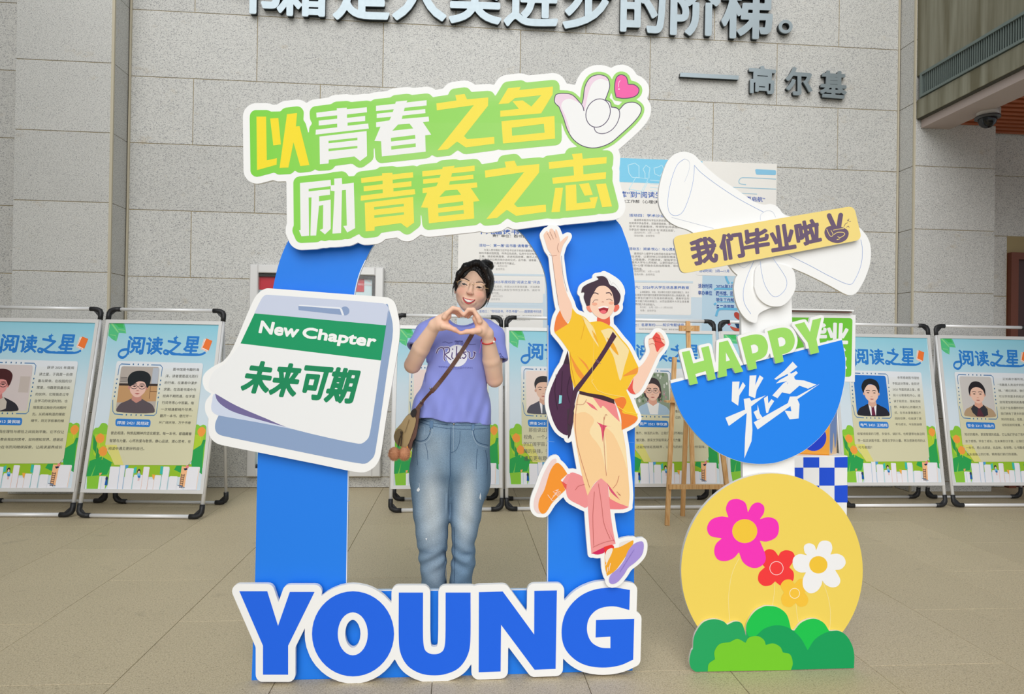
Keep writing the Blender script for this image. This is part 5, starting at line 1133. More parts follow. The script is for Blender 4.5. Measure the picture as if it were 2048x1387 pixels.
A = Art(planeY(YR-0.0305)); pc = '6d5a74'
A.many(ribbon(C5([(1243, 525), (1282, 612)]), 9.5), pc); A.many(ribbon(C5([(1322, 522), (1308, 612)]), 9.5), pc); A.dots(C5([(1243, 523), (1323, 520)]), 4.7, pc, 16)
A.poly(smooth(C5([(1210, 640), (1225, 605), (1262, 595), (1320, 600), (1365, 620), (1378, 650), (1360, 690), (1310, 713), (1260, 705), (1225, 680)]), 4), pc)
A.line(C5([(1225, 615), (1240, 650), (1255, 668), (1270, 655), (1255, 625)]), 1.2, 'f5dc84', 4); A.line(C5([(1270, 625), (1300, 618), (1345, 612)]), 1.2, 'f5dc84', 4); A.line(C5([(1275, 655), (1300, 640), (1340, 640), (1350, 655), (1320, 675), (1300, 668)]), 1.3, 'f5dc84', 4); A.line(C5([(1295, 690), (1318, 684)]), 1.2, 'f5dc84')
for q in ([(1345, 600), (1355, 580), (1370, 572)], [(1362, 605), (1375, 595), (1382, 605)], [(1380, 545), (1376, 560)], [(1392, 562), (1382, 566)], [(1368, 552), (1374, 562)]): A.line(C5(q), 0.9, pc)
A.obj(bn, 'printed_victory_hand')
# ------------------------------------------------------------------ wooden easel
M_PINE = mat('pine_wood', 'd9a869', 0.5); nt = M_PINE.node_tree
wv = nt.nodes.new('ShaderNodeTexNoise'); mp = nt.nodes.new('ShaderNodeMapping'); g_ = nt.nodes.new('ShaderNodeNewGeometry'); mp.inputs['Scale'].default_value = (60, 60, 3)
nt.links.new(g_.outputs['Position'], mp.inputs[0]); nt.links.new(mp.outputs[0], wv.inputs['Vector']); wv.inputs['Scale'].default_value = 1.5; cr = nt.nodes.new('ShaderNodeValToRGB')
cr.color_ramp.elements[0].position = 0.35; cr.color_ramp.elements[0].color = (*lin('cd965a'), 1); cr.color_ramp.elements[1].position = 0.7; cr.color_ramp.elements[1].color = (*lin('e6bd85'), 1)
nt.links.new(wv.outputs['Fac'], cr.inputs[0]); nt.links.new(cr.outputs[0], nt.nodes['Principled BSDF'].inputs['Base Color'])
f0 = floorpt(1331, 1050); es = thing('easel', (float(f0[0]), float(f0[1]), 0), 'light pine wooden easel standing between the blue arch and the blue half disc', 'easel')
YE = float(f0[1]); ytop = YE+0.26
def eb(nm, p, yp, q, yq, w, t): MB().bar(onY(*p, yp), onY(*q, yq), w, t).obj(es, nm, M_PINE)
a = f0.copy(); a[2] = 0
MB().bar(a+np.array([0.012, 0, 0]), onY(1349, 714, YE+0.15), 0.032, 0.022).obj(es, 'front_leg', M_PINE)
b = floorpt(1466, 1052); b[1] = YE; b = np.array([onY(1464, 1050, YE)[0], YE, 0])
MB().bar(b, onY(1420, 714, YE+0.15), 0.032, 0.022).obj(es, 'front_leg', M_PINE)
MB().bar(onY(1386, 974, YE+0.035), onY(1375.5, 642, YE+0.2), 0.032, 0.02).obj(es, 'mast', M_PINE)
MB().box(*sorted((onY(1357, 655, YE+.19)[0], onY(1397, 655, YE+.19)[0])), YE+0.165, YE+0.185, onY(1375, 662, YE+.19)[2], onY(1375, 651, YE+.19)[2]).obj(es, 'top_clamp', M_PINE)
for px in (1370, 1384): c = onY(px, 656.5, YE+0.165); MB().sphere(c, 0.006, 8).obj(es, 'brass_screw', mat('brass', 'd8c080', 0.3, 0.8))
MB().box(onY(1330, 800, YE+.1)[0], onY(1432, 800, YE+.1)[0], YE+0.06, YE+0.13, onY(1335, 804, YE+.1)[2], onY(1335, 800, YE+.1)[2]).obj(es, 'tray', M_PINE)
MB().box(onY(1338, 970, YE)[0], onY(1450, 970, YE)[0], YE+0.0, YE+0.022, onY(1338, 978, YE)[2], onY(1338, 969, YE)[2]).obj(es, 'lower_rail', M_PINE)
r0 = floorpt(1365, 1031); MB().bar(np.array([r0[0], r0[1], 0.0]), onY(1375, 760, ytop-0.02), 0.032, 0.022).obj(es, 'rear_leg', M_PINE)
# ------------------------------------------------------------------ printed boxes behind the right-hand standee
YG = 3.4
x0, x1 = onY(1543, 950, YG)[0], onY(1695, 950, YG)[0]; zc = onY(1640, 911, YG)[2]
cb = thing('checkered_box', ((x0+x1)/2, YG, 0), 'tall white box with blue checks, lowest of the box stack behind the yellow disc', 'box', 'stacked printed boxes')
bx = MB().bbox(x0, x1, YG, YG+0.36, 0, zc, 0.002).obj(cb, 'box_body', M_TITLE)
A = Art(planeY(YG-0.0005)); cols = [1545, 1575, 1606.7, 1638.5, 1669, 1695]; rws = [914, 934.5, 970.5, 1004, 1039, 1075, 1112, 1150]
for i in range(5):
    for j in range(7):
        if (i+j) % 2 == (0 if j > 0 else 0): A.poly([(cols[i], rws[j]), (cols[i+1], rws[j]-(1 if i > 3 else 0)), (cols[i+1], rws[j+1]), (cols[i], rws[j+1])], '2153dc')
A.obj(bx, 'printed_checks')
z2 = onY(1640, 763, YG)[2]
oc = thing('orange_cube_box', (float(onY(1655, 911, YG)[0])-0.06, YG+0.12, zc), 'orange box turned corner-on with a blue circle, between the checkered box and green box', 'box', 'stacked printed boxes')
p0 = np.array([onY(1658, 915, YG+0.02)[0], YG+0.02]); a_ = math.radians(24); s_ = 0.28
u_ = np.array([-math.cos(a_), math.sin(a_)*0.5+0.0]); u_ = np.array([-math.cos(math.radians(14)), math.sin(math.radians(14))]); v_ = np.array([math.sin(math.radians(38)), math.cos(math.radians(38))])
v_ = np.array([u_[1], -u_[0]]) ; v_ = np.array([math.sin(math.radians(14)), math.cos(math.radians(14))])
v_ = np.array([math.sin(math.radians(52)), math.cos(math.radians(52))])
pts = [p0, p0+u_*0.30, p0+u_*0.30+v_*0.10, p0+v_*0.10]
V = [(*p, z) for z in (zc, z2) for p in pts]
ob = part(oc, 'box_body', V, [(0, 1, 5, 4)[::-1], (1, 2, 6, 5)[::-1], (2, 3, 7, 6)[::-1], (3, 0, 4, 7)[::-1], (0, 1, 2, 3), (7, 6, 5, 4)], mat('orange_card', 'f3a52e', 0.5))
def onfaceF(q, off): s, t = q; p = p0+u_*0.30*s; n = np.array([-u_[1], u_[0]]); n = n if n[1] < 0 else -n; p = p+n*off; return (p[0], p[1], zc+(z2-zc)*t)
def onfaceS(q, off): s, t = q; p = p0+v_*0.10*s; n = np.array([v_[1], -v_[0]]); p = p+n*off; return (p[0], p[1], zc+(z2-zc)*t)
A = Art(onfaceF, 0.0004); A.poly(ell(0.27, 0.24, 0.22, 0.19, 30), '1c3fd0'); A.poly([(0, 0), (1, 0), (1, .012), (0, .012)], 'd98a20'); A.obj(ob, 'printed_circle')
A = Art(onfaceS, 0.0004); A.poly([(0, 0), (1, 0), (1, 1), (0, 1)], 'e9c9a0'); A.poly(smooth([(.1, .1), (.4, .04), (.55, .3), (.75, .08), (.95, .25), (.9, .8), (.5, .98), (.15, .7)]), '7b97cf'); A.poly(smooth([(.55, .55), (.7, .75), (.62, .95), (.5, .75)]), 'f3f3f3'); A.obj(ob, 'printed_pattern')
x2, x3 = onY(1566, 700, YG)[0], onY(1711, 700, YG)[0]; z3 = onY(1640, 628, YG)[2]
gb_ = thing('green_sign_box', ((x2+x3)/2, YG, z2), 'white-edged green box with white characters, at the top of the box stack', 'box', 'stacked printed boxes')
gx = MB().bbox(x2, x3, YG, YG+0.3, z2, z3, 0.002).obj(gb_, 'box_body', M_TITLE)
A = Art(planeY(YG-0.0005)); A.poly(rrect([(1574, 634), (1705, 636), (1702.5, 753), (1574, 755)], 6), '72c93c')
for ch, q in (('毕', [(1612, 645), (1652, 645), (1652, 685), (1612, 685)]), ('业', [(1655, 646), (1697, 648), (1694, 686), (1655, 686)]), ('快', [(1610, 697), (1650, 697), (1650, 740), (1610, 740)]), ('乐', [(1654, 697), (1693, 697), (1692, 740), (1654, 740)])): A.bold(ch, q, 'f4f5f3', 2.0, 0.8)
A.obj(gx, 'printed_characters')
tb_ = thing('foam_sheet', ((x2+x3)/2, YG, z3), 'white foam sheets lying flat on top of the green box', 'sheet')
m = MB(); za_ = z3; m.box(x2+0.01, x3-0.03, YG-0.005, YG+0.32, z3+0.0005, z3+0.008); m.obj(tb_, 'lower_sheet', M_TITLE)
m = MB(); m.box(x2-0.02, x3-0.035, YG-0.02, YG+0.3, z3+0.0095, z3+0.016); m.obj(tb_, 'printed_sheet_layer', mat('sheet_print', '8a6a62', 0.6))
m = MB(); m.box(x2-0.04, x3-0.03, YG-0.03, YG+0.3, z3+0.0175, z3+0.025); m.obj(tb_, 'upper_sheet', M_TITLE)
# ------------------------------------------------------------------ the woman: implicit surfaces meshed by surface nets
YP = 2.86
CP = Crop(760, 500, 3.65); CJ = Crop(760, 820, 3.65)
def PW(x, y, dy=0.0, crop=CP):
    q = crop([(x, y)])[0]; return np.array(onY(q[0], q[1], YP+dy))
class Field:
    def __init__(s, lo, hi, h):
        s.lo = np.array(lo, float); s.h = h; n = np.ceil((np.array(hi)-s.lo)/h).astype(int)+1; s.n = n
        s.ax = [(s.lo[i]+h*np.arange(n[i])).astype(np.float32) for i in range(3)]
        s.D = np.full(n, 0.2, np.float32)
    def sub(s, lo, hi):
        i0 = np.maximum(0, np.floor((np.array(lo)-s.lo)/s.h).astype(int)); i1 = np.minimum(s.n, np.ceil((np.array(hi)-s.lo)/s.h).astype(int)+1)
        sl = tuple(slice(a, max(a, b)) for a, b in zip(i0, i1)); g = np.meshgrid(*[s.ax[k][sl[k]] for k in range(3)], indexing='ij'); return sl, g
    def join(s, sl, d, k, cut=False):
        a = s.D[sl]
        if a.size == 0: return
        if cut:
            d = -d; h = np.clip(0.5-0.5*(a-d)/k, 0, 1) if k > 0 else (d > a).astype(np.float32); s.D[sl] = a*(1-h)+d*h+(k*h*(1-h))
        else:
            h = np.clip(0.5+0.5*(a-d)/k, 0, 1) if k > 0 else (d < a).astype(np.float32); s.D[sl] = a*(1-h)+d*h-(k*h*(1-h))
    def cap(s, a, b, ra, rb, k=0.01, cut=False, flat=None):
        a, b = np.array(a, float), np.array(b, float); m = max(ra, rb)+0.03+k
        sl, (X, Y, Z) = s.sub(np.minimum(a, b)-m, np.maximum(a, b)+m); ab = b-a; L = ab@ab+1e-12
        t = np.clip(((X-a[0])*ab[0]+(Y-a[1])*ab[1]+(Z-a[2])*ab[2])/L, 0, 1)
        s.join(sl, np.sqrt((X-a[0]-t*ab[0])**2+(Y-a[1]-t*ab[1])**2+(Z-a[2]-t*ab[2])**2)-(ra+(rb-ra)*t), k, cut); return s
    def chain(s, P, R, k=0.006):
        for i in range(len(P)-1): s.cap(P[i], P[i+1], R[i], R[i+1], k)
        return s
    def ell(s, c, r, k=0.01, M=None, cut=False):
        c = np.array(c, float); r = np.array(r, float); m = r.max()+0.03+k
        sl, (X, Y, Z) = s.sub(c-m, c+m); X, Y, Z = X-c[0], Y-c[1], Z-c[2]
        if M is not None:
            X, Y, Z = (X*M[0][0]+Y*M[1][0]+Z*M[2][0], X*M[0][1]+Y*M[1][1]+Z*M[2][1], X*M[0][2]+Y*M[1][2]+Z*M[2][2])
        q = np.sqrt((X/r[0])**2+(Y/r[1])**2+(Z/r[2])**2); q2 = np.sqrt((X/r[0]**2)**2+(Y/r[1]**2)**2+(Z/r[2]**2)**2)+1e-9
        s.join(sl, (q*(q-1)/q2).astype(np.float32), k, cut); return s
    def loft(s, rowsz, k=0.012, p=2.3, cut=False):
        """rows (z, cx, halfwidth, cy, halfdepth), super-ellipse sections"""
        R = np.array(sorted(rowsz)); z = s.ax[2]; f = [np.interp(z, R[:, 0], R[:, i]).astype(np.float32) for i in range(1, 5)]
        # smooth the profile a little
        cx, hw, cy, hd = [np.convolve(np.pad(q, 4, 'edge'), np.ones(9)/9, 'valid').astype(np.float32) for q in f]
        lo = [(R[:, 1]-R[:, 2]).min()-0.04, (R[:, 3]-R[:, 4]).min()-0.04, R[0, 0]-0.04]; hi = [(R[:, 1]+R[:, 2]).max()+0.04, (R[:, 3]+R[:, 4]).max()+0.04, R[-1, 0]+0.04]
        sl, (X, Y, Z) = s.sub(lo, hi); zz = sl[2]
        q = (np.abs((X-cx[zz])/hw[zz])**p+np.abs((Y-cy[zz])/hd[zz])**p)**(1/p)
        d = (q-1)*np.minimum(hw[zz], hd[zz]); d = np.maximum(d, np.maximum(R[0, 0]-Z, Z-R[-1, 0])); s.join(sl, d.astype(np.float32), k, cut); return s
    def nets(s):
        D = s.D; h = s.h; ins = D < 0; n = D.shape
        c = np.zeros(tuple(k-1 for k in n), np.int8)
        for dx in (0, 1):
            for dy in (0, 1):
                for dz in (0, 1): c += ins[dx:n[0]-1+dx, dy:n[1]-1+dy, dz:n[2]-1+dz]
        act = (c > 0) & (c < 8); idx = np.argwhere(act); ID = -np.ones(act.shape, np.int64); ID[act] = np.arange(len(idx))
        acc = np.zeros((len(idx), 3)); cnt = np.zeros(len(idx)); C8 = [(a, b, e) for a in (0, 1) for b in (0, 1) for e in (0, 1)]
        for a in C8:
            for ax in range(3):
                if a[ax] == 0:
                    b = list(a); b[ax] = 1
                    va = D[idx[:, 0]+a[0], idx[:, 1]+a[1], idx[:, 2]+a[2]]; vb = D[idx[:, 0]+b[0], idx[:, 1]+b[1], idx[:, 2]+b[2]]
                    m = (va < 0) != (vb < 0); t = np.where(m, va/(va-vb+1e-20), 0); p = np.array(a, float)[None]+np.zeros((len(idx), 3)); p[:, ax] += t
                    acc[m] += p[m]; cnt[m] += 1
        V = (idx+acc/np.maximum(cnt, 1)[:, None])*h+s.lo; Q = []
        for ax in range(3):
            o1, o2 = [(1, 2), (2, 0), (0, 1)][ax]
            sa = [slice(0, k) for k in n]; sb = [slice(0, k) for k in n]; sa[ax] = slice(0, n[ax]-1); sb[ax] = slice(1, n[ax])
            ch = ins[tuple(sa)] != ins[tuple(sb)]; e = np.argwhere(ch); e = e[(e[:, o1] > 0) & (e[:, o2] > 0) & (e[:, o1] < n[o1]-1) & (e[:, o2] < n[o2]-1)]
            f = ins[e[:, 0], e[:, 1], e[:, 2]]; g = []
            for u, v in ((1, 1), (0, 1), (0, 0), (1, 0)):
                q = e.copy(); q[:, o1] -= u; q[:, o2] -= v; g.append(ID[q[:, 0], q[:, 1], q[:, 2]])
            g = np.stack(g, 1); g[~f] = g[~f][:, ::-1]; Q.append(g)
        Q = np.concatenate(Q); Q = Q[(Q >= 0).all(1)]; return V, [tuple(int(i) for i in q) for q in Q]
def P3(v): return tuple(float(x) for x in v)
foot = onY(925, 1281, YP)
pe = thing('person', (float(foot[0]), YP, 0), 'smiling woman in glasses and lilac T-shirt making a heart with both hands', 'person')
# --- head frame
HC = PW(683, 268); th = math.radians(11.5); yaw = math.radians(6)
Uh = np.array([math.sin(th), 0, math.cos(th)]); Rh = np.array([math.cos(th), 0, -math.sin(th)]); Bh = np.array([0, 1.0, 0])
Rh2 = math.cos(yaw)*Rh-math.sin(yaw)*Bh; Bh2 = math.sin(yaw)*Rh+math.cos(yaw)*Bh
MH = np.array([Rh2, Bh2, Uh]).T
def H(x, y, z): return HC+Rh2*x+Bh2*y+Uh*z
B = Field(PW(120, 90, 0)-np.array([0.02, 0.34, 0.68]), PW(950, 60, 0)+np.array([0.02, 0.16, 0.03]), 0.0030)
B = Field((PW(140, 0)[0], YP-0.30, PW(500, 1030)[2]), (PW(940, 0)[0], YP+0.13, PW(500, 55)[2]), 0.0029)
B.ell(H(0, .018, .022), (.069, .084, .083), .01, MH).ell(H(0, -.018, -.034), (.0665, .064, .074), .02, MH)
B.ell(H(0, -.045, -.090), (.026, .026, .021), .026, MH)
for s in (-1, 1):
    B.ell(H(.036*s, -.056, -.036), (.026, .021, .022), .012, MH)
    B.ell(H(.033*s, -.088, -.004), (.016, .011, .010), .010, MH, cut=True)
    B.ell(H(.033*s, -.070, -.006), (.0155, .013, .011), .004, MH)
    B.ell(H(.034*s, -.070, .014), (.022, .010, .007), .014, MH)
    B.ell(H(.073*s, .008, -.018), (.008, .016, .028), .006, MH)
    B.ell(H(.0095*s, -.089, -.036), (.007, .008, .006), .005, MH)
B.cap(H(0, -.080, .004), H(0, -.095, -.033), .0075, .0098, .010)
B.ell(H(0, -.072, -.070), (.030, .012, .016), .012, MH)
# --- arms and hands
LS, LE, LWr = PW(368, 585, .02), PW(238, 838, -.05), PW(402, 548, -.17)
B.chain([LS, PW(298, 720, -.02), LE], [.038, .036, .034], .006)
B.chain([LE, PW(300, 715, -.10), LWr, ], [.035, .0365, .0245], .006)
RS, RE, RWr = PW(815, 610, .02), PW(836, 940, -.05), PW(783, 606, -.17)
B.chain([RS, PW(832, 770, -.02), RE], [.038, .036, .034], .006)
B.chain([RE, PW(812, 800, -.10), RWr], [.035, .0365, .0225], .006)
# palms
B.chain([LWr, PW(440, 520, -.185), PW(488, 478, -.20)], [.0235, .024, .019], .012).chain([LWr, PW(450, 548, -.19), PW(490, 555, -.2)], [.021, .020, .015], .012)
B.cap(PW(445, 520, -.165), PW(492, 480, -.165), .018, .016, .01)
B.chain([RWr, PW(745, 560, -.185), PW(708, 500, -.20)], [.022, .023, .019], .012).chain([RWr, PW(740, 590, -.19), PW(705, 590, -.2)], [.020, .019, .014], .012)
B.cap(PW(745, 555, -.165), PW(705, 495, -.165), .018, .016, .01)
for i in range(4):
    dy = -.222+.0165*i; q = (0, 1, 2.6, 5)[i]; sc_ = (1, 1.03, .98, .85)[i]
    k0 = PW(488-4*i, 462+7*i, dy); k1 = PW(488+44*sc_-3*i, 462-40*sc_+6*i, dy); k2 = PW(488+88*sc_-4*i, 462-30*sc_+5*i, dy); k3 = PW(490+116*sc_-4*i, 462+6*sc_+5*i, dy)
    B.chain([PW(470, 490+4*i, dy+.004), k0, k1, k2, k3], [.011, .0098, .0088, .0082, .0068], .0035)
    k0 = PW(716+5*i, 490+8*i, dy); k1 = PW(716-34*sc_+4*i, 490-56*sc_+6*i, dy); k2 = PW(716-72*sc_+4*i, 490-56*sc_+5*i, dy); k3 = PW(716-103*sc_+5*i, 490-18*sc_+5*i, dy)
    B.chain([PW(728, 520+4*i, dy+.004), k0, k1, k2, k3], [.011, .0098, .0088, .0082, .0068], .0035)
B.chain([PW(462, 553, -.21), PW(505, 563, -.22), PW(545, 580, -.222), PW(580, 602, -.222)], [.0145, .0118, .0098, .0072], .005)
B.chain([PW(722, 585, -.21), PW(680, 592, -.22), PW(635, 594, -.222), PW(590, 606, -.222)], [.0145, .0118, .0098, .0072], .005)
V, Q = B.nets(); V = np.array(V)
def skin_col(V):
    L = V-HC; x, y, z = L@Rh2, L@Bh2, L@Uh; base = np.array(lin('f8cfb4')); C = np.tile(base, (len(V), 1))
    def blend(w, c): nonlocal C; w = np.clip(w, 0, 1)[:, None]; C = C*(1-w)+np.array(lin(c))*w
    head = (z > -.13) & (z < .12) & (np.abs(x) < .09)
    blend(np.where(head, 0.45*np.exp(-((np.abs(x)-.04)**2/.00045+(z+.032)**2/.0004)), 0), 'e88f7e')
    blend(np.where(head & (y < -.05), 0.3*np.exp(-(x**2/.00012+(z+.036)**2/.0002)), 0), 'e48f7c')
    # warmer fingertips, palms and elbows
    for p, r_, w_ in ((PW(600, 520, -.2), .07, .35), (LE, .05, .25), (RE, .05, .3), (PW(560, 600, -.22), .03, .3)):
        blend(w_*np.exp(-((V-p)**2).sum(1)/r_**2), 'e8937f')
    return np.concatenate([C, np.ones((len(V), 1))], 1)
M_SKIN = mat('skin', 'f0bfa2', 0.5, spec=0.35); nt = M_SKIN.node_tree; a = nt.nodes.new('ShaderNodeAttribute'); a.attribute_name = 'Col'; pb_ = nt.nodes['Principled BSDF']
nt.links.new(a.outputs['Color'], pb_.inputs['Base Color']); pb_.inputs['Subsurface Weight'].default_value = 0.08; pb_.inputs['Subsurface Scale'].default_value = 0.01
def relax(V, Q, it=2):
    V = np.array(V); E = np.array([(q[i], q[(i+1) % 4]) for q in Q for i in range(4)])
    for _ in range(it):
        S = np.zeros_like(V); c = np.zeros(len(V)); np.add.at(S, E[:, 0], V[E[:, 1]]); np.add.at(c, E[:, 0], 1); V = V*0.5+0.5*S/np.maximum(c, 1)[:, None]
    return V
V = relax(V, Q, 2)
part(pe, 'body', V, Q, M_SKIN, True, colors=skin_col(V))
bodyV, bodyQ = V, Q
bvh_b = BVHTree.FromPolygons([Vector(v) for v in V], Q)
# teeth, eyes, brows
M = Matrix([[*Rh2, 0], [*Bh2, 0], [*Uh, 0], [0, 0, 0, 1]]).transposed().to_3x3(); M = Matrix((tuple(MH[0]), tuple(MH[1]), tuple(MH[2])))
M_TEETH = mat('teeth', 'f6efe6', 0.25); M_EYE = mat('dark_eye', '120c0a', 0.5, spec=0.2); M_HAIR = mat('black_hair', '16110f', 0.4, spec=0.4); M_WHT = mat('eye_white', 'efe7e2', 0.3)
def surf(x, z, off=0.0008):
    p = H(x, -.20, z); hit = bvh_b.ray_cast(Vector(p), Vector(tuple(Bh2)), .3)
    return np.array(hit[0])-Bh2*off if hit[0] else H(x, -.085, z)
M_LIP = mat('lip', 'd3444a', 0.35); tt = np.linspace(-1, 1, 17)
zu = lambda t: -.0655+.0060*t*t+.0006*math.cos(t*6); zl = lambda t: -.0792+.0185*t*t+.0003
def mouth_fill(name, w0, z0, z1, off, m, k_=None):
    V = []; n = len(tt)
    for t in tt: V += [surf(w0*t, z0(t), off), surf(w0*t, (z0(t)+z1(t))/2, off+.0006*(1-t*t)), surf(w0*t, z1(t), off)]
    return part(pe, name, V, [(3*i+j, 3*i+3+j, 3*i+4+j, 3*i+1+j) for i in range(n-1) for j in (0, 1)], m, True)
mouth_fill('mouth_opening', .0268, zu, zl, .0006, mat('mouth_inside', '6b1a20', 0.5))
mouth_fill('teeth', .0240, lambda t: zu(t)-.0005, lambda t: zl(t)*.78+zu(t)*.22+.0004, .0014, M_TEETH)
MB().tube([surf(.0275*t, zu(t)+.0012, .0006) for t in tt], [.0006+.0023*(1-abs(t)**1.6)-(.0007 if abs(t) < .1 else 0) for t in tt], 8, flat=.8).obj(pe, 'upper_lip', M_LIP, True)
MB().tube([surf(.0275*t, zl(t)-.0012, .0008) for t in tt], [.0006+.0028*(1-t*t) for t in tt], 8, flat=.8).obj(pe, 'lower_lip', M_LIP, True)
for s in (-1, 1):
    e = [surf(.033*s+dx, -.006+dz, .0006) for dx, dz in ((-.0145, -.0022), (-.008, .0018), (0, .0032), (.008, .0018), (.0145, -.0022))]
    MB().tube(e, [.0008, .0019, .0024, .0019, .0008], 6).obj(pe, 'eyelash', M_EYE, True)
    c = surf(.033*s, -.0055, .0003); m = MB()
    n_ = 14; V_ = []; 
    for k in range(n_): a_ = 2*math.pi*k/n_; V_.append(surf(.033*s+.0120*math.cos(a_), -.0058+.0029*math.sin(a_), .0005))
    m.add(V_, [tuple(range(n_))]); m.obj(pe, 'eye', M_WHT); m = MB(); V_ = []
    for k in range(n_): a_ = 2*math.pi*k/n_; V_.append(surf(.033*s-.001+.0072*math.cos(a_), -.0054+.0036*math.sin(a_), .0009))
    m.add(V_, [tuple(range(n_))]); m.obj(pe, 'iris', M_EYE)
    MB().tube([surf(.033*s+dx, .0135+dz, .0004) for dx, dz in ((-.019*s, .0), (-.008*s, .0035), (.004*s, .0052), (.014*s, .003), (.020*s, -.001))], [.0014, .0024, .0024, .0018, .0008], 6).obj(pe, 'eyebrow', mat('brow', '33221c', 0.6), True)
for s in (-1, 1): MB().sphere(surf(.0075*s, -.0405, .0), (.0023, .001, .0015), 8, M).obj(pe, 'nostril', mat('nostril', '8a4a3c', 0.6), True)
# --- hair
Hh = Field(HC-np.array([.14, .14, .17]), HC+np.array([.15, .16, .165]), .0026)
Hh.ell(H(0, .022, .026), (.083, .094, .090), .008, MH).ell(H(0, .045, -.03), (.070, .062, .07), .02, MH)
for s in (-1, 1): Hh.ell(H(.067*s, -.012, .012), (.017, .035, .05), .014, MH)
Hh.ell(H(0, -.082, -.030), (.0655, .075, .083), .006, MH, cut=True)
Hh.ell(H(-.012, -.10, .045), (.040, .05, .035), .012, MH, cut=True)
Hh.chain([H(-.01, -.052, .098), H(-.045, -.068, .072), H(-.066, -.062, .035), H(-.073, -.048, -.005)], [.013, .013, .011, .006], .010)
Hh.chain([H(0.005, -.052, .100), H(.040, -.068, .078), H(.064, -.060, .040), H(.074, -.046, -.01)], [.013, .012, .010, .006], .010)
Hh.ell(H(.030, .045, .108), (.033, .033, .027), .006, MH).ell(H(.042, .03, .118), (.018, .02, .012), .004, MH)
sl, (X, Y, Z) = Hh.sub(Hh.lo, HC+1); L = [X-HC[0], Y-HC[1], Z-HC[2]]; x = L[0]*Rh2[0]+L[1]*Rh2[1]+L[2]*Rh2[2]; y = L[0]*Bh2[0]+L[1]*Bh2[1]; z = L[0]*Uh[0]+L[1]*Uh[1]+L[2]*Uh[2]
ang = np.arctan2(x-.0, z+.02); Hh.D += (0.0005*np.sin(ang*60+3*np.sin(y*25))+0.0004*np.sin(ang*117+y*40)).astype(np.float32)
V, Q = Hh.nets(); part(pe, 'hair', V, Q, M_HAIR, True)
for pts in ([H(-.074, -.042, 0), H(-.079, -.045, -.03), H(-.076, -.04, -.06)], [H(-.07, -.045, .02), H(-.081, -.04, .0), H(-.083, -.03, -.03)], [H(.076, -.035, -.01), H(.079, -.03, -.04), H(.074, -.02, -.075)]):
    MB().tube(pts, [.003, .0022, .0005], 6).obj(pe, 'hair_strand', M_HAIR, True)
MB().sphere(H(.0765, -.004, -.048), .0035, 8).obj(pe, 'ear_stud', mat('pearl', 'f4efe8', 0.2))
# --- glasses
M_GOLD = mat('gold_wire', 'd9b98a', 0.25, 0.9)
gl = MB()
for s in (-1, 1):
    lens = [H(.0345*s+.0255*math.cos(a)*(1+.0), -.099+.006*abs(.0345*s+.0255*math.cos(a))/.06, -.0065+.0145*math.copysign(abs(math.sin(a))**.75, math.sin(a))) for a in np.linspace(0, 2*math.pi, 25)[:-1]]
    top = lens[0:13]; mbt = MB().tube(top, .0009, 6); gl.add(mbt.V, mbt.F)
    low = MB().tube(lens[12:]+lens[:1], .00022, 5); gl.add(low.V, low.F)
    tp = MB().tube([H(.060*s, -.093, -.004), H(.068*s, -.086, -.002), H(.073*s, -.03, .0), H(.076*s, .01, -.004)], .0010, 6); gl.add(tp.V, tp.F)
    MB().add(lens, [tuple(range(24))]).obj(pe, 'spectacle_lens', M_GLASS)
br = MB().tube([H(-.0095, -.099, -.002), H(0, -.1025, .0005), H(.0095, -.099, -.002)], .0009, 6); gl.add(br.V, br.F)
o_ = gl.obj(pe, 'glasses_frame', M_GOLD, True); o_['kind'] = 'stuff'
# --- T-shirt
Sh = Field((PW(120, 0)[0], YP-.20, PW(500, 1300)[2]), (PW(960, 0)[0], YP+.17, PW(500, 470)[2]), .0036)
def row(y, xl, xr, cy, hd, crop=CP): a, b = PW(xl, y, 0, crop), PW(xr, y, 0, crop); return ((a[2]+b[2])/2, (a[0]+b[0])/2, (b[0]-a[0])/2, YP+cy, hd)
Sh.loft([row(505, 450, 720, .01, .045), row(535, 370, 800, .01, .058), row(580, 335, 845, .01, .075), row(660, 345, 835, .0, .092), row(760, 350, 812, -.008, .104), row(850, 352, 792, -.008, .104), row(950, 318, 790, -.005, .104), row(1050, 272, 794, 0, .108), row(1150, 235, 799, 0, .112), row(1290, 215, 803, 0, .114)], .012, 2.3)
Sh.cap(PW(400, 562, .015), PW(350, 612, .0), .044, .052, .03).cap(PW(350, 612, .0), PW(283, 732, -.035), .052, .058, .02)
Sh.cap(PW(772, 575, .015), PW(822, 635, .0), .044, .050, .03).cap(PW(822, 635, .0), PW(846, 812, -.03), .050, .054, .02)
# folds
sl, (X, Y, Z) = Sh.sub(Sh.lo, Sh.lo+2); xx = (X-PW(575, 0)[0]); zz = (Z-PW(0, 900)[2])
fold = 0.0058*np.sin(xx*62+zz*16+1.6*np.sin(zz*9))*np.clip((.10-zz)*4, 0, 1)+0.0022*np.sin(xx*120-zz*34+2)*np.clip((.02-zz)*6, 0, 1)+0.0028*np.sin((zz*60+xx*30*np.sign(xx)))*np.exp(-((np.abs(xx)-.12)**2)/.002)*np.clip((.1-np.abs(zz-.06))*12, 0, 1)
Sh.D += fold.astype(np.float32)
def plane_cut(Fd, p, n, near=None, rad=1.0, k=.002):
    n = np.array(n)/np.linalg.norm(n); sl, (X, Y, Z) = Fd.sub(np.array(near if near is not None else p)-rad, np.array(near if near is not None else p)+rad)
    d = (X-p[0])*n[0]+(Y-p[1])*n[1]+(Z-p[2])*n[2]; Fd.D[sl] = np.maximum(Fd.D[sl], d)
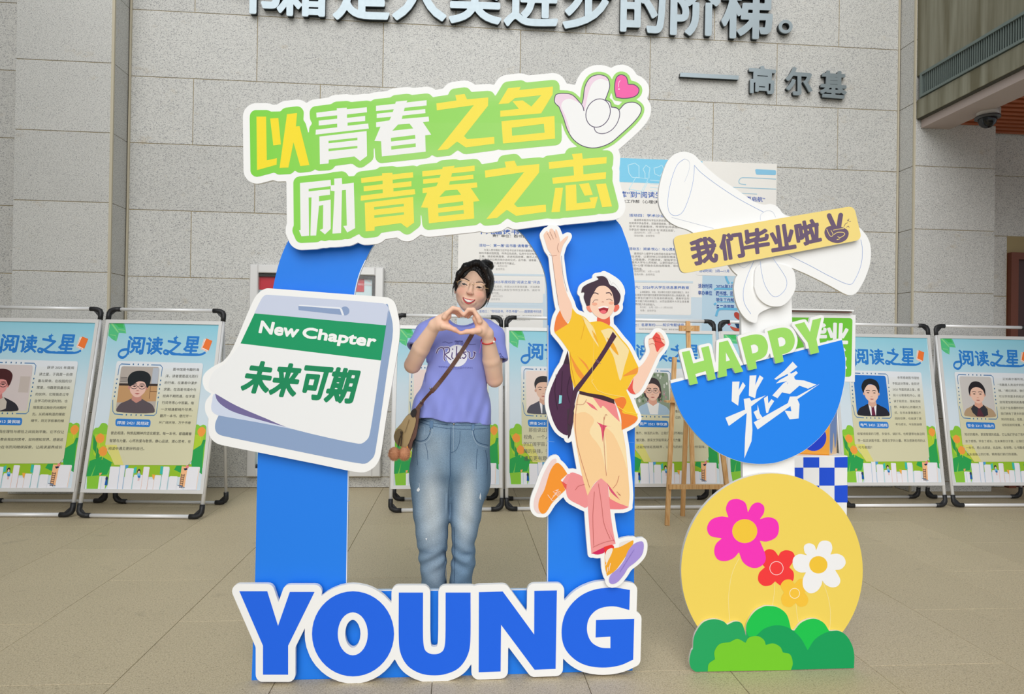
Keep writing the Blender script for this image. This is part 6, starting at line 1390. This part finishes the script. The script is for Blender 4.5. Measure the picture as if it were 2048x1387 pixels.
# hem (slightly slanted) and open inside
pa, pb2 = PW(215, 1200), PW(800, 1262); sl, (X, Y, Z) = Sh.sub(Sh.lo, Sh.lo+2); hz = pa[2]+(X-pa[0])*(pb2[2]-pa[2])/(pb2[0]-pa[0])+.004*np.sin(X*40)
Sh.D = np.maximum(Sh.D, (hz-Z).astype(np.float32))
inner_ = Sh.D+.006; low_ = (hz+.05-Z)
Sh.D = np.maximum(Sh.D, -np.maximum(inner_, -low_)).astype(np.float32)
# sleeves: cut ends, hollow
for a, b, r_ in ((PW(350, 612, .0), PW(283, 732, -.035), .0525), (PW(822, 635, .0), PW(846, 812, -.03), .0495)):
    d = (b-a)/np.linalg.norm(b-a); sl, (X, Y, Z) = Sh.sub(b-np.array([.10, .12, .13]), b+np.array([.10, .12, .13]))
    t = (X-b[0])*d[0]+(Y-b[1])*d[1]+(Z-b[2])*d[2]; rad = np.sqrt(np.maximum((X-b[0])**2+(Y-b[1])**2+(Z-b[2])**2-t*t, 0))
    m_in = rad < .095
    q = Sh.D[sl]; side = (X < PW(352, 0)[0]) if b[0] < PW(580, 0)[0] else (X > PW(796, 0)[0])
    side = side & m_in
    q = np.where(side, np.maximum(q, t), q); q = np.where(side & (t > -.06), np.maximum(q, (r_-.007)-rad), q); Sh.D[sl] = q
# neck opening
Sh.ell(PW(600, 500, .0), (.070, .075, .058), .004, cut=True)
V, Q = Sh.nets(); V = relax(V, Q, 1)
M_TEE = mat('lilac_cotton', '8f98e2', 0.85, spec=0.15); M_TEE.node_tree.nodes['Principled BSDF'].inputs['Sheen Weight'].default_value = 0.15
tee = part(pe, 't_shirt', V, Q, M_TEE, True); bvh_t = BVHTree.FromPolygons([Vector(v) for v in V], Q)
MB().tube([PW(600+74*math.cos(a)*1.68, 528+66*math.sin(a)*1.0, -.045-.03*math.sin(a)) for a in np.linspace(-.2, math.pi+.2, 22)], .0042, 8).obj(pe, 'collar_rib', M_TEE, True)
def draped(bvh, crop, off=.0012):
    def f(p, o):
        q = crop([p])[0] if crop else p; d = ray(q[0], q[1]); d = d/np.linalg.norm(d); h = bvh.ray_cast(Vector(tuple(CC)), Vector(tuple(d)), 8)
        return tuple(np.array(h[0])-d*(off*.5+o*1.5)) if h[0] else tuple(onY(q[0], q[1], YP-.11))
    return f
def densify(l, m=10):
    out = []
    for p, q in zip(l, l[1:]+l[:1]):
        n = max(1, int(math.hypot(q[0]-p[0], q[1]-p[1])/m)); out += [(p[0]+(q[0]-p[0])*k/n, p[1]+(q[1]-p[1])*k/n) for k in range(n)]
    return out
A = Art(draped(bvh_t, CP, .0016))
for rr in range(5):      # disc as rings so that it follows the cloth
    r0_, r1_ = rr*15.6, (rr+1)*15.6
    for k in range(28):
        a, b = 2*math.pi*k/28, 2*math.pi*(k+1)/28
        A._put([(562+r0_*math.cos(a), 770+r0_*1.03*math.sin(a)), (562+r1_*math.cos(a), 770+r1_*1.03*math.sin(a)), (562+r1_*math.cos(b), 770+r1_*1.03*math.sin(b)), (562+r0_*math.cos(b), 770+r0_*1.03*math.sin(b))], [(0, 1, 2, 3)], 'eef0fa'); A.k -= 1
A.k += 1
LT = [[(412, 752), (425, 722), (455, 710), (470, 740), (468, 790), (478, 808)], [(455, 715), (500, 710), (505, 740), (478, 760), (500, 785), (520, 800)], [(528, 745), (524, 780), (535, 792)], [(560, 700), (556, 792)], [(588, 740), (560, 765), (592, 790)], [(632, 742), (608, 748), (628, 768), (615, 788), (598, 782)], [(640, 740), (652, 748), (654, 785), (680, 785), (690, 755), (684, 742), (698, 752)]]
for l in LT:
    L_ = smooth(l, 6, False); A.line(L_, 15, 'eff0f8')
for l in LT: A.line(smooth(l, 6, False), 8, '5b4a86')
A.dots([(530, 722)], 5, '5b4a86')
for l in ([(455, 672), (480, 668), (500, 678), (530, 672)], [(632, 680), (660, 688), (700, 684)]): A.line(smooth(l, 4, False), 2.5, '3d3a7a')
for k in range(6): A.line(smooth([(545+10*k, 672), (550+10*k, 660), (556+10*k, 674), (552+10*k, 690)], 3, False), 3, '3d3a7a')
for k in range(20):
    if 6 <= k <= 8: continue
    x_ = 430+12.5*k; A.line([(x_, 852+.3*k), (x_+4, 845+.4*k), (x_+8, 858+.3*k)], 2.2, '5a5fae')
A.line(smooth([(425, 848), (480, 850), (540, 866), (600, 862)], 4, False), 1.5, '5a5fae')
for l in ([(868, 760), (880, 752), (884, 772), (870, 784)], [(888, 772), (900, 780), (902, 795)], [(880, 790), (895, 800)]): A.line(smooth(l, 3, False), 3, '3d3a7a')
A.obj(tee, 'printed_shirt_lettering')
# --- jeans
J = Field((PW(180, 0)[0], YP-.16, -.005), (PW(850, 0)[0], YP+.17, PW(0, 1150)[2]), .0042)
def jr(y, xl, xr, cy, hd): return row(y, xl, xr, cy, hd, CJ)
J.loft([jr(20, 310, 778, 0, .088), jr(70, 284, 794, 0, .098), jr(150, 252, 803, 0, .112), jr(260, 232, 806, .005, .117), jr(360, 224, 808, .008, .118), jr(420, 222, 806, .008, .112), jr(480, 224, 804, .008, .10), jr(540, 230, 798, .01, .082), jr(600, 300, 730, .012, .06), jr(640, 380, 650, .014, .04)], .02, 2.4)
J.loft([jr(280, 262, 505, .008, .080), jr(350, 236, 512, .006, .097), jr(420, 222, 516, .005, .105), jr(520, 224, 512, .005, .098), jr(620, 233, 511, 0, .092), jr(720, 243, 508, -.004, .088), jr(820, 252, 504, -.008, .083), jr(900, 262, 500, -.01, .08), jr(980, 275, 490, -.008, .074), jr(1060, 284, 484, 0, .068), jr(1150, 294, 482, .004, .064), jr(1270, 300, 480, .006, .060), jr(1400, 312, 476, .006, .056), jr(1560, 325, 470, .006, .053), jr(1610, 328, 468, .006, .053)], .014, 2.2)
J.loft([jr(280, 520, 772, .008, .080), jr(350, 516, 796, .006, .097), jr(420, 514, 808, .005, .105), jr(520, 517, 802, .005, .10), jr(570, 518, 798, .003, .096), jr(640, 518, 768, 0, .09), jr(720, 517, 745, -.004, .086), jr(820, 518, 728, -.008, .08), jr(900, 520, 708, -.01, .076), jr(960, 525, 690, -.008, .072), jr(1030, 527, 690, -.002, .068), jr(1060, 526, 700, .0, .066), jr(1090, 522, 698, .002, .064), jr(1150, 516, 688, .004, .062), jr(1270, 511, 668, .006, .058), jr(1400, 512, 655, .006, .055), jr(1560, 514, 650, .006, .052), jr(1610, 515, 648, .006, .052)], .014, 2.2)
sl, (X, Y, Z) = J.sub(J.lo, J.lo+2); xx = X-PW(515, 0)[0]; zk = (Z-PW(0, 900, 0, CJ)[2]); zr_ = Z-PW(0, 1060, 0, CJ)[2]
leg = np.sign(xx); ax_ = np.abs(xx)
f_ = .0035*np.sin(xx*70+zk*20+leg)*np.clip(zk*6+.3, 0, 1)*.6+.0045*np.sin(zr_*95+leg*xx*60+leg)*np.exp(-(zr_/.05)**2)+.0030*np.sin(zr_*60-leg*xx*50)*np.exp(-((zr_+.12)/.08)**2)+.003*np.sin(zk*55+leg*xx*45)*np.exp(-((zk-.06)/.06)**2)
f_ += .006*np.exp(-((xx-.102)**2/.0004+(zr_-.0)**2/.0003))*-1.4
J.D += f_.astype(np.float32)
V, Q = J.nets(); V = relax(V, Q, 1)
dm = mat('washed_denim', '7f9dbd', 0.85, spec=0.15); nt = dm.node_tree; N = nt.nodes
g_ = N.new('ShaderNodeNewGeometry'); 
n1 = N.new('ShaderNodeTexNoise'); n1.inputs['Scale'].default_value = 9; n1.inputs['Detail'].default_value = 6; nt.links.new(g_.outputs['Position'], n1.inputs['Vector'])
n2 = N.new('ShaderNodeTexNoise'); n2.inputs['Scale'].default_value = 420; n2.inputs['Detail'].default_value = 2; nt.links.new(g_.outputs['Position'], n2.inputs['Vector'])
aa = N.new('ShaderNodeAttribute'); aa.attribute_name = 'Col'
r1 = N.new('ShaderNodeMapRange'); r1.inputs[3].default_value = .82; r1.inputs[4].default_value = 1.18; nt.links.new(n1.outputs['Fac'], r1.inputs[0])
r2 = N.new('ShaderNodeMapRange'); r2.inputs[1].default_value = .3; r2.inputs[2].default_value = .7; r2.inputs[3].default_value = .8; r2.inputs[4].default_value = 1.2; nt.links.new(n2.outputs['Fac'], r2.inputs[0])
mu = N.new('ShaderNodeMath'); mu.operation = 'MULTIPLY'; nt.links.new(r1.outputs[0], mu.inputs[0]); nt.links.new(r2.outputs[0], mu.inputs[1])
vm = N.new('ShaderNodeVectorMath'); vm.operation = 'SCALE'; nt.links.new(aa.outputs['Color'], vm.inputs[0]); nt.links.new(mu.outputs[0], vm.inputs['Scale']); nt.links.new(vm.outputs[0], N['Principled BSDF'].inputs['Base Color'])
# bleached thighs, darker seams and knee creases, shade painted in at the crotch
def denim(V):
    V = np.array(V); x = V[:, 0]; z = V[:, 2]; C = np.tile(np.array(lin('7590a9')), (len(V), 1))
    def bl(w, c): nonlocal C; w = np.clip(w, 0, 1)[:, None]; C = C*(1-w)+np.array(lin(c))*w
    for (px, py, rx, rz, w_) in ((375, 640, .045, .13, .75), (640, 640, .035, .13, .75), (380, 850, .05, .12, .5), (620, 780, .03, .12, .6), (380, 250, .08, .06, .3), (400, 1230, .05, .08, .35)):
        p = PW(px, py, -.1, CJ); bl(w_*np.exp(-((x-p[0])/rx)**2-((z-p[2])/rz)**2)*(V[:, 1] < YP+.03), 'bfc6c9')
    for (px, py, rx, rz, w_) in ((515, 700, .010, .3, .6), (232, 600, .02, .4, .45), (790, 560, .02, .2, .4), (520, 250, .03, .05, .4), (330, 230, .03, .02, .3), (500, 500, .05, .03, .5), (640, 1062, .04, .010, .5), (330, 1050, .04, .012, .4)):
        p = PW(px, py, -.1, CJ); bl(w_*np.exp(-((x-p[0])/rx)**2-((z-p[2])/rz)**2), '48647f')
    return np.concatenate([C, np.ones((len(V), 1))], 1)
jn = part(pe, 'jeans', V, Q, dm, True, colors=denim(V)); bvh_j = BVHTree.FromPolygons([Vector(v) for v in V], Q)
A = Art(draped(bvh_j, CJ, .0012)); dk, lt = '3d5877', 'a9bccd'
def seam(pts, wd, c, n=6): A.line(smooth(pts, n, False), wd, c)
for pts, wd, c in (([(290, 62), (390, 92), (520, 108), (670, 112), (800, 104)], 4, dk), ([(286, 84), (390, 116), (520, 134), (672, 138), (802, 130)], 4, dk), ([(240, 205), (290, 225), (335, 212), (362, 170), (370, 125)], 5, dk), ([(236, 218), (292, 240), (345, 225), (376, 175), (384, 120)], 3, lt), ([(680, 130), (690, 190), (720, 235), (800, 258)], 5, dk), ([(672, 140), (684, 200), (716, 250), (798, 274)], 3, lt), ([(518, 120), (514, 250), (512, 380), (514, 480)], 5, dk), ([(585, 150), (580, 230), (555, 290), (518, 310)], 3, dk), ([(535, 110), (535, 300)], 2.5, lt), ([(512, 480), (500, 600), (506, 760)], 3, dk), ([(540, 850), (546, 1000), (545, 1150), (540, 1270)], 3, dk), ([(480, 1000), (482, 1150), (486, 1270)], 3, dk), ([(270, 250), (268, 320), (275, 400)], 3, dk), ([(330, 240), (345, 300), (350, 360)], 3, dk), ([(712, 280), (705, 350), (702, 430)], 3, dk), ([(770, 290), (785, 380), (780, 470)], 3, dk), ([(285, 118), (322, 120), (322, 180)], 2.5, lt)): seam(pts, wd, c)
for q in ([(365, 75), (388, 80), (385, 132), (362, 126)], [(670, 90), (690, 90), (688, 148), (668, 146)]): A.poly(densify([(float(a), float(b)) for a, b in q], 12), '6685a6'); A.line(q, 2.5, dk, closed=True)
for q in ([(270, 575), (285, 560), (292, 580), (280, 595), (268, 588)], [(725, 640), (732, 600), (738, 625), (735, 655)], [(330, 935), (345, 930), (340, 950)]): A.poly(q, 'e4e8ec')
A.line([(268, 582), (292, 578)], 2, 'f5f6f8'); A.line([(270, 590), (288, 588)], 2, 'f5f6f8'); A.line([(285, 530), (290, 560)], 2, 'd5dde6')
A.obj(jn, 'stitching')
MB().sphere(np.array(draped(bvh_j, CJ, .0)((539, 100), 0)), (.0052, .003, .0052), 12).obj(jn, 'button', mat('pewter', '9a9a9a', 0.3, 0.9), True)
for q in ((290, 130), (240, 208), (365, 150), (684, 140)): MB().sphere(np.array(draped(bvh_j, CJ, .0)(q, 0)), (.0032, .002, .0032), 8).obj(jn, 'rivet', MATS['pewter'], True)
# --- shoes (behind the letters)
M_SHOE = mat('white_shoe', 'e4e2de', 0.5)
for xa_ in (398, 582):
    c = PW(xa_, 1640, 0, CJ); Sf = Field((c[0]-.07, YP-.22, -.01), (c[0]+.07, YP+.12, .13), .006)
    Sf.ell((c[0], YP-.10, .028), (.042, .085, .032), .02).ell((c[0], YP+.02, .035), (.036, .06, .04), .02).cap((c[0], YP+.02, .04), (c[0], YP+.02, .10), .032, .034, .015)
    sl, (X, Y, Z) = Sf.sub(Sf.lo, Sf.lo+1); Sf.D = np.maximum(Sf.D, (.002-Z).astype(np.float32)); V, Q = Sf.nets(); part(pe, 'shoe', V, Q, M_SHOE, True)
# --- bracelets
wc = (PW(790, 658, -.15)); ax_ = (RE-RWr)/np.linalg.norm(RE-RWr); u1 = np.cross(ax_, [0, 1, 0]); u1 /= np.linalg.norm(u1); u2 = np.cross(ax_, u1)
MB().tube([wc+.0295*math.cos(a)*u1+.0295*math.sin(a)*u2 for a in np.linspace(0, 2*math.pi, 25)], .0026, 6).obj(pe, 'red_bracelet', mat('red_cord', 'cf2b2a', 0.6), True)
MB().sphere(PW(832, 668, -.175), .005, 8).obj(pe, 'bracelet_bead', mat('white_bead', 'f2efe9', 0.3))
MB().tube([PW(748, 658, -.185), PW(736, 690, -.19), PW(728, 750, -.19)], .0014, 5).obj(pe, 'bracelet_tassel', mat('lilac_cord', 'a46cc4', 0.6))
wl_ = PW(418, 552, -.165); ax_ = (LE-LWr)/np.linalg.norm(LE-LWr); u1 = np.cross(ax_, [0, 1, 0]); u1 /= np.linalg.norm(u1); u2 = np.cross(ax_, u1)
MB().tube([wl_+.0262*math.cos(a)*u1+.0262*math.sin(a)*u2 for a in np.linspace(0, 2*math.pi, 25)], .0009, 5).obj(pe, 'fine_bracelet', M_GOLD, True)
# ------------------------------------------------------------------ shoulder bag
M_BRN = mat('brown_leather', '5d3a2b', 0.5); M_OLV = mat('olive_leather', 'a38a5e', 0.5); M_OLV2 = mat('dark_olive', '6d5a35', 0.5)
bg0 = PW(215, 1290, -.1); bag_ = thing('shoulder_bag', tuple(float(v) for v in bg0), 'small olive and brown shoulder bag on a brown strap with two fur balls', 'bag')
dr = draped(bvh_t, CP, .003); sp = smooth([(688, 585), (640, 668), (560, 795), (470, 920), (380, 1030), (310, 1110), (262, 1172)], 5, False); V_, F_ = [], []
for i, p in enumerate(sp):
    q = sp[min(i+1, len(sp)-1)]; o = sp[max(i-1, 0)]; d = np.array([q[0]-o[0], q[1]-o[1]]); d /= np.linalg.norm(d); n = np.array([-d[1], d[0]])*15
    c = np.array(dr(p, 0)) if p[0] > 300 else PW(p[0], p[1], -.118)
    e1 = PW(p[0]-n[0], p[1]-n[1], c[1]-YP-.002); e2 = PW(p[0]+n[0], p[1]+n[1], c[1]-YP-.002)
    V_ += [e1, e2, e2+np.array([0, .004, 0]), e1+np.array([0, .004, 0])]
    if i: b_ = 4*(i-1); F_ += [(b_+j, b_+(j+1) % 4, b_+4+(j+1) % 4, b_+4+j) for j in range(4)]
# strap over the shoulder, behind the neck
part(bag_, 'strap', V_, F_, M_BRN)
for q in ((368, 1008), (298, 1102)): MB().sphere(PW(*q, float(dr(q, 0)[1])-YP-.004 if q[0] > 300 else -.125), (.0045, .002, .0045), 10).obj(bag_, 'stud', MATS['pewter'], True)
CBg = CP
def bslab(nm, pts, y0, y1, m, sm=4, lab=None):
    P = smooth(CBg(pts), sm); Vf = [onY(p[0], p[1], YP+y0) for p in P]; Vb = [np.array([v[0], YP+y1, v[2]]) for v in Vf]; n = len(P)
    T = tessellate_polygon([[Vector((p[0], p[1], 0)) for p in P]])
    Fc = [tuple(t) for t in T]+[tuple(i+n for i in t[::-1]) for t in T]+[(i, (i+1) % n, (i+1) % n+n, i+n) for i in range(n)]
    return part(bag_, nm, Vf+Vb, Fc, m, label=lab)
y_ = lambda v: v+(820-500)*3.65-0      # second crop rows into first crop rows
bslab('bag_side', [(262, 1165), (290, 1160), (280, 1250), (262, 1360), (238, 1400), (225, 1462), (205, 1440), (200, 1380), (240, 1250)], -.128, -.04, M_BRN)
bslab('bag_body', [(195, 1210), (240, 1205), (262, 1240), (235, 1340), (190, 1440), (130, 1420), (105, 1380), (110, 1320), (150, 1270)], -.135, -.05, M_OLV)
bslab('bag_flap', [(105, 1340), (135, 1305), (165, 1320), (165, 1350), (135, 1420), (112, 1400), (102, 1370)], -.142, -.12, M_OLV2)
bslab('bag_opening', [(222, 1188), (245, 1160), (266, 1172), (256, 1212), (236, 1218)], -.137, -.1, mat('dark_lining', '1d1513', 0.7))
MB().tube([PW(152, 1322, -.15), PW(160, 1370, -.15), PW(152, 1430, -.15)], .0025, 6).obj(bag_, 'cord', mat('dark_cord', '3a2d20', 0.6)); MB().tube([PW(165, 1325, -.15), PW(140, 1380, -.15), PW(136, 1432, -.15)], .0022, 6).obj(bag_, 'cord', MATS['dark_cord'])
MB().tube([PW(212, 1235, -.14), PW(195, 1290, -.14), PW(180, 1330, -.145)], .0012, 5).obj(bag_, 'chain', M_GOLD)
M_FUR = mat('tan_fur', 'c98f6b', 0.95)
for k, (x_, yb) in enumerate(((104, 1484), (178, 1484))):
    c = PW(x_, yb, -.15); m = MB(); m.sphere(c, (.0225, .0225, .0265), 14)
    for i in range(1500):
        u = np.random.normal(size=3); u /= np.linalg.norm(u); t = np.cross(u, np.random.normal(size=3)); t /= np.linalg.norm(t); a = c+u*.021*np.array([1, 1, 1.15]); b = a+u*.0065+np.random.normal(size=3)*.0015-np.array([0, 0, .002])
        m.add([a-t*.0005, a+t*.0005, b], [(0, 1, 2)])
    m.obj(bag_, 'fur_ball', M_FUR)['kind'] = 'stuff'
